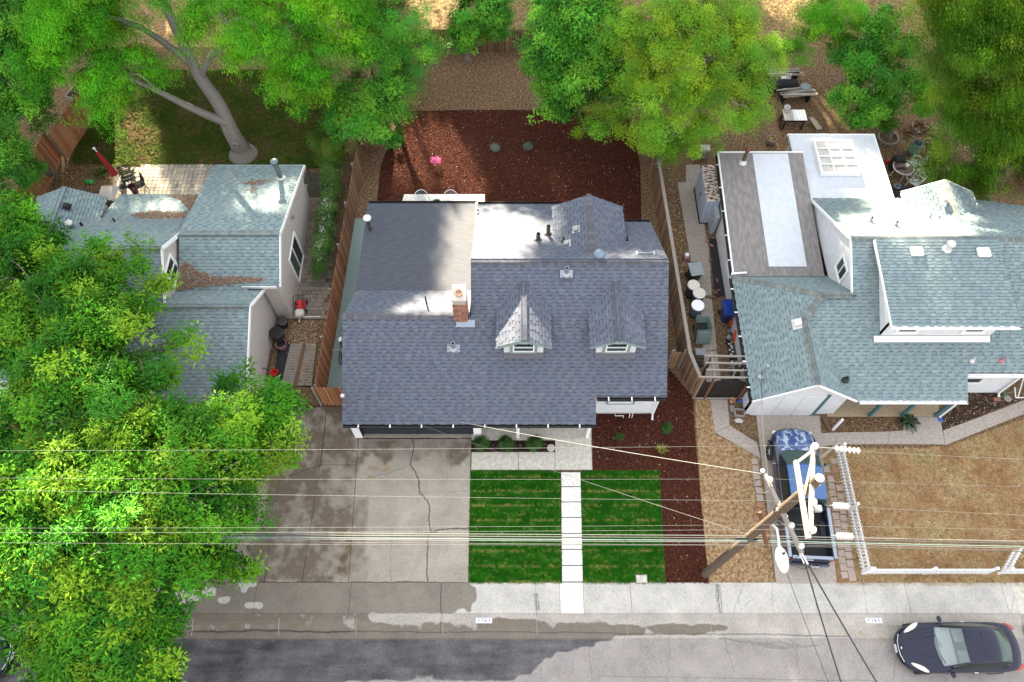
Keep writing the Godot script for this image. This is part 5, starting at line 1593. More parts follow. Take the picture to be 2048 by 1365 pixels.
func picket_fence(label, a: Vector3, b: Vector3, step := 0.135, top := 0.95):
	var t = thing("picket_fence", label, "fence", a)
	var d = (b - a).normalized()
	var m = MB.new()
	m.slab([Vector3(-0.035, 0.06, 0), Vector3(0.035, 0.06, 0), Vector3(0.035, top - 0.08, 0), Vector3(0, top, 0), Vector3(-0.035, top - 0.08, 0)], Vector3(0, 0, -0.02))
	var pk = m.mesh()
	var n = int(a.distance_to(b) / step)
	var bs = Basis(d, Vector3.UP, d.cross(Vector3.UP))
	for i in n:
		var o = obj("picket", pk, "paint_white", t, true)
		o.transform = Transform3D(bs * Basis(Vector3.BACK, rnd(-0.02, 0.02)), d * (i + 0.5) * step + bs.z * 0.035)
	for h in [0.25, 0.72]:
		one("rail", "paint_white", t, func(q): q.bar(a + Vector3(0, h, 0), b + Vector3(0, h, 0), 0.05, 0.09))
	var np = max(1, int(round(a.distance_to(b) / 2.5)))
	for i in np + 1:
		var p = a.lerp(b, i / float(np))
		one("post", "paint_white", t, func(q):
			q.cbox(p + Vector3(0, 0.5, 0), Vector3(0.1, 1.0, 0.1), 0.01)
			q.lathe([Vector2(0.075, 1.0), Vector2(0.075, 1.03), Vector2(0.0, 1.13)], p, 4, Basis(Vector3.UP, PI / 4), true))
	return t

func build_fences():
	var red = func(k): return "redwood%d" % [rng.randi() % 4]
	var old = func(k): return "oldwood%d" % [rng.randi() % 4]
	var mix = func(k): return ("redwood%d" if k < rnd(0.25, 0.5) else "oldwood%d") % [rng.randi() % 4]
	var a = at(703, 300, 1.83); var b = at(629, 776, 1.83)
	# boards face the white house
	board_fence("redwood_fence", "redwood board fence between stucco house path and gray green slab", b, Vector3(a.x + 0.45, 0, a.z - 6.5), 1.83, mix)
	var c = at(690, 775, 1.83)
	board_fence("redwood_fence", "short bright orange redwood fence closing the side yard by the house corner", b, Vector3(c.x, 0, b.z), 1.83, red, 0.16)
	var g0 = at(552, 782, 1.75)
	board_fence("side_gate", "dark weathered board gate at the stucco house side yard", Vector3(g0.x, 0, b.z - 0.05), Vector3(b.x - 0.03, 0, b.z - 0.05), 1.7, func(k): return "oldwood1" if rng.randf() < 0.6 else "pallet", 0.13)
	# between the white house and the right house
	var r0 = at(1316, 300, 1.83); var r1 = at(1378, 706, 1.83)
	var dark = func(k): return "oldwood%d" % [rng.randi() % 4]
	board_fence("board_fence", "long weathered board fence between white house and concrete side path", Vector3(r0.x - 0.2, 0, r0.z - 3.0), Vector3(r1.x, 0, r1.z), 1.83, dark, 0.15, "wood_gray")
	var r2 = at(1399, 757, 1.83)
	board_fence("board_fence", "short brown fence panel beside the trellis gate at the mulch bed", Vector3(r1.x, 0, r1.z), Vector3(r2.x, 0, r2.z), 1.83, old, 0.15, "wood_gray")
	board_fence("board_fence", "low cross fence joining the white house corner to the board fence", at(1335, 738, 0), Vector3(r1.x - 0.05, 0, at(1335, 738, 0).z), 1.6, old, 0.15)
	# back fence and the left fence
	var bf = at(880, 106, 0)
	board_fence("back_fence", "weathered fence across the end of the middle back yard", Vector3(-8.6, 0, bf.z), Vector3(7.0, 0, bf.z), 1.6, old, 0.145)
	var l0 = at(197, 128, 1.8); var l1 = at(98, 270, 1.8)
	board_fence("redwood_fence", "upper redwood fence run beside the raised planters at far left", l1, Vector3(l0.x, 0, l0.z), 1.85, red, 0.15, "", "wood_gray", true)
	var l2 = at(84, 262, 1.75); var l3 = at(26, 400, 1.75)
	board_fence("redwood_fence", "lower redwood fence run at far left behind the bare shrub", l3, Vector3(l2.x + 0.1, 0, l2.z), 1.8, red, 0.15, "", "wood_gray", true)
	var q0 = at(1968, 390, 1.5); var q1 = at(2046, 452, 1.5)
	board_fence("board_fence", "gray fence at the far right edge behind the small gable", Vector3(q0.x, 0, q0.z), q1, 1.5, func(k): return "wood_gray", 0.15, "wood_gray")
	# white picket fence round the dry lawn
	var p0 = at(1672, 905); var p1 = at(1724, 1148)
	picket_fence("white picket fence beside the pavers and the blue pickup truck", p0, Vector3(p1.x, 0, p1.z))
	var p2 = at(1968, 1150)
	picket_fence("low white picket fence along the sidewalk before the dry lawn", Vector3(p1.x + 0.08, 0, p1.z), Vector3(p2.x, 0, p1.z), 0.135, 0.85)
	var p3 = at(1998, 1152)
	picket_fence("white picket fence piece at the right edge past the gap", Vector3(p3.x, 0, p1.z), Vector3(p3.x + 2.0, 0, p1.z), 0.135, 0.85)
	var gt = thing("picket_gate", "white picket gate standing open at the gap in the front fence", "gate", p3)
	one("frame", "paint_white", gt, func(m):
		m.bar(p3 + Vector3(0, 0.25, -0.05), p3 + Vector3(0.75, 0.25, -0.9), 0.05, 0.09)
		m.bar(p3 + Vector3(0, 0.72, -0.05), p3 + Vector3(0.75, 0.72, -0.9), 0.05, 0.09))
	for i in 8:
		boxy("picket", "paint_white", gt, p3 + Vector3(0.05 + 0.095 * i, 0.48, -0.11 - 0.107 * i), Vector3(0.075, 0.85, 0.02), 0.004, Basis(Vector3.UP, 0.84))
	# trellis gate in front of the side path
	var ga = at(1386, 797); var gb = at(1496, 799)
	var t = thing("trellis_gate", "dark arched board gate under gray trellis rails by the right garage", "gate", ga)
	for k in [0.0, 0.2, 0.82, 1.0]:
		boxy("post", "wood_rust" if k > 0.1 else "oldwood2", t, ga.lerp(gb, k) + Vector3(0, 1.05, 0), Vector3(0.11, 2.1, 0.11), 0.01)
	for i in 18:
		var k = (i + 0.5) / 18.0
		var hh = 1.5 + (0.28 * sin(PI * clamp((k - 0.2) / 0.62, 0, 1)))
		boxy("board", "wood_dark", t, ga.lerp(gb, k) + Vector3(0, hh / 2 + 0.04, -0.06), Vector3(0.125, hh, 0.025), 0.004)
	for i in 4:
		one("rail", "wood_gray_x", t, func(m): m.bar(ga.lerp(gb, 0.02) + Vector3(0.1 if i else -0.25, 2.12, -0.02 - 0.33 * i), gb + Vector3(0.12, 2.12, -0.02 - 0.33 * i), 0.06, 0.09))
	for k in [0.2, 0.82]:
		one("cross_beam", "wood_gray", t, func(m): m.bar(ga.lerp(gb, k) + Vector3(0, 2.02, 0.1), ga.lerp(gb, k) + Vector3(0, 2.02, -1.2), 0.07, 0.1))
		boxy("post", "wood_rust", t, ga.lerp(gb, k) + Vector3(0, 1.0, -1.0), Vector3(0.1, 2.0, 0.1), 0.01)
	boxy("kick_board", "wood_gray_x", t, (ga + gb) / 2 + Vector3(0, 0.09, 0.02), Vector3(ga.distance_to(gb) - 0.1, 0.14, 0.03), 0.005)

# ---- trees --------------------------------------------------------------------------------
var leaf_meshes := {}

# a spray of leaves about one metre across (scaled when placed); it grows along +y
func leaf_spray(kind: String) -> ArrayMesh:
	if leaf_meshes.has(kind): return leaf_meshes[kind]
	var b = MB.new()
	b.use_c = true
	var P = {broad = [26, 0.30, 0.10, 0.5], fine = [46, 0.17, 0.036, 0.5], droop = [44, 0.20, 0.045, 0.6], oak = [34, 0.16, 0.085, 0.5], feather = [54, 0.20, 0.026, 0.6], box = [40, 0.2, 0.12, 0.45], strap = [26, 0.5, 0.045, 0.3]}[kind]
	for i in P[0]:
		var a = rnd(0, TAU)
		var r = P[3] * sqrt(rnd(0, 1))
		var p = Vector3(cos(a) * r, rnd(-0.42, 0.42) * (1.0 - r * r * 1.2), sin(a) * r)
		var dir = Vector3(cos(a + rnd(-0.9, 0.9)), rnd(-0.35, 0.65), sin(a + rnd(-0.9, 0.9))).normalized()
		if kind == "droop": dir = Vector3(dir.x * 0.7, -abs(dir.y) - 0.35, dir.z * 0.7).normalized()
		if kind == "feather": dir = Vector3(0.55 + 0.3 * dir.x, -0.55 + 0.3 * dir.y, 0.25 + 0.5 * dir.z).normalized()
		if kind == "strap":
			p = Vector3(cos(a) * 0.05, 0, sin(a) * 0.05)
			dir = Vector3(cos(a), rnd(0.3, 1.1), sin(a)).normalized()
		var side = dir.cross(Vector3(rnd(-0.5, 0.5), 1, rnd(-0.5, 0.5))).normalized()
		var nn = side.cross(dir).normalized()
		if nn.y < 0: nn = -nn; side = -side
		var l = P[1] * rnd(0.7, 1.25); var w = P[2] * rnd(0.8, 1.2) / 2
		var k = rnd(0.72, 1.25)
		b.tint = Color(k, k * rnd(0.95, 1.03), k)
		var up = (nn + Vector3(0, 0.6, 0) + Vector3(p.x, 0.2, p.z) * 0.6).normalized()
		var mid = p + dir * l * 0.45 + nn * l * 0.06
		var tip = p + dir * l - nn * l * 0.10
		b.tri(p, mid + side * w, tip, up, up, up)
		b.tri(p, tip, mid - side * w, up, up, up)
	leaf_meshes[kind] = b.mesh()
	return leaf_meshes[kind]

func setup_light_gaps():
	# patches picked to catch the low sun: leaves are left out along its rays
	var back = func(x, f): return v3(x, 5.19 - 0.61 * (f - 18.47), f)      # rear slope of the right house
	var rear = func(x, f): return v3(x, 5.63 - 0.583 * (f - 17.02), f)     # rear slope of the white house
	var zones = [
		flat([802, 240, 884, 238, 920, 300, 972, 396, 790, 396]), flat([150, 232, 302, 230, 300, 332, 130, 332]), flat([232, 336, 312, 334, 322, 402, 236, 402]),
		flat([1645, 240, 1690, 240, 1712, 270, 1652, 272]), flat([830, -40, 905, -40, 910, 58, 845, 58]), flat([1530, -30, 1620, -30, 1600, 50, 1545, 50]),
		[v3(-2.5, 3.0, 22.0), v3(-1.7, 3.0, 22.0), v3(-1.7, 3.4, 17.0), v3(-2.7, 3.4, 17.0)],
		[v3(-4.9, 4.5, 15.2), v3(-1.8, 4.5, 15.2), v3(-1.8, 3.5, 16.9), v3(-3.6, 3.5, 16.9)],
		[rear.call(-1.5, 17.1), rear.call(-0.2, 17.1), rear.call(0.2, 18.4), rear.call(1.7, 18.6), rear.call(1.8, 20.2), rear.call(0.8, 20.6), rear.call(-0.3, 21.6), rear.call(-1.5, 21.9)],
		[rear.call(3.6, 17.1), rear.call(4.9, 17.1), rear.call(4.5, 17.5)], [v3(-0.2, 5.1, 13.7), v3(1.2, 5.1, 13.7), v3(0.5, 5.19, 15.0)],
		[v3(16.0, 2.7, 26.5), v3(16.7, 2.7, 26.5), v3(17.8, 2.7, 23.0), v3(16.4, 2.7, 22.7)],
		[back.call(14.2, 18.5), back.call(25, 18.5), back.call(24, 21), back.call(17.4, 22.3), back.call(16.6, 20.4), back.call(14.6, 20.8)],
		[v3(-11.8, 3.6, 20.6), v3(-10.4, 3.6, 20.6), v3(-10.6, 3.0, 22.6), v3(-11.4, 3.0, 22.6)], [v3(-17.6, 2.7, 21.4), v3(-15.4, 2.7, 21.4), v3(-15.4, 2.5, 22.2), v3(-17.4, 2.5, 22.3)]]
	for w in zones:
		var low = INF
		var p2 = PackedVector2Array()
		for p in w:
			low = min(low, p.y)
			var t = p.y / -sun_step.y
			p2.append(Vector2(p.x + sun_step.x * t, p.z + sun_step.z * t))
		if Geometry2D.is_polygon_clockwise(p2): p2.reverse()
		var wide = Geometry2D.offset_polygon(p2, 1.0)[0]
		p2 = Geometry2D.offset_polygon(p2, 0.25)[0]
		var r = Rect2(p2[0], Vector2.ZERO)
		for p in p2: r = r.expand(p)
		lit_zones.append([low, p2, r.grow(1.1), wide])

func in_sun_gap(p: Vector3, wide := false) -> bool:
	var t = p.y / -sun_step.y
	var q = Vector2(p.x + sun_step.x * t, p.z + sun_step.z * t)
	for z in lit_zones:
		if p.y > z[0] + 0.3 and z[2].has_point(q) and in_poly(q, z[3] if wide else z[1]): return true
	return false

# crown: blobs are [centre, radius (Vector3)]; leaves gather in clumps on and under their skins
func crown(parent, blobs: Array, kind: String, pal: Array, dens: float, size: float, opt := {}):
	var xf = []; var cols = []
	var clump_r = opt.get("clump", 0.62)
	var per = opt.get("per", 15)
	var low = opt.get("low", -0.55)
	for bl in blobs:
		var c: Vector3 = bl[0]; var r: Vector3 = bl[1]
		var area = PI * (r.x * r.z + r.x * r.y + r.y * r.z) / 3.0 * 2.6
		var n = int(area * dens / (clump_r * clump_r) * 0.5)
		for i in n:
			var d = Vector3(rng.randfn(), rng.randfn(), rng.randfn()).normalized()
			if d.y < low: d.y = -d.y
			var rr = rnd(0.72, 1.05) if rng.randf() < 0.75 else rnd(0.35, 0.75)
			var cc = c + d * r * rr
			var tone = pal[rng.randi() % pal.size()]
			var k = rnd(0.58, 1.35)
			var cr = clump_r * rnd(0.65, 1.35)
			var fall = opt.get("fall", 0.0) * rnd(0.3, 1.0)
			for j in per:
				var o = Vector3(rng.randfn(), rng.randfn() * 0.55, rng.randfn()) * cr * 0.45
				if fall > 0:
					var s = rnd(0, 1)
					o = Vector3(rng.randfn() * 0.14, 0, rng.randfn() * 0.14) * (1.0 + s) + (Vector3(d.x * 0.45, 0, d.z * 0.45) * s - Vector3.UP * s * s * 0.8) * fall
				var p = cc + o
				if p.y < 0.25: continue
				if kind != "feather" and in_sun_gap(p, size > 0.8): continue
				var up = (d + Vector3(0, 0.9, 0) + Vector3(rnd(-0.6, 0.6), rnd(-0.2, 0.5), rnd(-0.6, 0.6))).normalized()
				var bs = Basis(Quaternion(Vector3.UP, up)) * Basis(Vector3.UP, rnd(0, TAU))
				if kind == "droop" or kind == "feather": bs = Basis(Vector3.UP, rnd(0, TAU) if kind == "droop" else rnd(-0.9, 0.9) + opt.get("wind", 0.0))
				xf.append(Transform3D(bs.scaled(Vector3.ONE * size * rnd(0.75, 1.3)), p))
				cols.append(jitter(Color(tone.r * k, tone.g * k, tone.b * k), 0.16))
	many("crown", leaf_spray(kind), "leaf", xf, cols, parent)

func limb(parent, called, pts: Array, r0: float, r1: float, sides := 8, mat := "bark"):
	var q = []
	var rr = []
	for i in pts.size() - 1:
		for k in 3:
			var t = k / 3.0
			var p0 = pts[max(i - 1, 0)]; var p3 = pts[min(i + 2, pts.size() - 1)]
			q.append(pts[i].cubic_interpolate(pts[i + 1], p0, p3, t))
	q.append(pts[-1])
	for i in q.size(): rr.append(lerp(r0, r1, i / float(q.size() - 1)))
	var b = MB.new()
	b.tube(q, rr, sides)
	return obj(called, b, mat, parent)

func tree(called, label, foot: Vector3, top: Vector3, r: float, blobs: Array, kind: String, pal: Array, dens: float, size: float, opt := {}):
	var t = thing(called, label, "tree", foot, 0.0, opt.get("group", ""))
	var mid = foot.lerp(top, 0.5) + Vector3(rnd(-0.2, 0.2), 0, rnd(-0.2, 0.2)) * r * 3
	var tr = limb(t, "trunk", [foot + Vector3(0, -0.1, 0), foot + Vector3(0, 0.35, 0), mid, top], r * 1.25, r * 0.7, 12)
	var flare = MB.new()
	flare.lathe([Vector2(r * 1.75, -0.05), Vector2(r * 1.4, 0.12), Vector2(r * 1.2, 0.4)], foot, 12)
	obj("root_flare", flare, "bark", t)
	for bl in blobs:
		var c = bl[0]
		var m = top.lerp(c, 0.5) + Vector3(0, rnd(0.0, 0.5), 0)
		if opt.has("group") and (in_sun_gap(c, true) or in_sun_gap(m, true)): continue
		limb(t, "limb", [top - (top - foot) * rnd(0.02, 0.25), m, c + Vector3(rnd(-0.3, 0.3), 0.1, rnd(-0.3, 0.3))], r * 0.42, 0.03, 7)
		for k in int(opt.get("twigs", 3)):
			var d = Vector3(rng.randfn(), abs(rng.randfn()) * 0.7, rng.randfn()).normalized()
			var e = c + d * bl[1] * 1.0
			if not in_sun_gap(e): limb(t, "branch", [m.lerp(c, rnd(0.3, 0.9)), c + d * bl[1] * 0.5 + Vector3(0, 0.1, 0), e], 0.045, 0.008, 5, "twig")
	crown(t, blobs, kind, pal, dens, size, opt)
	return t

func px_blob(px, py, h, r, ry = -1.0):
	return [at(px, py, h), Vector3(r, r * 0.8 if ry < 0 else ry, r)]

func build_trees():
	setup_light_gaps()
	var bright = [Color(0.078, 0.285, 0.014), Color(0.054, 0.232, 0.014), Color(0.117, 0.321, 0.016), Color(0.037, 0.179, 0.014), Color(0.185, 0.356, 0.020)]
	var deep = [Color(0.065, 0.289, 0.026), Color(0.100, 0.347, 0.029), Color(0.048, 0.217, 0.024), Color(0.155, 0.391, 0.031)]
	var lime = [Color(0.089, 0.392, 0.014), Color(0.127, 0.450, 0.014), Color(0.059, 0.305, 0.014), Color(0.208, 0.494, 0.019)]
	var olive = [Color(0.143, 0.324, 0.018), Color(0.184, 0.358, 0.018), Color(0.091, 0.261, 0.018), Color(0.236, 0.373, 0.020)]
	var moss = [Color(0.135, 0.355, 0.024), Color(0.189, 0.421, 0.028), Color(0.253, 0.411, 0.034), Color(0.108, 0.281, 0.022)]
	# 1: the bright tree that hides the street corner at the left
	var fb = []
	for q in [[205, 585, 6.6, 1.7], [110, 640, 6.4, 1.8], [252, 670, 6.6, 1.35], [40, 700, 6.0, 1.8], [150, 740, 6.8, 1.7], [352, 690, 5.6, 0.5], [280, 775, 6.2, 1.2], [215, 530, 6.0, 1.2], [322, 572, 5.6, 0.5], [70, 560, 6.2, 1.2],
			[230, 850, 6.4, 1.8], [110, 860, 6.2, 2.0], [20, 850, 6.0, 1.6], [350, 840, 6.0, 1.2], [320, 920, 6.4, 1.7]]:
		fb.append(px_blob(q[0], q[1], q[2], q[3]))
	var f1 = at(130, 905)
	tree("broadleaf_tree", "large bright green tree over the stucco house roof at left", f1, f1 + Vector3(-0.2, 4.2, -0.8), 0.26, fb, "broad", bright, 0.8, 0.5, {twigs = 5, clump = 0.55})
	fb = []
	for q in [[500, 825, 5.0, 0.85], [455, 768, 4.9, 0.5], [540, 830, 5.0, 1.0], [470, 870, 5.6, 1.4], [540, 900, 5.2, 1.0], [400, 900, 6.0, 1.5], [500, 945, 5.0, 0.9], [350, 980, 6.4, 1.5], [430, 960, 6.0, 1.2], [220, 960, 6.8, 1.8], [100, 990, 6.5, 2.0], [10, 980, 6.2, 1.6],
			[440, 1050, 5.2, 1.1], [470, 1120, 4.8, 0.7], [360, 1070, 6.0, 1.4], [250, 1080, 6.6, 1.7], [140, 1100, 6.6, 1.8], [40, 1110, 6.0, 1.7], [405, 1150, 5.0, 0.8], [330, 1140, 5.6, 1.1], [250, 1170, 6.0, 1.3], [160, 1190, 6.0, 1.4], [60, 1200, 5.8, 1.3]]:
		fb.append(px_blob(q[0], q[1], q[2], q[3]))
	var f2 = at(215, 1120)
	tree("broadleaf_tree", "wide bright green tree over the driveway under the wires", f2, f2 + Vector3(0.2, 4.0, -0.6), 0.28, fb, "broad", bright, 0.8, 0.5, {twigs = 5, clump = 0.55})
	fb = []
	for q in [[250, 1230, 5.4, 1.0], [200, 1290, 5.6, 1.3], [120, 1310, 5.4, 1.0], [290, 1300, 5.0, 1.0], [270, 1360, 5.0, 1.0], [160, 1360, 5.2, 1.2], [325, 1325, 4.7, 0.55], [330, 1255, 4.8, 0.6]]:
		fb.append(px_blob(q[0], q[1], q[2], q[3]))
	var f3 = at(150, 1195)
	tree("broadleaf_tree", "smaller bright green tree leaning over the street at bottom left", f3, f3 + Vector3(0.6, 3.4, 1.0), 0.18, fb, "broad", bright, 1.15, 0.52, {twigs = 4, clump = 0.5})
	fb = []
	for q in [[30, 450, 5.2, 1.2], [10, 520, 5.2, 1.2], [75, 500, 5.0, 0.9], [-20, 590, 5.2, 1.5], [40, 580, 5.0, 1.0]]:
		fb.append(px_blob(q[0], q[1], q[2], q[3]))
	var f4 = at(10, 560)
	tree("broadleaf_tree", "green tree at the left edge beside the small gable roof", f4, f4 + Vector3(0, 3.5, 0), 0.18, fb, "broad", bright, 1.15, 0.50, {twigs = 3, clump = 0.5})
	# 2: the weeping tree with the pale trunk
	var f5 = at(486, 308)
	var wt = thing("weeping_tree", "large weeping tree with pale leaning forked trunk on the back lawn", "tree", f5)
	var tp = f5 + Vector3(-0.35, 3.0, -0.5)
	limb(wt, "trunk", [f5 + Vector3(0, -0.1, 0), f5 + Vector3(0, 0.4, 0), f5 + Vector3(-0.15, 1.6, -0.1), tp, f5 + Vector3(-0.9, 4.6, -0.9), f5 + Vector3(-1.2, 6.5, -1.4), f5 + Vector3(-1.5, 8.6, -2.0)], 0.50, 0.17, 14)
	var fl = MB.new()
	fl.lathe([Vector2(0.85, -0.05), Vector2(0.62, 0.14), Vector2(0.48, 0.5)], f5, 14)
	obj("root_flare", fl, "bark", wt)
	one("knot", "bark", wt, func(b): b.lathe([Vector2(0.20, -0.05), Vector2(0.17, 0.06), Vector2(0.09, 0.06), Vector2(0.07, -0.05)], f5 + Vector3(0.02, 1.15, 0.47), 12, Basis(Vector3.RIGHT, PI / 2)))
	limb(wt, "limb", [f5 + Vector3(-0.1, 2.1, -0.1), f5 + Vector3(-1.3, 3.5, 0.3), f5 + Vector3(-2.6, 5.4, 0.8), f5 + Vector3(-4.2, 6.8, 1.0)], 0.24, 0.05, 10)
	limb(wt, "limb", [f5 + Vector3(-0.9, 4.4, -0.9), f5 + Vector3(0.8, 6.4, -0.6), f5 + Vector3(3.0, 8.0, 0.2)], 0.2, 0.05, 10)
	limb(wt, "limb", [f5 + Vector3(-1.0, 5.0, -1.0), f5 + Vector3(-2.6, 7.2, -1.0), f5 + Vector3(-4.8, 8.6, -0.5)], 0.2, 0.05, 10)
	var wb = []
	for q in [[-1.5, 10.0, -4.4, 4.6, 3.4], [-5.6, 7.6, -0.6, 2.4, 1.9], [3.9, 8.0, -0.8, 2.6, 2.2], [-3.0, 7.4, 1.6, 1.6, 1.3], [-6.4, 7.4, -3.2, 1.9, 1.5], [5.6, 7.0, -2.2, 1.9, 1.7], [2.0, 9.4, 0.6, 1.6, 1.5], [-4.4, 9.2, -0.2, 2.0, 1.6], [4.4, 6.3, 0.4, 1.3, 1.2], [-4.6, 6.0, 1.0, 1.2, 1.1]]:
		wb.append([f5 + Vector3(q[0], q[1] - 0.8, q[2]), Vector3(q[3], q[4], q[3])])
	for bl in wb:
		for k in 3:
			var d = Vector3(rng.randfn(), abs(rng.randfn()) * 0.3, rng.randfn()).normalized()
			limb(wt, "branch", [bl[0], bl[0] + d * bl[1] * 0.7 + Vector3(0, 0.3, 0), bl[0] + d * bl[1] * 1.05 - Vector3(0, 0.5, 0)], 0.05, 0.01, 5, "twig")
	crown(wt, wb, "droop", lime, 1.35, 0.50, {fall = 1.9, per = 17, clump = 0.6, low = -0.25})
	# 3: shrubs and trees at the back of the left and middle yards
	var list = [
		["shade_tree", "dark tree behind the fence in the upper left corner", [40, 230], 0.2, [[20, 120, 5.5, 2.6], [-10, 220, 4.6, 2.2], [70, 60, 6.5, 2.4], [10, 330, 3.6, 1.5], [45, 310, 2.6, 0.7]], "broad", deep, 0.42],
		["leafy_tree", "rounded green tree at the back fence left of the bare soil", [770, 150], 0.16, [[770, 70, 4.6, 1.5], [820, 120, 3.8, 1.2], [740, 110, 4.4, 1.3], [790, 20, 5.4, 1.6], [800, 170, 3.0, 1.0], [850, 90, 3.6, 0.8], [735, 30, 5.0, 1.3]], "oak", deep, 0.42],
		["leafy_tree", "low spreading green tree on the left edge of the mulch bed", [728, 290], 0.12, [[720, 200, 3.3, 1.2], [770, 190, 3.2, 0.9], [790, 230, 2.7, 0.7], [690, 240, 3.0, 1.0], [745, 245, 2.6, 0.9], [765, 275, 2.2, 0.6]], "broad", deep, 0.40],
		["leafy_tree", "narrow green tree standing before the back fence", [935, 118], 0.11, [[940, 60, 3.2, 1.0], [960, 20, 4.2, 1.3], [925, 95, 2.2, 0.6], [990, 50, 3.4, 0.9], [985, 5, 4.6, 1.0]], "broad", deep, 0.42],
		["leafy_tree", "tall blue green tree leaning over the back of the mulch bed", [1180, 190], 0.17, [[1140, 90, 5.0, 1.6], [1100, 140, 4.2, 1.2], [1180, 150, 4.4, 1.4], [1130, 190, 3.4, 1.0], [1210, 90, 5.6, 1.7], [1100, 50, 5.4, 1.4], [1170, 30, 6.4, 1.8], [1220, 190, 3.4, 0.9], [1065, 110, 3.6, 0.8], [1120, 215, 2.8, 0.6]], "broad", deep, 0.46],
		["oak_tree", "big yellow green oak overhanging board fence and mulch bed", [1400, 150], 0.30, [[1380, 120, 7.2, 2.2], [1290, 110, 6.6, 1.5], [1470, 100, 7.0, 1.7], [1330, 210, 6.0, 1.6], [1430, 200, 6.2, 1.6], [1250, 200, 4.6, 1.0], [1215, 245, 3.8, 0.9], [1180, 265, 3.3, 0.6], [1300, 270, 4.8, 1.0], [1345, 300, 4.4, 0.8], [1400, 270, 4.8, 0.9], [1490, 180, 6.0, 1.2], [1530, 110, 6.2, 1.0], [1360, 40, 8.2, 1.8], [1270, 160, 5.4, 0.9], [1325, 322, 3.6, 0.5], [1460, 40, 8.0, 1.4], [1250, 60, 7.0, 1.2], [1500, 235, 5.0, 0.8]], "oak", olive, 0.40],
		["leafy_tree", "loose pale green tree behind the lumber pile at the top", [1660, 60], 0.12, [[1640, 60, 3.6, 1.2], [1590, 110, 3.0, 0.9], [1690, 30, 4.4, 1.3], [1630, 15, 4.6, 1.2], [1680, 90, 3.0, 0.8], [1610, 80, 3.2, 0.7]], "oak", lime, 0.36],
		["fruit_tree", "dark glossy tree with spreading limbs right of the oak", [1765, 180], 0.13, [[1740, 120, 3.6, 1.2], [1790, 110, 3.4, 1.1], [1700, 100, 3.4, 0.9], [1760, 60, 4.2, 1.1], [1720, 150, 2.8, 0.7]], "broad", deep, 0.38],
		["fruit_tree", "lobed deep green fruit tree above the stone ring", [1778, 272], 0.11, [[1745, 165, 3.4, 0.9], [1820, 165, 3.2, 0.75], [1700, 200, 2.8, 0.8], [1760, 220, 2.8, 0.9], [1840, 205, 2.6, 0.7], [1725, 235, 2.3, 0.6], [1790, 190, 3.0, 0.8], [1770, 255, 1.9, 0.5]], "broad", deep, 0.40],
		["cypress_tree", "huge feathery dark green tree filling the upper right corner", [1985, 190], 0.34, [[1950, 60, 8.5, 2.2], [2030, 120, 8.0, 2.2], [1920, 140, 6.8, 1.6], [1990, 210, 6.4, 1.7], [1900, 240, 5.0, 1.2], [1960, 290, 4.6, 1.3], [1900, 20, 8.0, 1.6], [2070, 40, 9.0, 2.4], [1890, 330, 3.0, 0.9], [1940, 360, 2.6, 0.9], [2060, 220, 6.8, 1.8], [1910, 190, 5.6, 1.1]], "feather", moss, 0.60],
		["cypress_tree", "feathery tree at the right edge above the gable roof", [2060, 340], 0.22, [[2040, 260, 5.0, 1.2], [2000, 310, 4.2, 1.0], [2060, 320, 4.2, 1.2], [1985, 360, 3.2, 0.8], [2040, 210, 5.6, 1.0]], "feather", moss, 0.55]]
	for q in list:
		var bl = []
		for s in q[4]: bl.append(px_blob(s[0], s[1], s[2], s[3]))
		var foot = at(q[2][0], q[2][1])
		var top = foot + Vector3(0, bl[0][0].y * 0.55, 0)
		top.x = lerp(foot.x, bl[0][0].x, 0.3); top.z = lerp(foot.z, bl[0][0].z, 0.3)
		tree(q[0], q[1], foot, top, q[3], bl, q[5], q[6], 1.2, q[7], {clump = 0.5 if q[5] != "feather" else 0.6, twigs = 2, fall = 1.1 if q[5] == "feather" else 0.0, wind = 0.3, per = 15 if q[5] != "feather" else 18})
	# 4: tall trees standing beyond the back fence; unseen above the picture, sized so their shade covers it
	var k = 0
	for q in [[-58, 63, 26], [-49, 66, 27], [-40, 62, 26], [-32, 65, 27], [-24, 62, 26], [-16, 65, 24], [-8, 62, 23.5], [0, 65, 23.5], [8, 63, 24], [16, 66, 24], [24, 63, 24], [-36, 70, 28], [-20, 70, 26], [-4, 70, 25], [12, 71, 26]]:
		var bl = []
		var ft = Vector3(q[0], 0, -q[1])
		for i in 13:
			var a = TAU * i / 13.0 * 5.0 + k
			var hh = lerp(5.0, q[2] - 2.5, i / 12.0)
			bl.append([ft + Vector3(cos(a) * 2.6, hh, sin(a) * 2.2), Vector3(3.3, 2.6, 3.0)])
		bl.append([ft + Vector3(0, q[2] - 2.2, 0), Vector3(3.4, 2.4, 3)])
		tree("tall_tree", "tall shade tree beyond the back fence, above the top of the picture", ft, ft + Vector3(0, 7, 0), 0.4, bl, "broad", deep, 0.62, 1.15, {group = "tall trees beyond the back fence", clump = 1.1, per = 11, twigs = 1, low = -0.9})
		k += 1

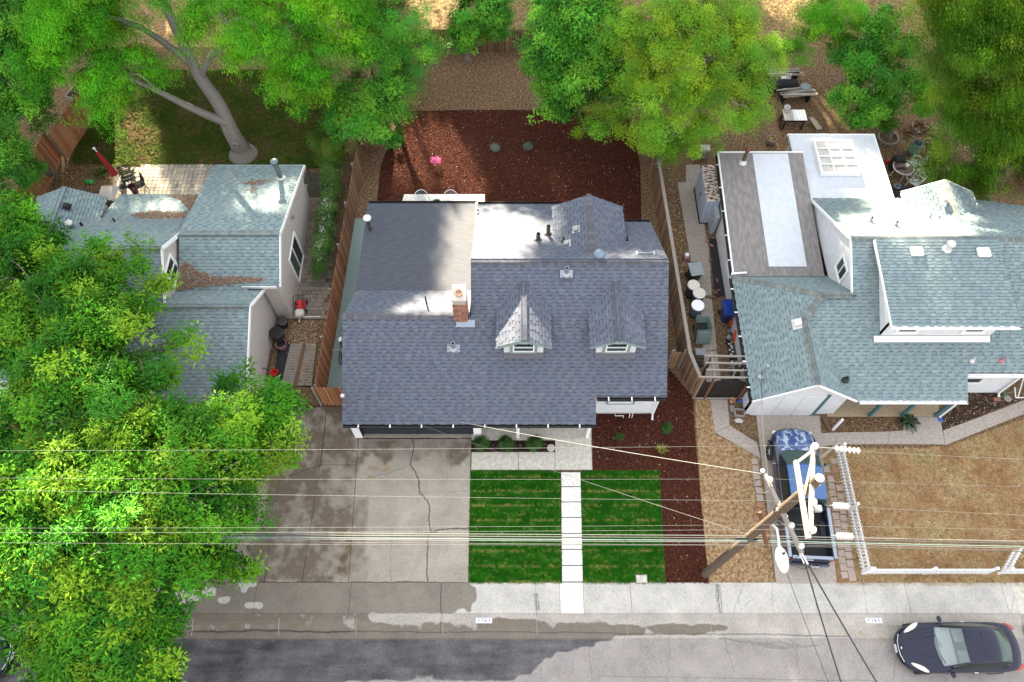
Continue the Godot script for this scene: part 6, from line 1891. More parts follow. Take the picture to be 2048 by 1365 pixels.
func shrub(called, label, p: Vector3, r: float, h: float, kind: String, pal: Array, dens := 1.6, size := 0.2, category := "shrub", group := ""):
	var t = thing(called, label, category, p, 0.0, group)
	for i in 3:
		var a = TAU * i / 3.0 + rnd(0, 1)
		limb(t, "stem", [p + Vector3(0, -0.02, 0), p + Vector3(cos(a) * r * 0.3, h * 0.4, sin(a) * r * 0.3), p + Vector3(cos(a) * r * 0.6, h * 0.75, sin(a) * r * 0.6)], 0.014, 0.005, 5, "twig")
	crown(t, [[p + Vector3(0, h * 0.52, 0), Vector3(r, h * 0.5, r) * 0.85]], kind, pal, dens, size, {clump = r * 0.42, per = 9, low = -0.7})
	return t

func build_plants():
	var boxg = [Color(0.035, 0.10, 0.022), Color(0.05, 0.13, 0.03), Color(0.025, 0.075, 0.018), Color(0.075, 0.16, 0.04)]
	var sage = [Color(0.16, 0.22, 0.16), Color(0.20, 0.26, 0.19), Color(0.12, 0.18, 0.12)]
	var i = 0
	for px in [962, 1012, 1069]:
		shrub("round_boxwood", ["left round boxwood beside the driveway in the porch bed", "middle round boxwood in the porch bed", "right round boxwood beside the round stone in the porch bed"][i], at(px, 893), 0.27, 0.5, "box", boxg, 2.4, 0.2, "shrub", "boxwoods in the porch bed")
		i += 1
	for q in [[986, 893, "tiny seedling between left and middle boxwood"], [1041, 893, "tiny seedling between middle and right boxwood"], [1090, 890, "tiny seedling next to the round stone"]]:
		shrub("seedling", q[2], at(q[0], q[1]), 0.11, 0.14, "broad", boxg, 1.0, 0.13, "plant")
	var rs = at(1102, 897)
	var t = thing("round_stone", "round pale patterned stepping stone at the end of the porch bed", "stone", rs)
	one("disc", "stone_pale", t, func(b): b.lathe([Vector2(0.17, 0.0), Vector2(0.17, 0.045), Vector2(0.15, 0.055), Vector2(0.12, 0.05), Vector2(0.115, 0.055), Vector2(0.0, 0.055)], rs, 20, Basis.IDENTITY, true))
	for q in [[1240, 877, 0.24, 0.34, "leafy shrub in the mulch under the white house window"], [1332, 860, 0.25, 0.36, "leafy shrub at the right edge of the mulch near the fence"], [1270, 854, 0.12, 0.2, "small plant in the mulch between the two shrubs"], [1199, 916, 0.13, 0.18, "small plant beside the porch walk, left of a pair"], [1214, 920, 0.13, 0.18, "small plant beside the porch walk, right of a pair"], [1275, 925, 0.14, 0.2, "small yellowish plant in the mulch above the right lawn"],
			[1374, 962, 0.15, 0.2, "small plant in the mulch strip nearest the right lawn corner"], [1356, 1006, 0.16, 0.22, "low green plant halfway down the mulch strip"], [1363, 1118, 0.17, 0.22, "low green plant at the bottom of the mulch strip near the sidewalk"]]:
		shrub("mulch_plant", q[4], at(q[0], q[1]), q[2], q[3], "broad", boxg if q[0] != 1275 else [Color(0.12, 0.17, 0.03), Color(0.08, 0.13, 0.03)], 1.8, 0.15, "plant")
	shrub("mulch_plant", "gray green lavender plant in the mulch strip beside the pole base", at(1380, 1053), 0.16, 0.2, "fine", sage, 2.0, 0.18, "plant")
	var yp = at(1324, 902)
	var yt = thing("flax_plant", "spiky yellow grass plant in the front mulch bed", "plant", yp)
	many("leaves", leaf_spray("strap"), "leaf", [Transform3D(Basis().scaled(Vector3.ONE * 0.62), yp + Vector3(0, 0.02, 0)), Transform3D(Basis(Vector3.UP, 1.3).scaled(Vector3.ONE * 0.5), yp + Vector3(0, 0.03, 0))], [Color(0.42, 0.42, 0.09), Color(0.36, 0.38, 0.10)], yt)
	# back mulch bed
	for q in [[990, 301, "left gray lavender in the back mulch bed"], [1055, 300, "right gray lavender in the back mulch bed"]]:
		shrub("lavender", q[2], at(q[0], q[1]), 0.24, 0.32, "fine", sage, 2.0, 0.24, "plant", "lavenders in the back bed")
	shrub("lavender", "small gray plant in the sunlit strip of the back bed", at(918, 303), 0.15, 0.2, "fine", sage, 1.6, 0.18, "plant")
	shrub("mulch_plant", "dark green shrub at the left end of the back bed", at(793, 300), 0.24, 0.3, "broad", boxg, 1.8, 0.18, "plant")
	var fp = at(872, 328)
	var ft = thing("flower_plant", "bright pink flowering plant in the back mulch bed", "plant", fp)
	crown(ft, [[fp + Vector3(0, 0.14, 0), Vector3(0.2, 0.14, 0.2)]], "box", boxg, 1.0, 0.16, {clump = 0.1, per = 5})
	var xf = []; var cols = []
	for k in 46:
		var a = rnd(0, TAU); var r = 0.26 * sqrt(rnd(0, 1))
		xf.append(Transform3D(Basis(Vector3.UP, a).scaled(Vector3.ONE * rnd(0.10, 0.16)), fp + Vector3(cos(a) * r, 0.24 + 0.08 * (1.0 - r / 0.26), sin(a) * r)))
		cols.append(jitter(Color(0.58, 0.045, 0.26), 0.25))
	many("flowers", leaf_spray("box"), "flower", xf, cols, ft)
	# jasmine hedge on the redwood fence
	var h0 = at(672, 380); var h1 = at(647, 556)
	var jt = thing("jasmine_hedge", "jasmine hedge with white blossoms along the redwood fence", "hedge", h0)
	var bl = []
	for k in 9:
		var s = k / 8.0
		bl.append([h0.lerp(h1, s) + Vector3(0, 0.85 + 0.15 * sin(k * 2.0), 0), Vector3(0.34 - 0.12 * s, 0.8 - 0.25 * s, 0.55)])
		limb(jt, "stem", [h0.lerp(h1, s), h0.lerp(h1, s) + Vector3(0.05, 0.8, 0.05)], 0.025, 0.01, 5, "twig")
	crown(jt, bl, "oak", [Color(0.07, 0.16, 0.03), Color(0.10, 0.21, 0.04), Color(0.045, 0.115, 0.025)], 1.7, 0.3, {clump = 0.25, per = 9, low = -0.4})
	xf = []; cols = []
	for k in 1500:
		var s = rnd(0.0, 1.0)
		if s < 0.30 and rng.randf() < 0.9: continue
		var d = Vector3(rng.randfn(), abs(rng.randfn()), rng.randfn()).normalized()
		var b = bl[int(s * 8.0)]
		xf.append(Transform3D(Basis(Vector3(rnd(-1, 1), rnd(0.2, 1), rnd(-1, 1)).normalized(), rnd(0, TAU)).scaled(Vector3.ONE * rnd(0.05, 0.085)), b[0] + d * b[1] * rnd(0.95, 1.1) + Vector3(rnd(-0.1, 0.1), 0, rnd(-0.25, 0.25))))
		cols.append(jitter(Color(0.62, 0.62, 0.52), 0.15))
	many("blossoms", leaf_spray("box"), "flower", xf, cols, jt)
	# yellowish bush by the hammock stand, fern by the porch, dead shrub
	var lime = [Color(0.10, 0.20, 0.025), Color(0.15, 0.22, 0.03), Color(0.06, 0.15, 0.02)]
	var bp = at(668, 330)
	var bt = thing("yellow_bush", "loose yellow green bush against the redwood fence behind the metal stand", "shrub", bp)
	crown(bt, [px_blob(655, 300, 1.5, 0.7), px_blob(640, 280, 1.4, 0.45), px_blob(680, 290, 1.9, 0.6), px_blob(670, 320, 1.0, 0.5)], "oak", lime, 1.2, 0.34, {clump = 0.3, per = 8})
	limb(bt, "stem", [bp, bp + Vector3(-0.1, 0.8, 0), bp + Vector3(-0.2, 1.5, 0.1)], 0.03, 0.01, 6, "twig")
	var fp2 = at(1814, 848)
	var fn = thing("fern", "dark green cycad like fern at the edge of the porch walk", "plant", fp2)
	var fm = MB.new()
	for k in 26:
		var a = TAU * k / 26.0 * 2.0 + rnd(-0.15, 0.15)
		var l = rnd(0.42, 0.62) * (1.0 if k < 13 else 0.7)
		var rise = rnd(0.25, 0.5) if k < 13 else rnd(0.55, 0.8)
		var p0 = fp2 + Vector3(0, 0.12, 0)
		for j in 11:
			var s0 = (j + 1) / 12.0
			var c = p0 + Vector3(cos(a), 0, sin(a)) * l * s0 + Vector3.UP * (rise * s0 - 0.5 * s0 * s0)
			for sd in [-1.0, 1.0]:
				var out = Vector3(cos(a + sd * 1.05), -0.15, sin(a + sd * 1.05)) * 0.15 * sin(PI * clamp(s0 * 0.85 + 0.1, 0, 1))
				var wv = Vector3(cos(a), 0, sin(a)) * 0.014
				fm.tri(c - wv, c + wv, c + out, Vector3.UP, Vector3.UP, Vector3.UP)
	mk("fern_leaf", Color(0.022, 0.085, 0.016), "", 1, 0.5, {back = Color(0.4, 0.4, 0.4)})
	obj("fronds", fm, "fern_leaf", fn)
	one("crown_base", "bark", fn, func(b): b.lathe([Vector2(0.1, 0), Vector2(0.09, 0.14), Vector2(0, 0.18)], fp2, 10))
	var dp = at(108, 355)
	var ds = thing("bare_shrub", "leafless pale branched shrub beside the lower redwood fence", "shrub", dp)
	for k in 16:
		var a = rnd(0, TAU); var l = rnd(0.5, 1.2)
		var e = dp + Vector3(cos(a) * l * 0.7, rnd(0.6, 1.5), sin(a) * l * 0.7)
		limb(ds, "branch", [dp, dp.lerp(e, 0.5) + Vector3(0, 0.2, 0), e], 0.028, 0.006, 5, "twig")
		for j in 3:
			limb(ds, "twig", [dp.lerp(e, 0.6), dp.lerp(e, 0.6) + Vector3(rnd(-0.4, 0.4), rnd(0.1, 0.6), rnd(-0.4, 0.4))], 0.012, 0.004, 4, "twig")
	for q in [[206, 350], [258, 350]]:
		var sp = at(q[0], q[1])
		var st = thing("spiky_plant", ["spiky green plant at the patio edge left of the red umbrella", "spiky green plant right of the red umbrella"][1 if q[0] > 230 else 0], "plant", sp)
		many("leaves", leaf_spray("strap"), "leaf", [Transform3D(Basis().scaled(Vector3.ONE * 0.8), sp), Transform3D(Basis(Vector3.UP, 1.0).scaled(Vector3.ONE * 1.0), sp), Transform3D(Basis(Vector3.UP, 2.0).scaled(Vector3.ONE * 0.7), sp)], [Color(0.09, 0.16, 0.04), Color(0.13, 0.2, 0.06), Color(0.06, 0.12, 0.03)], st)
	# low undergrowth at the far right
	var mossy = [Color(0.055, 0.125, 0.018), Color(0.09, 0.15, 0.024), Color(0.14, 0.15, 0.04)]
	shrub("undergrowth_bush", "straggly bush between the white chairs and the dark feathery tree", at(1880, 375), 0.75, 1.0, "oak", mossy, 1.1, 0.34)
	shrub("undergrowth_bush", "dark low bush just behind the small white gable roof", at(1935, 395), 0.8, 1.1, "oak", [Color(0.04, 0.10, 0.016), Color(0.06, 0.12, 0.02)], 1.1, 0.36)
	shrub("dry_shrub", "brown dried shrub at the right edge beside the gray fence", at(2035, 375), 0.6, 1.0, "fine", [Color(0.22, 0.14, 0.06), Color(0.16, 0.10, 0.04)], 1.2, 0.34)

# ---- vehicles -----------------------------------------------------------------------------
# skin over rows of points (all rows equally long), smoothly shaded; away from axis points 'inside'
func loft(b: MB, rows: Array, inside: Array, i0 := 0, i1 := -1, j0 := 0, j1 := -1):
	var ni = rows.size(); var nj = rows[0].size()
	if i1 < 0: i1 = ni - 1
	if j1 < 0: j1 = nj - 1
	var N = func(i, j):
		var di = rows[min(i + 1, ni - 1)][j] - rows[max(i - 1, 0)][j]
		var dj = rows[i][min(j + 1, nj - 1)] - rows[i][max(j - 1, 0)]
		var n = di.cross(dj)
		if n.length_squared() < 1e-12: n = rows[i][j] - inside[i]
		n = n.normalized()
		return n if n.dot(rows[i][j] - inside[i]) >= 0 else -n
	for i in range(i0, i1):
		for j in range(j0, j1):
			var p = [rows[i][j], rows[i][j + 1], rows[i + 1][j + 1], rows[i + 1][j]]
			var n = [N.call(i, j), N.call(i, j + 1), N.call(i + 1, j + 1), N.call(i + 1, j)]
			var g = (p[1] - p[0]).cross(p[2] - p[0]) + (p[2] - p[0]).cross(p[3] - p[0])
			if g.dot(n[0] + n[1] + n[2] + n[3]) > 0: b.squad(p[0], p[1], p[2], p[3], n[0], n[1], n[2], n[3])
			else: b.squad(p[3], p[2], p[1], p[0], n[3], n[2], n[1], n[0])

# stations: [x, half width, under, shoulder, crown]; full cross section from one side to the other
func body_rows(stations: Array, bow0 := 0.0, bow1 := 0.0) -> Array:
	var rows = []; var ins = []
	var xa = stations[0][0]; var xb = stations[-1][0]
	for s in stations:
		var half = [Vector2(0.0, s[2]), Vector2(0.8 * s[1], s[2]), Vector2(0.955 * s[1], s[2] + 0.09), Vector2(s[1], lerp(s[2], s[3], 0.5)), Vector2(0.99 * s[1], s[3] - 0.13), Vector2(0.965 * s[1], s[3] - 0.05), Vector2(0.915 * s[1], s[3]), Vector2(0.7 * s[1], lerp(s[3], s[4], 0.6)), Vector2(0.35 * s[1], lerp(s[3], s[4], 0.92)), Vector2(0.0, s[4])]
		var r = []
		for q in half: r.append(Vector3(s[0], q.y, q.x))
		for k in range(half.size() - 2, -1, -1): r.append(Vector3(s[0], half[k].y, -half[k].x))
		var bow = bow0 * clamp(1.0 - (s[0] - xa) / 1.3, 0, 1) - bow1 * clamp(1.0 - (xb - s[0]) / 1.1, 0, 1)
		for k in r.size(): r[k].x += bow * pow(abs(r[k].z) / 0.9, 2.0)
		rows.append(r)
		ins.append(Vector3(s[0], (s[2] + s[3]) / 2, 0))
	return [rows, ins]

# stations: [x, base half width, base y, roof half width, roof y]
func cabin_rows(stations: Array, bow0 := 0.0, bow1 := 0.0) -> Array:
	var rows = []; var ins = []
	for s in stations:
		var half = [Vector2(s[1], s[2]), Vector2(lerp(s[1], s[3], 0.5) + 0.015, lerp(s[2], s[4], 0.5)), Vector2(s[3] + 0.02, s[4] - 0.05), Vector2(s[3] * 0.95, s[4] - 0.008), Vector2(s[3] * 0.8, s[4] + 0.015), Vector2(s[3] * 0.4, s[4] + 0.035), Vector2(0.0, s[4] + 0.042)]
		var r = []
		for q in half: r.append(Vector3(s[0], q.y, q.x))
		for k in range(half.size() - 2, -1, -1): r.append(Vector3(s[0], half[k].y, -half[k].x))
		var k0 = stations.find(s) / float(stations.size() - 1)
		for k in r.size(): r[k].x += (bow0 * clamp(1.0 - k0 * 2.0, 0, 1) - bow1 * clamp(k0 * 2.0 - 1.0, 0, 1)) * pow(abs(r[k].z) / 0.8, 2.0)
		rows.append(r)
		ins.append(Vector3(s[0], s[2] - 0.4, 0))
	return [rows, ins]

func wheel(parent, p: Vector3, r: float, w: float):
	var bs = Basis(Vector3.RIGHT, PI / 2)
	var b = MB.new()
	b.lathe([Vector2(r * 0.55, -w / 2), Vector2(r * 0.92, -w / 2), Vector2(r, -w * 0.32), Vector2(r, w * 0.32), Vector2(r * 0.92, w / 2), Vector2(r * 0.55, w / 2)], p, 20, bs)
	var o = obj("wheel", b, "rubber", parent, true)
	var c = MB.new()
	for s in [-1.0, 1.0]:
		c.lathe([Vector2(r * 0.6, s * w * 0.40), Vector2(r * 0.5, s * w * 0.30), Vector2(r * 0.15, s * w * 0.42), Vector2(0.0, s * w * 0.42)] if s > 0 else [Vector2(0.0, s * w * 0.42), Vector2(r * 0.15, s * w * 0.42), Vector2(r * 0.5, s * w * 0.30), Vector2(r * 0.6, s * w * 0.40)], p, 14, bs)
		for k in 5:
			var a = TAU * k / 5
			c.bar(p + Vector3(0, 0, s * w * 0.42) + Vector3(cos(a), sin(a), 0) * r * 0.1, p + Vector3(0, 0, s * w * 0.42) + Vector3(cos(a), sin(a), 0) * r * 0.58, 0.05, 0.03, Vector3.BACK)
	obj("rim", c, "chrome", o, true)

func lens_blob(parent, called, mat, p: Vector3, r: Vector3, bs: Basis):
	var b = MB.new()
	b.ball(Vector3.ZERO, r, 12, 8)
	var o = obj(called, b, mat, parent, true)
	o.transform = Transform3D(bs, p)

func sedan(label, paint: String, pos: Vector3, turn: float):
	var t = thing("sedan_car", label, "car", pos, turn)
	var st = [[-2.28, 0.50, 0.32, 0.50, 0.53], [-2.25, 0.60, 0.26, 0.56, 0.61], [-2.16, 0.73, 0.21, 0.62, 0.69], [-2.0, 0.83, 0.18, 0.68, 0.755], [-1.7, 0.89, 0.17, 0.765, 0.85], [-1.3, 0.91, 0.17, 0.845, 0.925], [-0.95, 0.915, 0.17, 0.90, 0.975], [-0.5, 0.915, 0.17, 0.925, 0.98], [0.4, 0.915, 0.17, 0.945, 0.98], [1.2, 0.91, 0.18, 0.96, 1.0], [1.6, 0.895, 0.2, 0.965, 1.04], [1.95, 0.865, 0.24, 0.955, 1.03], [2.12, 0.81, 0.28, 0.93, 0.99], [2.22, 0.74, 0.32, 0.86, 0.91], [2.27, 0.66, 0.36, 0.72, 0.76]]
	var r = body_rows(st, 0.34, 0.22)
	var b = MB.new()
	loft(b, r[0], r[1])
	for e in [0, st.size() - 1]:
		var row = r[0][e]
		for j in range(1, row.size() - 1):
			if e == 0: b.tri(row[0], row[j], row[j + 1])
			else: b.tri(row[0], row[j + 1], row[j])
	obj("body", b, paint, t, true)
	var cs = [[-1.05, 0.76, 0.955, 0.73, 0.985], [-0.75, 0.80, 0.96, 0.70, 1.13], [-0.35, 0.83, 0.965, 0.645, 1.33], [-0.12, 0.835, 0.965, 0.625, 1.41], [0.15, 0.835, 0.965, 0.62, 1.445], [0.6, 0.83, 0.97, 0.61, 1.45], [1.0, 0.815, 0.975, 0.595, 1.41], [1.2, 0.80, 0.98, 0.59, 1.365], [1.5, 0.77, 0.99, 0.60, 1.21], [1.78, 0.72, 1.0, 0.63, 1.055]]
	var c = cabin_rows(cs, 0.22, 0.16)
	var m = c[0][0].size() - 1
	b = MB.new(); loft(b, c[0], c[1], 0, 3, 3, m - 3); obj("windshield", b, "pane_clear", t, true)
	b = MB.new(); loft(b, c[0], c[1], 7, 9, 3, m - 3); obj("rear_window", b, "glass_green", t, true)
	b = MB.new(); loft(b, c[0], c[1], 3, 7, 2, m - 2); loft(b, c[0], c[1], 0, 3, 2, 3); loft(b, c[0], c[1], 0, 3, m - 3, m - 2); loft(b, c[0], c[1], 7, 9, 2, 3); loft(b, c[0], c[1], 7, 9, m - 3, m - 2)
	loft(b, c[0], c[1], 8, 9, 0, 2); loft(b, c[0], c[1], 8, 9, m - 2, m)
	obj("roof", b, paint, t, true)
	for s in [[0, 2], [m - 2, m]]:
		b = MB.new(); loft(b, c[0], c[1], 1, 5, s[0], s[1]); obj("side_window", b, "glass_dark", t, true)
		b = MB.new(); loft(b, c[0], c[1], 5, 8, s[0], s[1]); obj("side_window", b, "glass_dark", t, true)
	one("dashboard", "dash", t, func(q): q.cbox(Vector3(-0.62, 0.99, 0), Vector3(0.55, 0.06, 1.4), 0.03), true)
	one("steering_wheel", "black", t, func(q): q.tube([Vector3(-0.34, 1.06, 0.22), Vector3(-0.28, 1.17, 0.38), Vector3(-0.34, 1.06, 0.54)], 0.02, 6), true)
	for s in [-0.4, 0.4]:
		one("seat", "seat_cloth", t, func(q):
			q.cbox(Vector3(-0.02, 1.02, s), Vector3(0.5, 0.1, 0.5), 0.05)
			q.cbox(Vector3(0.26, 1.18, s), Vector3(0.14, 0.4, 0.46), 0.06), true)
	for s in [-1.0, 1.0]:
		lens_blob(t, "headlight", "headlight", Vector3(-1.70, 0.755, s * 0.685), Vector3(0.36, 0.05, 0.10), Basis(Vector3.UP, s * -0.62) * Basis(Vector3.BACK, 0.25))
		lens_blob(t, "taillight", "tail_red", Vector3(2.06, 0.86, s * 0.73), Vector3(0.22, 0.07, 0.09), Basis(Vector3.UP, -s * -0.5))
		one("mirror", paint, t, func(q): q.ball(Vector3(-0.62, 1.0, s * 1.0), Vector3(0.09, 0.075, 0.12), 10, 8), true)
		for x in [-1.42, 1.35]: wheel(t, Vector3(x, 0.32, s * 0.80), 0.32, 0.21)
		one("door_handle", "chrome", t, func(q): q.cbox(Vector3(0.35, 0.84, s * 0.915), Vector3(0.16, 0.025, 0.03), 0.006), true)
	one("door_seam", "black", t, func(q):
		for x in [-0.55, 0.45]:
			for s in [-1.0, 1.0]: q.box(Vector3(x, 0.62, s * 0.914), Vector3(0.012, 0.5, 0.012)), true)
	one("roof_seam", "black", t, func(q): q.box(Vector3(0.55, 1.489, 0), Vector3(0.012, 0.006, 0.9)), true)
	one("hood_seam", "black", t, func(q):
		for s in [-1.0, 1.0]: q.bar(Vector3(-1.95, 0.755, s * 0.52), Vector3(-1.05, 0.962, s * 0.70), 0.012, 0.012), true)
	one("hood_crease", paint, t, func(q):
		for s in [-1.0, 1.0]: q.tube([Vector3(-1.85, 0.79, s * 0.26), Vector3(-1.45, 0.895, s * 0.31), Vector3(-1.08, 0.965, s * 0.36)], 0.014, 6), true)
	one("wiper", "black", t, func(q):
		q.bar(Vector3(-0.98, 1.02, 0.1), Vector3(-0.85, 1.09, 0.62), 0.02, 0.012)
		q.bar(Vector3(-0.98, 1.02, -0.45), Vector3(-0.85, 1.10, 0.05), 0.02, 0.012), true)
	one("grille", "black", t, func(q): q.cbox(Vector3(-2.235, 0.5, 0), Vector3(0.06, 0.1, 0.9), 0.02), true)
	one("chrome_strip", "chrome", t, func(q): q.tube([Vector3(-2.16, 0.615, -0.5), Vector3(-2.245, 0.60, -0.25), Vector3(-2.265, 0.60, 0), Vector3(-2.245, 0.60, 0.25), Vector3(-2.16, 0.615, 0.5)], 0.018, 6), true)
	one("license_plate", "plate", t, func(q): q.cbox(Vector3(-2.295, 0.44, 0.0), Vector3(0.02, 0.15, 0.30), 0.004), true)
	one("badge", "chrome", t, func(q): q.ball(Vector3(-2.17, 0.665, 0), Vector3(0.035, 0.02, 0.06), 10, 6), true)
	t.scale = Vector3.ONE * 0.96
	return t

func build_vehicles():
	sedan("black navy sedan parked at the curb with its nose to the left", "car_navy", Vector3(16.5, -0.125, -3.27), 0.005)
	var lp = at(-42, 1308, 0.6)
	sedan("dark sedan mostly hidden by the leaning tree at the left edge", "car_navy", Vector3(lp.x - 1.15, -0.125, -3.0), PI)
	# pickup
	var t = thing("pickup_truck", "blue pickup truck with sun faded hood parked in the right driveway", "pickup truck", Vector3(11.62, 0.03, -9.1), -PI / 2 - 0.045)
	# local x runs from the nose (-) to the tailgate (+)
	var st = [[-2.72, 0.62, 0.42, 0.74, 0.80], [-2.68, 0.74, 0.36, 0.86, 0.92], [-2.58, 0.84, 0.32, 0.95, 1.02], [-2.35, 0.90, 0.30, 1.01, 1.085], [-1.95, 0.925, 0.30, 1.06, 1.135], [-1.6, 0.93, 0.30, 1.10, 1.175], [-1.3, 0.93, 0.30, 1.13, 1.17], [0.0, 0.93, 0.30, 1.15, 1.16], [0.72, 0.93, 0.30, 1.15, 1.16]]
	var r = body_rows(st, 0.22, 0.0)
	var b = MB.new()
	loft(b, r[0], r[1], 0, -1, 0, -1)
	for e in [0, st.size() - 1]:
		var row = r[0][e]
		for j in range(1, row.size() - 1):
			if e == 0: b.tri(row[0], row[j], row[j + 1])
			else: b.tri(row[0], row[j + 1], row[j])
	obj("body", b, "car_blue", t, true)
	b = MB.new()
	var hood = []
	for row in r[0].slice(2, 6):
		var q = []
		for j in range(6, 13): q.append(row[j] * Vector3(1, 1, 0.92) + Vector3(0, 0.022, 0))
		hood.append(q)
	loft(b, hood, r[1].slice(2, 6))
	obj("hood", b, "car_hood_blue", t, true)
	var cs = [[-1.62, 0.78, 1.16, 0.77, 1.185], [-1.25, 0.84, 1.165, 0.74, 1.42], [-0.86, 0.86, 1.165, 0.70, 1.66], [-0.70, 0.86, 1.165, 0.70, 1.72], [-0.1, 0.86, 1.165, 0.70, 1.745], [0.45, 0.86, 1.165, 0.69, 1.725], [0.58, 0.855, 1.165, 0.685, 1.68], [0.70, 0.84, 1.165, 0.70, 1.22]]
	var c = cabin_rows(cs, 0.2, 0.0)
	var m = c[0][0].size() - 1
	b = MB.new(); loft(b, c[0], c[1], 0, 2, 3, m - 3); obj("windshield", b, "glass_green", t, true)
	b = MB.new(); loft(b, c[0], c[1], 6, 7, 3, m - 3); obj("rear_window", b, "glass_dark", t, true)
	b = MB.new(); loft(b, c[0], c[1], 2, 6, 2, m - 2); obj("roof", b, "car_roof_blue", t, true)
	b = MB.new(); loft(b, c[0], c[1], 0, 2, 2, 3); loft(b, c[0], c[1], 0, 2, m - 3, m - 2); loft(b, c[0], c[1], 6, 7, 0, 3); loft(b, c[0], c[1], 6, 7, m - 3, m); obj("pillars", b, "car_blue", t, true)
	for s in [[0, 2], [m - 2, m]]:
		b = MB.new(); loft(b, c[0], c[1], 1, 4, s[0], s[1]); obj("side_window", b, "glass_dark", t, true)
		b = MB.new(); loft(b, c[0], c[1], 4, 6, s[0], s[1]); obj("side_window", b, "glass_dark", t, true)
		b = MB.new(); loft(b, c[0], c[1], 0, 1, s[0], s[1]); obj("fender_top", b, "car_blue", t, true)
	# bed
	for s in [-1.0, 1.0]:
		one("bed_side", "car_blue", t, func(q): q.cbox(Vector3(1.74, 0.76, s * 0.865), Vector3(1.98, 0.84, 0.13), 0.04), true)
		one("bed_rail", "flash_blue", t, func(q): q.cbox(Vector3(1.74, 1.195, s * 0.865), Vector3(1.96, 0.035, 0.13), 0.012), true)
		one("wheel_well", "black_soft", t, func(q): q.cbox(Vector3(1.65, 0.72, s * 0.70), Vector3(0.95, 0.28, 0.22), 0.05), true)
		lens_blob(t, "taillight", "tail_red", Vector3(2.70, 0.86, s * 0.84), Vector3(0.06, 0.2, 0.09), Basis.IDENTITY)
		lens_blob(t, "headlight", "headlight", Vector3(-2.47, 0.84, s * 0.73), Vector3(0.12, 0.07, 0.11), Basis(Vector3.UP, s * 0.5))
		one("mirror", "car_blue", t, func(q): q.cbox(Vector3(-1.02, 1.23, s * 1.07), Vector3(0.12, 0.16, 0.2), 0.04), true)
		one("mirror_glass", "chrome", t, func(q): q.box(Vector3(-0.955, 1.23, s * 1.07), Vector3(0.008, 0.12, 0.16)), true)
		one("fender_flare", "black", t, func(q): q.tube([Vector3(-2.2, 0.55, s * 0.93), Vector3(-2.1, 0.78, s * 0.955), Vector3(-1.8, 0.88, s * 0.965), Vector3(-1.5, 0.78, s * 0.955), Vector3(-1.4, 0.55, s * 0.93)], 0.05, 8), true)
		for x in [-1.8, 1.65]: wheel(t, Vector3(x, 0.36, s * 0.80), 0.36, 0.25)
		one("door_handle", "black", t, func(q): q.cbox(Vector3(-0.15, 0.98, s * 0.935), Vector3(0.16, 0.03, 0.03), 0.006), true)
		one("door_seam", "black", t, func(q): q.box(Vector3(0.1, 0.75, s * 0.93), Vector3(0.012, 0.7, 0.012)), true)
	one("bed_floor", "black_soft", t, func(q):
		q.box(Vector3(1.74, 0.58, 0), Vector3(1.9, 0.05, 1.6))
		for k in 9: q.box(Vector3(1.74, 0.615, -0.44 + 0.11 * k), Vector3(1.85, 0.02, 0.05)), true)
	one("bed_front", "black_soft", t, func(q): q.cbox(Vector3(0.79, 0.86, 0), Vector3(0.07, 0.62, 1.6), 0.02), true)
	one("tailgate", "car_navy", t, func(q): q.cbox(Vector3(2.71, 0.86, 0), Vector3(0.1, 0.62, 1.54), 0.03), true)
	one("tailgate_cap", "flash_blue", t, func(q): q.cbox(Vector3(2.71, 1.185, 0), Vector3(0.12, 0.03, 1.54), 0.01), true)
	one("tailgate_handle", "chrome", t, func(q): q.cbox(Vector3(2.77, 0.98, 0.05), Vector3(0.03, 0.06, 0.26), 0.01), true)
	one("rear_bumper", "car_blue", t, func(q): q.cbox(Vector3(2.82, 0.46, 0), Vector3(0.16, 0.16, 1.72), 0.04), true)
	one("license_plate", "plate", t, func(q): q.cbox(Vector3(2.91, 0.5, -0.3), Vector3(0.012, 0.13, 0.3), 0.003), true)
	one("antenna", "black", t, func(q): q.tube([Vector3(-1.65, 1.15, 0.78), Vector3(-1.5, 1.85, 0.8)], 0.006, 5), true)
	one("wiper", "black", t, func(q):
		q.bar(Vector3(-1.55, 1.235, -0.1), Vector3(-1.42, 1.33, -0.6), 0.02, 0.012)
		q.bar(Vector3(-1.55, 1.235, 0.4), Vector3(-1.42, 1.34, -0.05), 0.02, 0.012), true)
	one("dash_paper", "paint_white", t, func(q): q.box(Vector3(-1.16, 1.50, 0.02), Vector3(0.14, 0.006, 0.1), Basis(Vector3.BACK, 0.62)), true)
	one("bed_hook", "chrome", t, func(q): q.cbox(Vector3(1.15, 1.19, 0.78), Vector3(0.1, 0.05, 0.06), 0.015), true)

# ---- utility pole and its wires --------------------------------------------------------------
func wire(called, label, mat, a: Vector3, b: Vector3, r: float, sag: float, group := ""):
	var t = thing(called, label, "wire", a, 0.0, group)
	var pts = []
	for i in 25:
		var s = i / 24.0
		pts.append(a.lerp(b, s) - Vector3(0, sag * 4.0 * s * (1.0 - s), 0))
	one("strand", mat, t, func(m): m.tube(pts, r, 6))
	return t

func insulator(parent, p: Vector3, h := 0.16):
	one("pin_insulator", "ceramic", parent, func(b): b.lathe([Vector2(0.02, -0.06), Vector2(0.03, 0.0), Vector2(0.085, 0.02), Vector2(0.095, 0.06), Vector2(0.07, 0.09), Vector2(0.075, 0.12), Vector2(0.04, h), Vector2(0, h + 0.01)], p, 12))

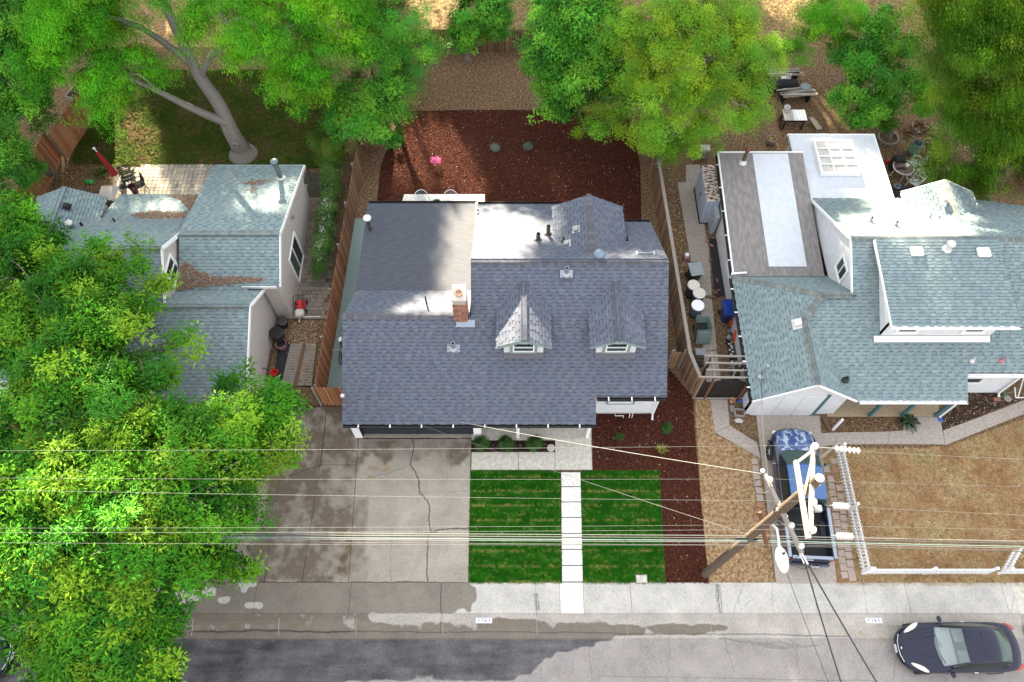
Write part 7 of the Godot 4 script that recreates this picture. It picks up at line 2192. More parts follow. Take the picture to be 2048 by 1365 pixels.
func bell_string(parent, a: Vector3, b: Vector3):
	var d = (b - a).normalized()
	var x = d.cross(Vector3.UP).normalized()
	var m = MB.new()
	var n = 6
	for i in n:
		var p = a.lerp(b, (i + 0.6) / (n + 0.2))
		m.lathe([Vector2(0.02, -0.05), Vector2(0.075, -0.01), Vector2(0.085, 0.01), Vector2(0.03, 0.04), Vector2(0.02, 0.06)], p, 10, Basis(x, d, x.cross(d)))
	m.tube([a, b], 0.014, 6)
	obj("dead_end_insulator", m, "ceramic", parent)

func build_pole_and_wires():
	var foot = at(1410, 1149)
	var top = Vector3(foot.x + 0.02, 12.4, foot.z + 0.15)
	var t = thing("utility_pole", "weathered wooden utility pole with two levels of crossarms at the mulch edge", "utility pole", foot)
	one("pole", "pole", t, func(b): b.tube([foot - Vector3(0, 0.3, 0), foot.lerp(top, 0.33), foot.lerp(top, 0.66), top], [0.16, 0.15, 0.135, 0.12], 18))
	one("pole_top", "stone_pale", t, func(b): b.lathe([Vector2(0.118, 0.0), Vector2(0.10, 0.02), Vector2(0, 0.03)], top, 14))
	var P = func(h): return foot.lerp(top, h / 12.4)
	var u1a = at(1626, 893, 12.0); var u1b = at(1621, 1070, 12.0)
	var u2a = at(1592, 922, 12.0); var u2b = at(1617, 1078, 12.0)
	var lo_a = at(1529, 949, 9.5); var lo_b = at(1604, 1107, 9.5)
	for q in [[u1a, u1b], [u2a, u2b], [lo_a, lo_b]]:
		one("crossarm", "crossarm", t, func(b): b.bar(q[0], q[1], 0.10, 0.125))
	one("arm_brace", "crossarm", t, func(b):
		b.bar(u1a.lerp(u1b, 0.75), u2b.lerp(u2a, 0.1), 0.05, 0.03)
		b.bar(u2a.lerp(u2b, 0.55), u1a.lerp(u1b, 0.12), 0.05, 0.03)
		b.bar(u1a.lerp(u1b, 0.05), u2a.lerp(u2b, 0.03), 0.07, 0.07)
		b.bar(u1a.lerp(u1b, 0.97), u2a.lerp(u2b, 0.97), 0.07, 0.07))
	one("arm_brace", "metal", t, func(b):
		b.bar(lo_a.lerp(lo_b, 0.3), P.call(8.7), 0.04, 0.02)
		b.bar(lo_a.lerp(lo_b, 0.7), P.call(8.7), 0.04, 0.02))
	for p in [u1a.lerp(u1b, 0.03), u1a.lerp(u1b, 0.67), u1a.lerp(u1b, 0.97)]: insulator(t, p + Vector3(0, 0.12, 0))
	for k in [0.1, 0.68, 0.93]: insulator(t, lo_a.lerp(lo_b, k) + Vector3(0, 0.12, 0))
	one("bolt_plate", "metal", t, func(b):
		b.cbox(P.call(11.9), Vector3(0.36, 0.12, 0.12), 0.01)
		b.cbox(P.call(9.5), Vector3(0.34, 0.1, 0.1), 0.01)
		b.cbox(u1a.lerp(u1b, 0.72) + Vector3(0.16, 0, 0), Vector3(0.2, 0.14, 0.16), 0.02))
	# right hand dead ends
	var ends = [[at(1640, 895, 12.0), at(1722, 903, 12.0)], [at(1650, 1011, 12.0), at(1698, 1014, 12.0)], [at(1655, 1072, 12.0), at(1706, 1074, 12.0)]]
	for e in ends: bell_string(t, e[0].lerp(e[1], 0.35), e[1])
	for e in ends: one("dead_end_rod", "wire_pale", t, func(b): b.tube([Vector3(u1a.x, 12.0, e[0].z), e[0].lerp(e[1], 0.35)], 0.016, 6))
	# communications terminal and small platform
	one("splice_case", "black_soft", t, func(b): b.tube([at(1470, 1078, 6.2), at(1516, 1079, 6.2)], 0.075, 10))
	one("secondary_rack", "wood_rust", t, func(b):
		b.bar(at(1520, 1025, 7.0), at(1534, 1095, 6.2), 0.10, 0.08)
		b.bar(at(1516, 1012, 7.2), at(1546, 1048, 7.0), 0.03, 0.03)
		b.bar(at(1546, 1048, 7.0), at(1536, 1086, 6.6), 0.03, 0.03))
	# street lamp
	var la = at(1554, 1058, 8.4); var lb = at(1561, 1104, 8.6); var lc = at(1566, 1126, 8.5)
	var lt = thing("street_lamp", "white street lamp head on a short arm from the utility pole", "street lamp", lb)
	one("arm", "paint_white", lt, func(b): b.tube([P.call(8.2), la, lb], 0.035, 8))
	var hb = MB.new()
	hb.ball(Vector3.ZERO, Vector3(0.19, 0.12, 0.38), 16, 10)
	var ho = obj("lamp_head", hb, "ceramic", lt, true)
	var dz = (lc - lb).normalized()
	ho.transform = Transform3D(Basis(Vector3.UP.cross(dz).normalized(), Vector3.UP, dz), (lb + lc) / 2.0 - lt.position + dz * 0.08)
	one("photocell", "black", lt, func(b): b.lathe([Vector2(0.045, 0.0), Vector2(0.045, 0.07), Vector2(0, 0.08)], (lb + lc) / 2.0 + Vector3(0.02, 0.11, -0.08), 10))
	# lines along the street
	var L3 = [["farthest", -60, 902, u1a.lerp(u1b, 0.03)], ["middle", -60, 975, u1a.lerp(u1b, 0.67)], ["nearest", -60, 1066, u1a.lerp(u1b, 0.97)]]
	for q in L3:
		var a = at(q[1], q[2], 12.0); a.x -= 3
		wire("power_line", "thin upper power line left of the pole, %s of three" % q[0], "wire_pale", a, q[3] + Vector3(0, 0.26, 0), 0.0030, 0.12)
	var R3 = [["farthest", 2060, 917, ends[0][1]], ["middle", 2060, 1029, ends[1][1]], ["nearest", 2060, 1083, ends[2][1]]]
	for q in R3:
		var b = at(q[1], q[2], 12.0)
		b += (b - q[3]).normalized() * 3.0
		wire("power_line", "thin upper power line right of the pole over the dry lawn, %s of three" % q[0], "wire_pale", q[3], b, 0.0034, 0.1)
	var low = [["farthest", 955, 978, lo_a.lerp(lo_b, 0.1)], ["middle", 1057, 1062, lo_a.lerp(lo_b, 0.68)], ["nearest", 1084, 1104, lo_a.lerp(lo_b, 0.93)]]
	for q in low:
		var a = at(-60, q[1], 9.6); a.x -= 3
		var b = at(2060, q[2], 9.6); b.x += 3
		wire("secondary_line", "lower power line left of the pole, %s of three" % q[0], "wire_pale", a, q[3] + Vector3(0, 0.26, 0), 0.0030, 0.12)
		wire("secondary_line", "lower power line right of the pole, %s of three" % q[0], "wire_pale", q[3] + Vector3(0, 0.26, 0), b, 0.0030, 0.12)
	var cab = [["wire_pale", 0.010, 0.0, "pale top communication cable of the thick bundle"], ["wire_dark", 0.020, 5.0, "thick black communication cable of the bundle"], ["wire_green", 0.015, 10.0, "dark green communication cable of the bundle"], ["wire_pale", 0.009, 13.0, "pale lower communication cable of the bundle"], ["wire_dark", 0.010, 19.0, "thin dark cable below the bundle"]]
	var ch = 6.3
	for c in cab:
		var a = at(-60, 1058 + c[2], ch); a.x -= 3
		var m1 = at(1505, 1072 + c[2], ch)
		var b = at(2060, 1086 + c[2] * 1.15, ch); b.x += 3
		wire("communication_cable", c[3] + ", left of the pole", c[0], a, m1, c[1], 0.10)
		wire("communication_cable", c[3] + ", right of the pole", c[0], m1, b, c[1], 0.06)
	# wires to the houses and across the street
	wire("service_drop", "twisted white service drop from the pole to the white house eave", "wire_pale", lo_a + Vector3(-0.1, 0.05, 0), at(688, 796, 3.0), 0.011, 0.35)
	wire("service_drop", "thin dark phone wire slanting to the garage eave", "wire_pale", P.call(6.4), at(800, 836, 2.4), 0.006, 0.15)
	wire("service_drop", "pair of wires from the crossarm to the right house mast", "wire_dark", lo_a + Vector3(0.1, 0, 0.1), at(1524, 745, 3.4), 0.012, 0.25)
	for q in [[1690, 1375, 0.02, "left"], [1765, 1375, 0.022, "right"]]:
		var b = at(q[0], q[1], 8.6)
		b += (b - lo_b).normalized() * 4.0
		wire("street_crossing_wire", "thick black wire from the crossarm end across the street, %s one" % q[3], "wire_dark", lo_b + Vector3(0.02, -0.03, 0.02), b, q[2], 0.15)
	var b2 = at(1664, 1375, 7.6)
	wire("street_crossing_wire", "thin wire from the lamp across the street", "wire_dark", lc, b2 + (b2 - lc).normalized() * 3.0, 0.008, 0.1)
	# rack and loops at the arm ends
	one("dead_end_clamp", "ceramic", t, func(b):
		b.tube([lo_b, lo_b + Vector3(0.12, -0.02, 0.3)], 0.03, 8)
		b.tube([lo_b + Vector3(-0.06, 0, 0), lo_b + Vector3(0.02, -0.02, 0.28)], 0.02, 8)
		b.ball(lo_a + Vector3(-0.05, 0.05, -0.08), Vector3(0.07, 0.06, 0.07), 8, 6))
	one("jumper_loop", "wire_dark", t, func(b):
		b.tube([lo_a, lo_a + Vector3(-0.35, -0.2, 0.25), lo_a + Vector3(-0.2, -0.3, 0.5), lo_a + Vector3(0.1, -0.05, 0.5)], 0.012, 6)
		b.tube([lo_b, lo_b + Vector3(-0.3, -0.3, 0.2), lo_b + Vector3(0.1, -0.4, 0.35), lo_b + Vector3(0.3, -0.1, 0.3)], 0.01, 6))
	# mast head on the white house eave
	var mh = at(687, 797, 2.7)
	var mt = thing("service_entrance", "white service entrance head at the white house front left eave", "service mast", mh)
	one("head", "ceramic", mt, func(b):
		b.ball(mh + Vector3(0, 0.25, 0), Vector3(0.09, 0.09, 0.09), 10, 8)
		b.tube([mh - Vector3(0, 0.5, 0), mh + Vector3(0, 0.25, 0)], 0.035, 8))

# ---- things in the yards --------------------------------------------------------------------
func barrel(called, label, category, p: Vector3, r: float, h: float, mat: String, lid := "", taper := 0.9, group := ""):
	var t = thing(called, label, category, p, 0.0, group)
	one("drum", mat, t, func(b):
		b.lathe([Vector2(0, 0.01), Vector2(r * taper, 0.01), Vector2(r * lerp(taper, 1.0, 0.3), h * 0.32), Vector2(r * lerp(taper, 1.0, 0.3) + 0.012, h * 0.34), Vector2(r * lerp(taper, 1.0, 0.62), h * 0.64), Vector2(r * lerp(taper, 1.0, 0.62) + 0.012, h * 0.66), Vector2(r, h), Vector2(r + 0.012, h), Vector2(r + 0.012, h + 0.015), Vector2(r - 0.012, h + 0.015)], p, 22)
		if lid == "": b.lathe([Vector2(0, 0.1), Vector2(r * taper - 0.015, 0.1), Vector2(r - 0.012, h + 0.015)].map(func(q): return q), p, 22, Basis.IDENTITY))
	if lid:
		one("lid", lid, t, func(b): b.lathe([Vector2(r + 0.02, h - 0.02), Vector2(r + 0.022, h + 0.03), Vector2(r * 0.9, h + 0.04), Vector2(r * 0.86, h + 0.028), Vector2(r * 0.3, h + 0.035), Vector2(0, h + 0.035)], p, 22))
	return t

func cart(label, p: Vector3, turn: float, mat: String, lid: String, open := false, s := 1.0):
	var t = thing("wheeled_bin", label, "bin", p, turn)
	var b = MB.new()
	var rows = []; var ins = []
	for k in 5:
		var y = [0.06, 0.1, 0.6, 0.9, 0.98][k] * s
		var w = [0.20, 0.235, 0.28, 0.305, 0.33][k] * s; var d = [0.2, 0.24, 0.31, 0.345, 0.36][k] * s
		var r = []
		for q in [[-1, -0.75], [-0.75, -1], [0.75, -1], [1, -0.75], [1, 0.75], [0.75, 1], [-0.75, 1], [-1, 0.75], [-1, -0.75]]: r.append(Vector3(q[0] * w, y, q[1] * d))
		rows.append(r); ins.append(Vector3(0, y, 0))
	loft(b, rows, ins)
	b.box(Vector3(0, 0.07 * s, 0), Vector3(0.38, 0.02, 0.4) * s)
	obj("bin_body", b, mat, t, true)
	for x in [-1.0, 1.0]: one("wheel", "rubber", t, func(m): m.lathe([Vector2(0, -0.03), Vector2(0.12, -0.03), Vector2(0.12, 0.03), Vector2(0, 0.03)], Vector3(x * 0.24 * s, 0.12, -0.3 * s), 14, Basis(Vector3.BACK, PI / 2), true), true)
	one("handle", mat, t, func(m): m.tube([Vector3(-0.26, 0.9, -0.34) * s, Vector3(-0.24, 0.95, -0.43) * s, Vector3(0.24, 0.95, -0.43) * s, Vector3(0.26, 0.9, -0.34) * s], 0.018, 8), true)
	if open:
		one("lid", lid, t, func(m):
			m.cbox(Vector3(0, 0.52 * s, 0.46 * s), Vector3(0.66, 0.05, 0.80) * s, 0.02, Basis(Vector3.RIGHT, 1.15))
			m.cbox(Vector3(0, 0.535 * s, 0.485 * s), Vector3(0.5, 0.05, 0.6) * s, 0.02, Basis(Vector3.RIGHT, 1.15)), true)
		one("inside", "black_soft", t, func(m): m.box(Vector3(0, 0.5 * s, 0), Vector3(0.52, 0.02, 0.58) * s), true)
	else:
		one("lid", lid, t, func(m):
			m.cbox(Vector3(0, 1.02 * s, 0.02), Vector3(0.70, 0.07, 0.78) * s, 0.03)
			m.cbox(Vector3(0, 1.06 * s, 0.06), Vector3(0.5, 0.05, 0.5) * s, 0.02)
			m.cbox(Vector3(0, 1.09 * s, -0.2 * s), Vector3(0.2, 0.03, 0.12) * s, 0.01), true)
	return t

func bucket(called, label, p: Vector3, r: float, h: float, mat: String, inside := "black_soft"):
	var t = thing(called, label, "bucket", p)
	one("pail", mat, t, func(b): b.lathe([Vector2(0, 0.01), Vector2(r * 0.82, 0.01), Vector2(r, h), Vector2(r + 0.012, h), Vector2(r + 0.012, h + 0.012), Vector2(r - 0.01, h + 0.012), Vector2(r * 0.84, 0.06), Vector2(0, 0.06)], p, 20, Basis.IDENTITY, true))
	one("contents", inside, t, func(b): b.lathe([Vector2(r * 0.9, h * 0.5), Vector2(r * 0.5, h * 0.56), Vector2(0, h * 0.55)], p, 16))
	one("handle", "metal", t, func(b): b.tube([p + Vector3(-r, h, 0), p + Vector3(-r * 0.8, h * 0.85, r * 0.8), p + Vector3(0, h * 0.8, r * 1.15), p + Vector3(r * 0.8, h * 0.85, r * 0.8), p + Vector3(r, h, 0)], 0.006, 5))
	return t

func arm_chair(called, label, p: Vector3, turn: float, frame: String, seat: String, slats := false, group := ""):
	var t = thing(called, label, "chair", p, turn, group)
	for x in [-0.27, 0.27]:
		one("leg", frame, t, func(b): b.tube([Vector3(x, 0, 0.25), Vector3(x, 0.42, 0.24), Vector3(x, 0.62, 0.2)], 0.018, 8), true)
		one("leg", frame, t, func(b): b.tube([Vector3(x, 0, -0.3), Vector3(x, 0.42, -0.22), Vector3(x * 0.95, 0.92, -0.36)], 0.018, 8), true)
		one("armrest", frame, t, func(b): b.tube([Vector3(x, 0.62, 0.22), Vector3(x * 1.08, 0.65, 0.0), Vector3(x, 0.62, -0.27)], 0.022, 8), true)
	if slats:
		for k in 6: boxy("seat_slat", frame, t, Vector3(0, 0.42, -0.2 + k * 0.085), Vector3(0.54, 0.02, 0.06), 0.004, Basis.IDENTITY, true)
		for k in 5: boxy("back_slat", frame, t, Vector3(0, 0.5 + k * 0.09, -0.25 - k * 0.025), Vector3(0.52, 0.05, 0.02), 0.004, Basis.IDENTITY, true)
	else:
		boxy("seat", seat, t, Vector3(0, 0.42, 0.0), Vector3(0.5, 0.025, 0.48), 0.01, Basis.IDENTITY, true)
		boxy("backrest", seat, t, Vector3(0, 0.68, -0.30), Vector3(0.5, 0.46, 0.02), 0.008, Basis(Vector3.RIGHT, -0.26), true)
	one("back_frame", frame, t, func(b): b.tube([Vector3(-0.255, 0.92, -0.36), Vector3(0, 0.96, -0.37), Vector3(0.255, 0.92, -0.36)], 0.018, 8), true)
	return t

func plank_pile(called, label, p: Vector3, turn: float, n: int, len: float, mats: Array, h0 := 0.1):
	var t = thing(called, label, "lumber", p, turn)
	for i in n:
		var w = rnd(0.1, 0.2)
		boxy("plank", mats[rng.randi() % mats.size()], t, Vector3(rnd(-0.2, 0.2), h0 + 0.045 * (i / 3), -0.25 + 0.2 * (i % 3) + rnd(-0.05, 0.05)), Vector3(len * rnd(0.75, 1.0), 0.04, w), 0.004, Basis(Vector3.UP, rnd(-0.1, 0.1)), true)
	for x in [-0.35, 0.35]: boxy("bearer", "wood_dark", t, Vector3(x * len, h0 / 2 - 0.02, -0.05), Vector3(0.1, h0 - 0.03, 0.6), 0.005, Basis.IDENTITY, true)
	return t

func build_left_yard():
	# raised planters
	for q in [[150, 248, "lower gray raised planter with wire hoops by the far left fence"], [178, 175, "upper gray raised planter half under the weeping tree"]]:
		var p = at(q[0], q[1], 0)
		var turn = -0.34
		var t = thing("raised_planter", q[2], "planter", p, turn)
		for x in [-0.5, 0.5]:
			for k in 2: boxy("side_board", "wood_gray", t, Vector3(x, 0.11 + 0.17 * k, 0), Vector3(0.04, 0.16, 2.5), 0.004, Basis.IDENTITY, true)
		for z in [-1.25, 1.25]:
			for k in 2: boxy("end_board", "wood_gray", t, Vector3(0, 0.11 + 0.17 * k, z), Vector3(0.95, 0.16, 0.04), 0.004, Basis.IDENTITY, true)
		boxy("soil_fill", "dark_mulch", t, Vector3(0, 0.14, 0), Vector3(0.94, 0.2, 2.42), 0.0, Basis.IDENTITY, true)
		for z in [-0.8, 0.0, 0.8]: one("hoop", "metal", t, func(b): b.tube([Vector3(-0.5, 0.36, z), Vector3(0.5, 0.36, z)], 0.008, 5), true)
	# folded umbrella, table, chairs, pots
	var up = at(248, 372)
	var t = thing("patio_umbrella", "folded dark red patio umbrella leaning over the patio", "umbrella", up)
	var utop = up + Vector3(-0.6, 2.1, -0.5)
	one("pole", "paint_white", t, func(b): b.tube([up, utop + Vector3(0, 0.1, 0)], 0.022, 8))
	one("canopy", "red_cloth", t, func(b):
		var d = (utop - up).normalized()
		var x = d.cross(Vector3.UP).normalized()
		b.lathe([Vector2(0.2, -1.5), Vector2(0.17, -1.2), Vector2(0.12, -1.0), Vector2(0.14, -0.6), Vector2(0.09, -0.2), Vector2(0.02, 0.02), Vector2(0, 0.05)], utop, 8, Basis(x, d, x.cross(d)), true))
	one("finial", "paint_white", t, func(b): b.ball(utop + Vector3(-0.03, 0.1, -0.02), Vector3(0.07, 0.07, 0.07), 10, 8))
	one("base", "black", t, func(b): b.lathe([Vector2(0, 0), Vector2(0.28, 0), Vector2(0.26, 0.06), Vector2(0.05, 0.1), Vector2(0, 0.1)], up, 16))
	var gp = at(180, 366)
	t = thing("green_bag", "crumpled bright green bag on the soil by the patio", "bag", gp)
	one("sack", "green_bag", t, func(b):
		b.ball(gp + Vector3(0, 0.1, 0), Vector3(0.24, 0.12, 0.14), 9, 6)
		b.ball(gp + Vector3(0.14, 0.13, 0.04), Vector3(0.13, 0.1, 0.16), 7, 5)
		b.ball(gp + Vector3(-0.14, 0.1, -0.05), Vector3(0.12, 0.09, 0.11), 7, 5))
	var cp = at(247, 352)
	t = thing("concrete_planter", "tall round concrete planter with a green ring rim on the patio", "planter", cp)
	one("pot", "stone", t, func(b): b.lathe([Vector2(0, 0), Vector2(0.12, 0), Vector2(0.15, 0.55), Vector2(0.17, 0.6), Vector2(0.12, 0.6), Vector2(0.11, 0.5), Vector2(0, 0.5)], cp, 18, Basis.IDENTITY, true))
	crown(t, [[cp + Vector3(0, 0.66, 0), Vector3(0.2, 0.12, 0.2)]], "fine", [Color(0.2, 0.26, 0.06)], 1.0, 0.2, {clump = 0.1, per = 5})
	for q in [[262, 366, 0.4], [284, 380, -0.9]]:
		arm_chair("patio_chair", "black metal patio chair %s the purple pot" % ("behind" if q[0] < 270 else "right of"), at(q[0], q[1]), q[2], "black", "black_soft", q[0] < 270)
	bucket("purple_pot", "dark purple pot among the black patio chairs", at(271, 385), 0.19, 0.5, "purple", "soil")
	var tp = at(226, 400)
	t = thing("patio_table", "pale patio table below the red umbrella", "table", tp)
	boxy("tabletop", "stone_pale", t, tp + Vector3(0, 0.55, 0), Vector3(0.9, 0.04, 0.9), 0.02)
	for a in 4: boxy("leg", "metal", t, tp + Vector3(0.38 * (1 if a % 2 else -1), 0.27, 0.38 * (1 if a < 2 else -1)), Vector3(0.05, 0.53, 0.05))
	var gr = at(226, 423)
	t = thing("covered_grill", "black covered barbecue at the edge of the small roof", "grill", gr)
	one("cover", "black_soft", t, func(b): b.cbox(gr + Vector3(0, 0.55, 0), Vector3(0.75, 0.25, 0.4), 0.09))
	for x in [-0.25, 0.25]: one("leg", "black", t, func(b): b.tube([gr + Vector3(x, 0, 0), gr + Vector3(x * 0.9, 0.5, 0)], 0.02, 6))
	# stand, mower, bins, ramp
	var sp = at(660, 352)
	t = thing("hammock_stand", "gray curved tubular stand near the yellow bush", "stand", sp)
	one("tube", "metal", t, func(b):
		b.tube([at(643, 342, 0.05), at(654, 352, 0.1), at(671, 352, 0.15), at(683, 342, 0.6)], 0.032, 8)
		b.tube([at(654, 352, 0.1), at(638, 369, 0.04)], 0.03, 8)
		b.tube([at(673, 352, 0.15), at(673, 362, 0.1), at(678, 371, 0.04)], 0.03, 8))
	one("end_cap", "drum_slate", t, func(b): b.ball(at(677, 372, 0.08), Vector3(0.08, 0.06, 0.08), 8, 6))
	var rp = at(621, 357)
	one("bar", "black", thing("iron_stake", "thin black iron stake standing at the paver path corner", "stake", rp), func(b): b.tube([at(624, 364, 0.0), at(614, 337, 0.55)], 0.02, 6))
	var mp = at(603, 616)
	t = thing("lawn_mower", "red push lawn mower with gray bag parked on the pavers", "lawn mower", mp, 0.1)
	one("deck", "red_paint", t, func(b): b.cbox(Vector3(0, 0.22, 0), Vector3(0.46, 0.14, 0.55), 0.06), true)
	one("engine", "black", t, func(b): b.lathe([Vector2(0.15, 0.28), Vector2(0.15, 0.4), Vector2(0.1, 0.44), Vector2(0, 0.44)], Vector3(0, 0, -0.05), 14), true)
	one("engine_cover", "red_plastic", t, func(b): b.lathe([Vector2(0.14, 0.40), Vector2(0.13, 0.46), Vector2(0.06, 0.48), Vector2(0, 0.48)], Vector3(0, 0, -0.05), 14), true)
	one("bag", "drum_lid", t, func(b): b.cbox(Vector3(0, 0.34, 0.5), Vector3(0.42, 0.3, 0.4), 0.08), true)
	one("fuel_tank", "red_plastic", t, func(b): b.cbox(Vector3(0.02, 0.42, 0.18), Vector3(0.26, 0.14, 0.2), 0.05), true)
	one("handle", "black", t, func(b):
		for x in [-0.22, 0.22]: b.tube([Vector3(x, 0.25, 0.2), Vector3(x, 0.62, 0.35), Vector3(x, 0.68, -0.25)], 0.014, 6)
		b.tube([Vector3(-0.22, 0.68, -0.25), Vector3(0.22, 0.68, -0.25)], 0.014, 6), true)
	for x in [-0.26, 0.26]:
		for z in [-0.24, 0.26]: one("wheel", "rubber", t, func(b): b.lathe([Vector2(0, -0.025), Vector2(0.1, -0.025), Vector2(0.1, 0.025), Vector2(0, 0.025)], Vector3(x, 0.1, z), 14, Basis(Vector3.BACK, PI / 2), true), true)
	barrel("trash_can", "big black round trash can against the stucco wall", "trash can", at(561, 682), 0.30, 0.75, "black_soft", "black", 0.82)
	barrel("trash_can", "smaller dark can at the wall corner behind the big black one", "trash can", at(569, 652), 0.21, 0.42, "black_soft", "metal_dark", 0.85)
	bucket("pink_bucket", "large pink bucket in front of the big black trash can", at(565, 694), 0.24, 0.34, "pink")
	var wp = at(600, 712)
	var fl = paving("ramp_bed", "dark mat strip beside the slatted ramp", "ground", [], 0)
	var q4 = flat([556, 690, 582, 680, 570, 775, 545, 775], 0.01)
	var bb = MB.new(); bb.slab(q4, Vector3(0, -0.02, 0)); obj("mat", bb, "black_soft", fl)
	t = thing("slatted_ramp", "gray slatted wooden ramp littered with leaves beside the redwood fence", "ramp", wp)
	var a0 = at(582, 690); var a1 = at(563, 774); var b0 = at(634, 690); var b1 = at(624, 774)
	for k in 27:
		var s = (k + 0.5) / 27.0
		one("slat", "wood_gray_x", t, func(b): b.bar(a0.lerp(a1, s) + Vector3(0, 0.10, 0), b0.lerp(b1, s) + Vector3(0, 0.10, 0), 0.058, 0.035))
	one("centre_board", "pallet", t, func(b): b.bar((a0 + b0) / 2 + Vector3(0.05, 0.125, 0), (a1 + b1) / 2 + Vector3(-0.05, 0.125, 0), 0.17, 0.02))
	one("bearer", "wood_dark", t, func(b):
		for k in [0.12, 0.88]: b.bar(a0.lerp(b0, k) + Vector3(0, 0.04, 0), a1.lerp(b1, k) + Vector3(0, 0.04, 0), 0.07, 0.08))
	var xf = []; var cols = []
	for k in 900:
		var u = rnd(0, 1); var v = rnd(0, 1)
		if v > 0.35 and rnd(0, 1) > u * 0.8: continue
		var p = at(lerp(585.0, 560.0, v), lerp(644.0, 774.0, v)).lerp(at(lerp(640.0, 624.0, v), lerp(644.0, 774.0, v)), u)
		xf.append(Transform3D(Basis(Vector3.UP, rnd(0, TAU)) * Basis(Vector3.RIGHT, rnd(-0.4, 0.4)), p + Vector3(0, 0.125 if v > 0.35 else 0.02, 0)))
		cols.append(jitter([Color(0.30, 0.21, 0.14), Color(0.38, 0.30, 0.20), Color(0.20, 0.13, 0.08)][rng.randi() % 3], 0.25))
	tag(many("fallen_leaves", chip_mesh(0.07, 0.035, 0.006), "chip", xf, cols), "brown leaves drifted over the slatted ramp", "leaves")
	one("pipe", "paint_white", thing("white_pipe", "thin white pipe lying across the paver path end", "pipe", at(612, 634)), func(b): b.tube([at(585, 634, 0.05), at(640, 634, 0.05)], 0.02, 6))
	one("stub", "paint_white", thing("white_stake", "short white stake lying at the top of the leaf pile", "pipe", at(599, 642)), func(b): b.tube([at(599, 636, 0.05), at(598, 645, 0.06)], 0.03, 6))
	# leaning pallet and red bin
	var pl = at(545, 735)
	t = thing("wood_pallet", "old brown wooden panel leaning on the stucco wall", "pallet", pl)
	for k in 7:
		var z0 = -0.75 + 0.25 * k
		boxy("plank", "pallet", t, pl + Vector3(-0.28, 0.55, z0), Vector3(0.03, 1.15, 0.2), 0.004, Basis(Vector3.BACK, 0.28))
	for h in [0.25, 0.85]: boxy("batten", "oldwood1", t, pl + Vector3(-0.22 - h * 0.1, h, 0), Vector3(0.05, 0.09, 1.75), 0.004, Basis(Vector3.BACK, 0.28))
	var rb = at(551, 750)
	t = thing("red_bin", "small bright red plastic tub by the leaning panel", "tub", rb)
	one("tub", "red_plastic", t, func(b): b.lathe([Vector2(0, 0.01), Vector2(0.15, 0.01), Vector2(0.2, 0.26), Vector2(0.22, 0.27), Vector2(0.19, 0.27), Vector2(0.15, 0.05), Vector2(0, 0.05)], rb, 4, Basis(Vector3.UP, 0.5), true))

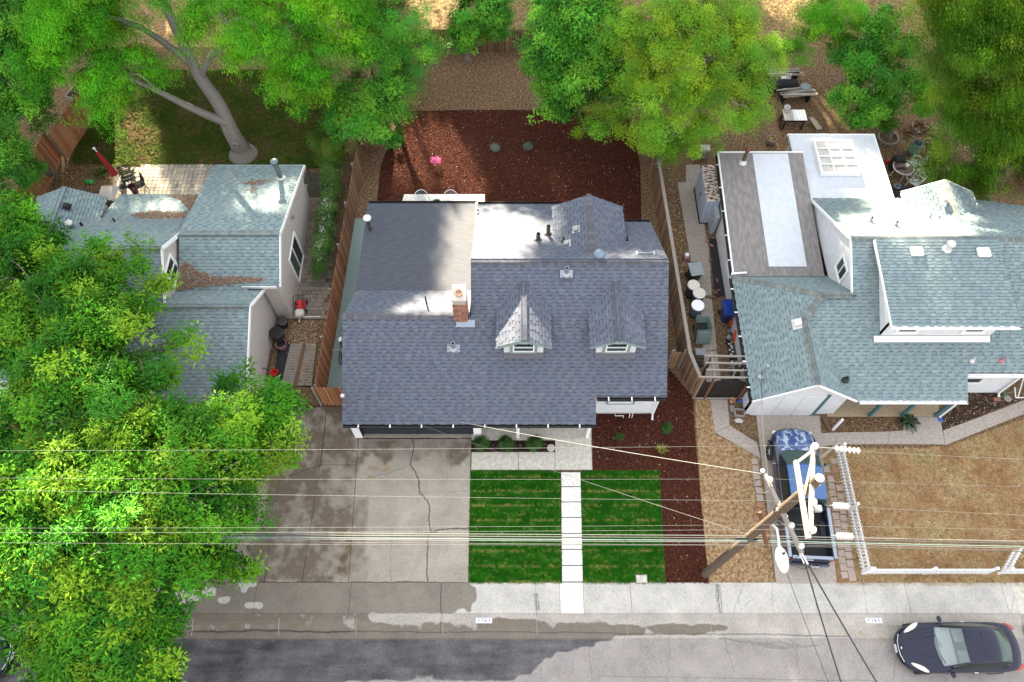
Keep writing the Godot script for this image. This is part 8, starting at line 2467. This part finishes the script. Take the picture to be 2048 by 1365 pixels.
func build_middle_yard():
	# porch chairs
	for q in [[1007, 869, "left"], [1071, 869, "right"]]:
		var p = at(q[0], q[1], 0.09)
		p.z = -12.35
		arm_chair("porch_chair", "%s black slatted chair on the white house porch" % q[2], Vector3(p.x, 0.1, p.z), PI if false else 0.0, "black", "black", true, "black porch chairs")
	# round patio chairs behind the house with a little plant
	for q in [[845, 412, "left"], [903, 412, "right"]]:
		var p = at(q[0], q[1], 0.06)
		var t = thing("round_chair", "%s round white patio chair with turquoise cords behind the white house" % q[2], "chair", p, 0.0, "round patio chairs")
		one("hoop", "paint_white", t, func(b):
			var pts = []
			for k in 17:
				var a = TAU * k / 16.0
				pts.append(p + Vector3(cos(a) * 0.34, 0.62 - sin(a) * 0.16 + 0.1, sin(a) * 0.32))
			b.tube(pts, 0.016, 6, false))
		for k in 7:
			var x = -0.24 + 0.08 * k
			var zz = sqrt(0.32 * 0.32 - x * x * 0.88)
			one("cord", "turquoise", t, func(b): b.tube([p + Vector3(x, 0.72 + 0.15 * zz / 0.32, -zz), p + Vector3(x * 0.7, 0.4, 0.0), p + Vector3(x, 0.72 - 0.15 * zz / 0.32, zz)], 0.008, 5))
		for a in 3:
			var an = TAU * a / 3.0
			one("leg", "paint_white", t, func(b): b.tube([p + Vector3(cos(an) * 0.1, 0.4, sin(an) * 0.1), p + Vector3(cos(an) * 0.3, 0.0, sin(an) * 0.3)], 0.014, 6))
	shrub("potted_plant", "small green plant between the two round patio chairs", at(874, 408, 0.3), 0.13, 0.22, "broad", [Color(0.03, 0.12, 0.04)], 1.8, 0.14, "plant")
	# bicycle like frame at the side of the house
	var bp = at(683, 706)
	var t = thing("bicycle", "small bicycle parked beside the white house on the green slab", "bicycle", bp)
	for z in [-0.45, 0.45]:
		var w = one("wheel", "rubber", t, func(b):
			var pts = []
			for k in 17: pts.append(bp + Vector3(0.05, 0.3 + 0.27 * sin(TAU * k / 16.0), z + 0.27 * cos(TAU * k / 16.0)))
			b.tube(pts, 0.02, 6, false))
		one("rim", "metal", w, func(b):
			for k in 6: b.tube([bp + Vector3(0.05, 0.3, z), bp + Vector3(0.05, 0.3 + 0.25 * sin(TAU * k / 6.0), z + 0.25 * cos(TAU * k / 6.0))], 0.005, 4))
	one("frame", "metal_dark", t, func(b):
		b.tube([bp + Vector3(0.05, 0.3, 0.45), bp + Vector3(0.05, 0.62, 0.15), bp + Vector3(0.05, 0.65, -0.3), bp + Vector3(0.05, 0.3, -0.45)], 0.016, 6)
		b.tube([bp + Vector3(0.05, 0.62, 0.15), bp + Vector3(0.05, 0.3, 0.0), bp + Vector3(0.05, 0.65, -0.3)], 0.016, 6))
	one("saddle", "paint_white", t, func(b): b.ball(bp + Vector3(0.05, 0.74, -0.3), Vector3(0.09, 0.05, 0.14), 8, 6))
	one("handlebar", "metal", t, func(b): b.tube([bp + Vector3(-0.25, 0.8, 0.3), bp + Vector3(0.05, 0.76, 0.22), bp + Vector3(0.3, 0.8, 0.3)], 0.014, 6))
	one("stick", "wood_rust", thing("leaning_stick", "thin rusty stick leaning by the house wall near the bicycle", "stick", at(684, 668)), func(b): b.tube([at(687, 672, 0.02), at(682, 654, 0.5)], 0.018, 6))

func build_right_yard():
	# along the board fence
	var t = thing("gas_can", "pink and white plastic jug against the board fence", "jug", at(1371, 520))
	var gp = at(1371, 520)
	one("jug", "pink", t, func(b): b.cbox(gp + Vector3(0, 0.17, 0), Vector3(0.26, 0.34, 0.3), 0.05))
	one("cap", "paint_white", t, func(b): b.cbox(gp + Vector3(0, 0.4, -0.02), Vector3(0.2, 0.12, 0.22), 0.04))
	cart("gray lidded bin by the board fence next to the round drums", at(1384, 560), 0.15, "cart_dark", "cart_gray", false, 0.95)
	barrel("storage_drum", "white lidded drum closest to the gray bin, half behind the fence cap", "drum", at(1380, 590), 0.27, 0.85, "drum_slate", "drum_lid")
	barrel("storage_drum", "beige lidded drum, middle of the three along the fence", "drum", at(1391, 606), 0.28, 0.85, "drum_slate", "drum_lid")
	barrel("storage_drum", "blue drum with white lid, nearest to the open cart", "drum", at(1388, 630), 0.28, 0.85, "drum_blue", "paint_white")
	var mt = paving("red_mat", "small patch of red gravel in front of the blue drum", "ground", flat([1384, 624, 1400, 618, 1404, 634, 1386, 636]), 0.034)
	cart("open pale green wheeled cart with its lid hanging to the front", at(1399, 668), 0.05, "cart_green", "cart_green", true, 1.0)
	var bx = at(1398, 712)
	t = thing("gray_crate", "gray plastic crate standing below the open green cart", "crate", bx)
	one("crate", "gray_box", t, func(b): b.cbox(bx + Vector3(0, 0.2, 0), Vector3(0.44, 0.36, 0.3), 0.03))
	boxy("rim", "gray_box", t, bx + Vector3(0, 0.39, 0), Vector3(0.48, 0.04, 0.34), 0.01)
	boxy("bag", "black_soft", thing("black_bag", "black bag on the ground below the gray crate", "bag", at(1398, 730)), at(1398, 730) + Vector3(0, 0.08, 0), Vector3(0.35, 0.16, 0.3), 0.06)
	cart("bright blue wheeled cart against the white side wall", at(1451, 638), 0.05, "blue_plastic", "blue_lid", false, 1.05)
	var tu = thing("drain_pipe", "rust red corrugated pipe leaning beside the blue cart", "pipe", at(1459, 652))
	one("pipe", "orange_red", tu, func(b):
		var a = at(1461, 652, 0.1); var e = at(1475, 622, 0.9)
		var pts = []; var rr = []
		for k in 25:
			pts.append(a.lerp(e, k / 24.0)); rr.append(0.15 if k % 2 else 0.135)
		b.tube(pts, rr, 16))
	var oc = thing("orange_duct", "bright orange ribbed duct standing by the motor parts", "pipe", at(1471, 690))
	one("duct", "orange", oc, func(b):
		var a = at(1468, 690, 0.05); var e = at(1473, 662, 0.75)
		var pts = []; var rr = []
		for k in 29:
			pts.append(a.lerp(e, k / 28.0)); rr.append(0.10 if k % 2 else 0.08)
		b.tube(pts, rr, 14))
	var mo = at(1459, 678)
	t = thing("motor_parts", "heap of dark metal motor parts beside the orange duct", "machine", mo)
	for k in 11:
		var p = mo + Vector3(rnd(-0.16, 0.16), rnd(0.08, 0.4), rnd(-0.4, 0.4))
		if k % 3 == 0: one("cylinder", "metal", t, func(b): b.lathe([Vector2(0, -0.1), Vector2(0.08, -0.1), Vector2(0.09, 0.0), Vector2(0.05, 0.1), Vector2(0, 0.1)], p, 10, Basis(Vector3(rnd(-1, 1), rnd(-1, 1), rnd(-1, 1)).normalized(), rnd(0, 3))))
		else: boxy("block", ["metal_dark", "black", "metal"][k % 3], t, p, Vector3(rnd(0.1, 0.22), rnd(0.08, 0.2), rnd(0.1, 0.24)), 0.02, Basis(Vector3(rnd(-1, 1), 1, rnd(-1, 1)).normalized(), rnd(0, 3)))
	# window screens leaning against the wall
	for q in [[1479, 700, "upper"], [1484, 742, "lower"]]:
		var p = at(q[0], q[1])
		t = thing("window_screen", "%s dark framed screen leaning on the white side wall" % q[2], "screen", p)
		var bs = Basis(Vector3.BACK, -0.75) 
		for k in [-0.42, 0.42]:
			boxy("frame_side", "black", t, p + Vector3(-0.05, 0.42, k * 1.15), Vector3(1.25, 0.04, 0.05), 0.0, Basis(Vector3.BACK, 0.72))
		for k in [-0.6, 0.6]:
			boxy("frame_end", "black", t, p + Vector3(-0.05 + k * 0.75, 0.42 + k * 0.66, 0), Vector3(0.05, 0.045, 0.96), 0.0, Basis(Vector3.BACK, 0.72))
		boxy("mesh", "metal_dark", t, p + Vector3(-0.05, 0.41, 0), Vector3(1.2, 0.006, 0.92), 0.0, Basis(Vector3.BACK, 0.72))
		for k in 9: one("torn_film", "ceramic", t, func(b): b.ball(p + Vector3(-0.42 + rnd(-0.08, 0.08), 0.14 + rnd(-0.03, 0.06), -0.4 + 0.1 * k), Vector3(0.06, 0.03, 0.05), 6, 5))
	for k in 2:
		var p = at(1481, 722 + k * 5)
		one("stick", "wood_pale", thing("wood_strip", "pale wood strip lying over the leaning screens, %s one" % ["upper", "lower"][k], "wood strip", p), func(b): b.bar(at(1459, 731 + k * 5, 0.15), at(1492, 716 + k * 5, 1.1), 0.05, 0.03))
	# brick litter on a black sheet
	var sh = paving("black_sheet", "black plastic sheet weighted with bricks beside the side path", "ground", [], 0)
	var bs2 = MB.new(); bs2.slab(flat([1419, 478, 1440, 478, 1452, 590, 1430, 598], 0.012), Vector3(0, -0.02, 0)); obj("sheet", bs2, "black_soft", sh)
	var bk = MB.new(); bk.cbox(Vector3(0, 0.04, 0), Vector3(0.2, 0.065, 0.095), 0.008)
	var bmesh = bk.mesh()
	var places = [[1423, 492, "topmost on the black sheet"], [1421, 522, "at the path side of the black sheet"], [1434, 562, "near the bottom of the black sheet"], [1443, 498, "at the wall side, upper"], [1446, 520, "at the wall side, second"], [1449, 545, "at the wall side, third"], [1430, 586, "in the heap below the sheet, left"], [1436, 582, "in the heap below the sheet, right"], [1428, 596, "in the heap below the sheet, lowest"], [1414, 484, "at the upper end beside the path"]]
	for q in places:
		var b = thing("loose_brick", "loose red brick %s" % q[2], "brick", at(q[0], q[1], 0.012), rnd(0, 3))
		obj("block", bmesh, ["brick", "brick_b", "brick_c"][rng.randi() % 3], b, true)
	var tr = at(1462, 574)
	t = thing("hand_truck", "gray metal trolley leaning on the side wall above the blue cart", "hand truck", tr)
	one("frame", "metal", t, func(b):
		for x in [-0.14, 0.14]: b.tube([tr + Vector3(x * 0.4, 0.05, x), tr + Vector3(0.25 + x * 0.4, 0.9, x), tr + Vector3(0.3 + x * 0.4, 1.0, x * 0.5)], 0.018, 6)
		b.tube([tr + Vector3(0.1, 0.4, -0.14), tr + Vector3(0.1, 0.4, 0.14)], 0.014, 6))
	for x in [-0.2, 0.2]: one("wheel", "rubber", t, func(b): b.lathe([Vector2(0, -0.03), Vector2(0.11, -0.03), Vector2(0.11, 0.03), Vector2(0, 0.03)], tr + Vector3(0, 0.11, x), 12, Basis(Vector3.RIGHT, PI / 2), true))
	# metal cabinets
	var c1 = at(1394, 449)
	t = thing("metal_cabinet", "tall bluish metal cabinet with rusty ribbed white top beside the flat roof", "cabinet", c1)
	var ca = at(1404, 331, 1.75); var cb = at(1414, 404, 1.75)
	boxy("cabinet_body", "locker", t, Vector3((ca.x + 10.0) / 2 + 0.03, 0.87, (ca.z + cb.z) / 2), Vector3(10.05 - ca.x, 1.72, cb.z - ca.z - 0.06), 0.02)
	for k in 2: boxy("cabinet_door", "locker", t, Vector3(ca.x + 0.0, 0.9, lerp(ca.z, cb.z, 0.26 + 0.48 * k)), Vector3(0.03, 1.55, (cb.z - ca.z) * 0.46), 0.01)
	for k in 9: boxy("roof_rib", "rust_roof", t, Vector3((ca.x + 10.0) / 2, 1.79, lerp(ca.z, cb.z, (k + 0.5) / 9.0)), Vector3(10.1 - ca.x, 0.05, (cb.z - ca.z) / 9.0 - 0.02), 0.015)
	one("handle", "black", t, func(b): b.tube([Vector3(ca.x - 0.04, 0.85, (ca.z + cb.z) / 2), Vector3(ca.x - 0.05, 1.1, (ca.z + cb.z) / 2 + 0.03)], 0.02, 6))
	boxy("plinth", "black", t, Vector3((ca.x + 10.0) / 2, 0.04, (ca.z + cb.z) / 2), Vector3(10.1 - ca.x, 0.08, cb.z - ca.z), 0.01)
	var d0 = at(1431, 408, 1.45); var d1 = at(1440, 432, 1.45)
	t = thing("metal_cabinet", "lower gray metal cabinet in front of the rusty topped one", "cabinet", Vector3(d0.x, 0, d1.z))
	boxy("cabinet_body", "locker_gray", t, Vector3((d0.x + 10.0) / 2, 0.72, (d0.z + d1.z) / 2 - 0.05), Vector3(10.1 - d0.x, 1.42, d1.z - d0.z + 0.25), 0.04)
	boxy("cabinet_door", "locker_gray", t, Vector3(d0.x - 0.02, 0.75, (d0.z + d1.z) / 2 - 0.05), Vector3(0.03, 1.25, d1.z - d0.z + 0.1), 0.01)
	one("handle", "black", t, func(b): b.tube([Vector3(d0.x - 0.05, 0.8, d1.z - 0.1), Vector3(d0.x - 0.05, 0.95, d1.z - 0.1)], 0.016, 6))
	# back yard things
	var pb = at(1540, 287)
	barrel("plant_tub", "weathered half barrel full of dry leaves on the bare back yard soil", "tub", pb, 0.24, 0.36, "wood_gray", "", 0.85)
	tag(many("dry_leaves", chip_mesh(0.1, 0.04, 0.01), "chip", range(50).map(func(i): return Transform3D(Basis(Vector3(rnd(-1, 1), rnd(0.3, 1), rnd(-1, 1)).normalized(), rnd(0, TAU)), pb + Vector3(rnd(-0.15, 0.15), rnd(0.26, 0.36), rnd(-0.15, 0.15)))), range(50).map(func(i): return jitter(Color(0.36, 0.26, 0.12), 0.4))), "dry leaves heaped in the weathered half barrel", "leaves")
	var gb = at(1404, 312)
	t = thing("garden_box", "gray wooden box half hidden below the oak by the side path", "box", gb)
	one("crate", "wood_gray", t, func(b): b.cbox(gb + Vector3(0, 0.3, 0), Vector3(0.6, 0.6, 0.5), 0.02))
	boxy("lid", "stone_pale", t, gb + Vector3(0.05, 0.62, 0), Vector3(0.5, 0.05, 0.4), 0.01)
	# painted plank table, bucket, bench
	var tb = at(1581, 250)
	t = thing("plank_table", "weathered white plank table with dark legs in the back yard", "table", tb)
	for k in 7: boxy("plank", "paint_white" if k > 2 else "stone_pale", t, tb + Vector3(-0.52 + 0.175 * k, 0.72, 0), Vector3(0.16, 0.035, 0.78), 0.005)
	for x in [-0.5, 0.5]:
		for z in [-0.32, 0.32]: boxy("leg", "wood_dark", t, tb + Vector3(x, 0.35, z), Vector3(0.08, 0.7, 0.08), 0.006)
	boxy("apron", "wood_dark", t, tb + Vector3(0, 0.64, 0.36), Vector3(1.15, 0.1, 0.04))
	bucket("white_bucket", "white bucket standing on the plank table", at(1572, 222, 0.74), 0.16, 0.28, "ceramic", "drum_lid")
	var hb = at(1562, 252)
	t = thing("rag_stand", "dark metal frame with pink rag left of the plank table", "frame", hb)
	one("frame", "black", t, func(b):
		for k in 4: b.tube([hb + Vector3(-0.1, 0, -0.3 + 0.2 * k), hb + Vector3(-0.15, 0.5, -0.3 + 0.2 * k), hb + Vector3(0.1, 0.6, -0.2 + 0.2 * k)], 0.02, 6))
	boxy("rag", "pink", t, hb + Vector3(0.02, 0.6, 0.1), Vector3(0.16, 0.06, 0.2), 0.03)
	var be = at(1626, 258)
	t = thing("garden_bench", "narrow gray plank bench beside the plank table", "bench", be, 0.32)
	for k in 3: boxy("seat_board", "wood_gray", t, Vector3(-0.1 + 0.1 * k, 0.42, 0), Vector3(0.09, 0.03, 0.95), 0.004, Basis.IDENTITY, true)
	for z in [-0.38, 0.38]: boxy("leg", "wood_gray", t, Vector3(0, 0.2, z), Vector3(0.26, 0.4, 0.05), 0.005, Basis.IDENTITY, true)
	# lumber and junk under the oak
	plank_pile("lumber_pile", "stack of pale boards lying between table and dark tarp", at(1588, 200), 0.06, 9, 2.0, ["wood_pale", "wood_gray_x", "stone_pale"], 0.5)
	plank_pile("lumber_pile", "weathered boards on the dark tarp nearest the pale tree", at(1558, 166), -0.03, 6, 2.2, ["wood_pale", "wood_gray_x"], 0.75)
	var tarp = at(1560, 180)
	t = thing("tarp_heap", "black tarp covered heap below the weathered boards", "tarp", tarp)
	one("cover", "black_soft", t, func(b): b.cbox(tarp + Vector3(0, 0.33, 0), Vector3(1.8, 0.62, 0.55), 0.12))
	t = thing("white_tray", "white plastic tray with bottles on top of the board pile", "tray", at(1572, 155, 0.8))
	var wt = at(1572, 155, 0.85)
	boxy("tray", "ceramic", t, wt, Vector3(0.5, 0.05, 0.22), 0.02)
	for k in 2: one("bottle", "ceramic", t, func(b): b.lathe([Vector2(0, 0), Vector2(0.06, 0), Vector2(0.06, 0.18), Vector2(0.02, 0.24), Vector2(0, 0.24)], wt + Vector3(0.05 + 0.16 * k, 0.02, 0), 10))
	barrel("trash_can", "dark green can with domed gray lid at the end of the lumber", "trash can", at(1604, 190), 0.26, 0.6, "cart_dark", "cart_gray", 0.85)
	# fire wood, blue barrel, wooden chair, stone ring
	var fw = at(1838, 262)
	t = thing("firewood_heap", "heap of split firewood logs under the feathery tree", "firewood", fw)
	for k in 34:
		var p = fw + Vector3(rnd(-0.8, 0.75), rnd(0.05, 0.16), rnd(-0.55, 0.55))
		var b = MB.new()
		var l = rnd(0.26, 0.42)
		b.slab([Vector3(-0.05, 0, l / 2), Vector3(0.06, 0.0, l / 2), Vector3(0.03, 0.09, l / 2), Vector3(-0.02, 0.1, l / 2)], Vector3(0, 0, -l))
		var o = obj("log", b, ["pallet", "wood_gray", "oldwood0", "wood_rust"][rng.randi() % 4], t, true)
		o.position = p - fw
		o.rotation = Vector3(rnd(-0.2, 0.2), rnd(0, PI), rnd(-0.4, 0.4))
	barrel("blue_barrel", "open blue gray barrel beside the wooden chair", "barrel", at(1823, 308), 0.25, 0.82, "metal_blue", "", 0.97)
	arm_chair("wooden_chair", "dark weathered slatted wooden chair beside the blue barrel", at(1853, 305), -PI / 2, "wood_dark", "wood_dark", true)
	var rg = at(1776, 277)
	t = thing("stone_ring", "ring of gray edging stones round the fruit tree", "edging", rg)
	for k in 22:
		var a = TAU * k / 22.0
		boxy("edging_stone", "stone", t, rg + Vector3(cos(a) * 0.52, 0.06, sin(a) * 0.5), Vector3(0.09, 0.12, 0.135), 0.012, Basis(Vector3.UP, -a))
	# round table with chairs behind the white roof
	var rt = at(1796, 352)
	t = thing("round_table", "round brown patio table cluttered with dishes", "table", rt)
	one("tabletop", "plate_brown", t, func(b): b.lathe([Vector2(0, 0.66), Vector2(0.5, 0.66), Vector2(0.52, 0.68), Vector2(0.5, 0.7), Vector2(0, 0.7)], rt, 26))
	one("rim", "paint_white", t, func(b): b.lathe([Vector2(0.51, 0.655), Vector2(0.54, 0.665), Vector2(0.54, 0.705), Vector2(0.51, 0.71)], rt, 26))
	for a in 4: one("leg", "paint_white", t, func(b): b.tube([rt + Vector3(cos(TAU * a / 4.0) * 0.42, 0, sin(TAU * a / 4.0) * 0.42), rt + Vector3(cos(TAU * a / 4.0) * 0.35, 0.66, sin(TAU * a / 4.0) * 0.35)], 0.018, 6))
	var pt = rt + Vector3(0.12, 0.7, 0.0)
	t = thing("white_pot", "white pot standing on the round patio table", "pot", pt)
	one("pot", "ceramic", t, func(b): b.lathe([Vector2(0, 0), Vector2(0.09, 0.0), Vector2(0.12, 0.1), Vector2(0.1, 0.16), Vector2(0, 0.17)], pt, 14))
	var py = rt + Vector3(-0.18, 0.7, 0.12)
	t = thing("dark_tray", "dark tray at the edge of the round patio table", "tray", py)
	boxy("tray", "black_soft", t, py + Vector3(0, 0.02, 0), Vector3(0.4, 0.03, 0.14), 0.01)
	for q in [[1824, 337, 2.0, "upper"], [1836, 352, 2.0, "lower"]]:
		arm_chair("white_chair", "%s white patio chair with pale green backrest by the round table" % q[3], at(q[0], q[1]), -2.1 , "paint_white", "sage_mesh", false, "white patio chairs")
	arm_chair("white_chair", "white patio chair nearest the small gable roof", at(1822, 374), -2.3, "paint_white", "white_mesh", false, "white patio chairs")
	var gl = at(1788, 337)
	t = thing("black_grill", "square black covered grill behind the round table", "grill", gl)
	one("cover", "black_soft", t, func(b): b.cbox(gl + Vector3(0, 0.42, 0), Vector3(0.62, 0.82, 0.5), 0.07))
	one("red_wheel", "red_paint", t, func(b): b.ball(gl + Vector3(-0.35, 0.2, -0.3), Vector3(0.14, 0.18, 0.14), 8, 6))
	var fr = at(1812, 378)
	t = thing("window_frame", "old brown four pane window frame lying on the dark cover", "window frame", Vector3(fr.x, 0.75, fr.z))
	for k in 3: boxy("bar", "wood_gray", t, Vector3(fr.x - 0.3 + 0.3 * k, 0.79, fr.z), Vector3(0.06, 0.04, 0.4), 0.004)
	for k in 3: boxy("bar", "wood_gray", t, Vector3(fr.x, 0.785, fr.z - 0.19 + 0.19 * k), Vector3(0.66, 0.04, 0.05), 0.004)
	var cv = at(1800, 402)
	t = thing("covered_stack", "large black covered stack between the two roofs", "covered stack", cv)
	one("cover", "black_soft", t, func(b): b.cbox(cv + Vector3(0, 0.36, 0), Vector3(1.2, 0.72, 0.9), 0.1))
	var hs = Vector3(cv.x - 0.4, 0.74, cv.z - 0.3)
	t = thing("coiled_hose", "coiled blue gray hose on top of the black cover", "hose", hs)
	one("coil", "drum_blue", t, func(b):
		var pts = []
		for k in 60: pts.append(hs + Vector3(cos(k * 0.42) * (0.06 + 0.0022 * k), 0.02 + 0.0008 * k, sin(k * 0.42) * (0.06 + 0.0022 * k)))
		b.tube(pts, 0.016, 6))
	# wire hoop and broom under the trees
	one("hoop", "wood_pale", thing("wire_hoop", "tangle of pale hoops under the feathery tree", "hoop", at(1938, 302)), func(b):
		for j in 3:
			var pts = []
			for k in 15: pts.append(at(1938, 302) + Vector3(cos(TAU * k / 14.0) * (0.24 + 0.05 * j), 0.15 + 0.06 * j + 0.1 * sin(TAU * k / 14.0 + j), sin(TAU * k / 14.0) * 0.22))
			b.tube(pts, 0.012, 5, false))
	one("handle", "wood_rust", thing("broom", "broom with white end leaning past the small gable roof", "broom", at(1978, 412)), func(b): b.tube([at(1968, 420, 0.05), at(1990, 400, 0.9)], 0.016, 6))
	# front of the right house: pots, blocks, splash stone, hose
	var fp = at(1416, 806)
	one("pot", "terracotta", thing("clay_pot", "small clay pot at the foot of the trellis gate", "pot", at(1463, 804)), func(b): b.lathe([Vector2(0, 0), Vector2(0.08, 0), Vector2(0.11, 0.18), Vector2(0.13, 0.18), Vector2(0.13, 0.22), Vector2(0.1, 0.22), Vector2(0.09, 0.1), Vector2(0, 0.1)], at(1463, 804), 16, Basis.IDENTITY, true))
	var bs3 = at(1484, 803)
	t = thing("blue_shovel", "blue plastic scoop lying by the white garage corner", "scoop", bs3)
	one("scoop", "plant_blue", t, func(b): b.ball(bs3 + Vector3(0, 0.04, 0), Vector3(0.22, 0.04, 0.11), 12, 6))
	one("handle", "metal", t, func(b): b.tube([bs3 + Vector3(-0.1, 0.03, 0.05), bs3 + Vector3(-0.26, 0.03, 0.22)], 0.012, 6))
	boxy("paver", "stone", thing("flat_stone", "flat gray stone beside the entry path near the clay pot", "stone", at(1465, 818)), at(1465, 818) + Vector3(0, 0.03, 0), Vector3(0.22, 0.06, 0.3), 0.015)
	var cbk = at(1478, 828)
	t = thing("cinder_block", "hollow concrete block beside the white garage corner", "block", cbk, -0.1)
	for z in [-0.15, 0.15]: boxy("web", "stone", t, Vector3(0, 0.09, z), Vector3(0.42, 0.18, 0.05), 0.006, Basis.IDENTITY, true)
	for x in [-0.2, 0.2]: boxy("web", "stone", t, Vector3(x, 0.09, 0), Vector3(0.05, 0.178, 0.26), 0.006, Basis.IDENTITY, true)
	boxy("fill", "soil", t, Vector3(0, 0.02, 0), Vector3(0.36, 0.06, 0.26), 0.0, Basis.IDENTITY, true)
	var rk = at(1477, 842)
	one("rock", "stone_pale", thing("pale_rock", "pale flat rock below the hollow concrete block", "rock", rk), func(b):
		b.ball(rk + Vector3(0, 0.04, 0), Vector3(0.19, 0.07, 0.12), 9, 6)
		b.ball(rk + Vector3(0.08, 0.05, 0.04), Vector3(0.12, 0.06, 0.09), 8, 5))
	for q in [[1655, 854, 0.12, "upper"], [1650, 846, 0.1, "lower"]]:
		var p = at(q[0], q[1])
		one("log", "pallet", thing("bed_log", "short brown log in the entry bed, %s one" % q[3], "log", p), func(b): b.tube([p + Vector3(-0.05, 0.08, -0.2), p + Vector3(0.04, 0.08, 0.2)], q[2] * 0.7, 10))
	var wp = at(1666, 860)
	t = thing("white_post", "leaning white post at the corner of the entry walk", "post", wp)
	one("post", "paint_white", t, func(b): b.tube([wp + Vector3(0, 0, 0), wp + Vector3(0.1, 0.9, -0.1)], [0.06, 0.06], 10))
	# stone pavers beside the truck: two loose columns
	var pav = paving("paver_strip", "double column of loose square pavers between truck driveway and picket fence", "path", [], 0)
	var pm = MB.new(); pm.cbox(Vector3.ZERO, Vector3(0.275, 0.05, 0.265), 0.012)
	var pmesh = pm.mesh()
	for k in 14:
		var y = 958.0 + k * 14.9
		for c in 2:
			if k == 0 and c == 1: continue
			var x = lerp(1661.0, 1689.0, (y - 958.0) / 195.0) + c * 15.2 + rnd(-0.8, 0.8)
			var o = obj("paver", pmesh, "step_paver", pav)
			o.position = at(x, y + c * 5.0 + rnd(-1, 1)) + Vector3(0, 0.03 + rnd(-0.006, 0.006), 0)
			o.rotation = Vector3(rnd(-0.02, 0.02), rnd(-0.08, 0.08), rnd(-0.02, 0.02))
	for q in [[1668, 924, "step_paver"], [1671, 941, "step_paver_red"], [1653, 940, "step_paver"]]:
		var o = obj("paver", pmesh, q[2], pav)
		o.position = at(q[0], q[1]) + Vector3(0, 0.03, 0)
		o.rotation.y = rnd(-0.15, 0.15)
	var pav2 = paving("paver_strip", "single column of square pavers left of the truck driveway", "path", [], 0)
	for k in 9:
		var o = obj("paver", pmesh, "step_paver" if k < 6 else "step_paver_red", pav2)
		o.position = at(1509.0 + k * 2.1 + rnd(-0.6, 0.6), 924.0 + k * 14.5) + Vector3(0, 0.03 + rnd(-0.005, 0.005), 0)
		o.rotation = Vector3(rnd(-0.02, 0.02), rnd(-0.08, 0.08), 0)
	one("timber", "wood_pale", thing("edging_board", "weathered edging board slanting from the truck to the entry walk", "board", at(1655, 905)), func(b): b.bar(at(1640, 918, 0.05), at(1678, 886, 0.05), 0.11, 0.05))
	one("timber", "wood_gray", thing("edging_board", "thin edging strip below the picket fence corner", "board", at(1726, 1160)), func(b): b.bar(at(1726, 1150, 0.02), at(1727, 1170, 0.02), 0.05, 0.05))
	# right corner
	var hp = at(2018, 790)
	one("hose", "hose", thing("garden_hose", "pale green garden hose looped by the house corner", "hose", hp), func(b): b.tube([at(2000, 795, 0.03), at(2010, 790, 0.05), at(2014, 777, 0.3), at(2006, 789, 0.03), at(2024, 784, 0.03), at(2038, 778, 0.1)], 0.014, 6))
	var st = at(2015, 798)
	one("stone", "stone", thing("round_stone", "round flat stone under the garden hose", "stone", st), func(b): b.lathe([Vector2(0, 0), Vector2(0.16, 0), Vector2(0.17, 0.04), Vector2(0.14, 0.06), Vector2(0, 0.06)], st, 14))
	boxy("block", "brick", thing("loose_brick", "red splash brick below the far right downspout", "brick", at(1993, 800)), at(1993, 800) + Vector3(0, 0.04, 0), Vector3(0.3, 0.08, 0.16), 0.01)
	var dr = at(2042, 792)
	t = thing("drying_rack", "white metal rack standing at the right edge by the walkway", "rack", dr)
	one("rack", "paint_white", t, func(b):
		b.tube([at(2036, 797, 0.02), at(2050, 750, 1.0)], 0.025, 6)
		b.tube([at(2032, 796, 0.02), at(2030, 775, 0.7)], 0.025, 6)
		b.tube([at(2032, 796, 0.05), at(2070, 795, 0.05)], 0.025, 6))
	boxy("pot", "plant_blue", thing("splash_block", "pale splash block under the porch corner downspout", "splash block", at(1880, 838)), at(1880, 838) + Vector3(0, 0.03, 0), Vector3(0.2, 0.06, 0.3), 0.01)
	T["plant_blue"].albedo_color = Color(0.2, 0.33, 0.62)
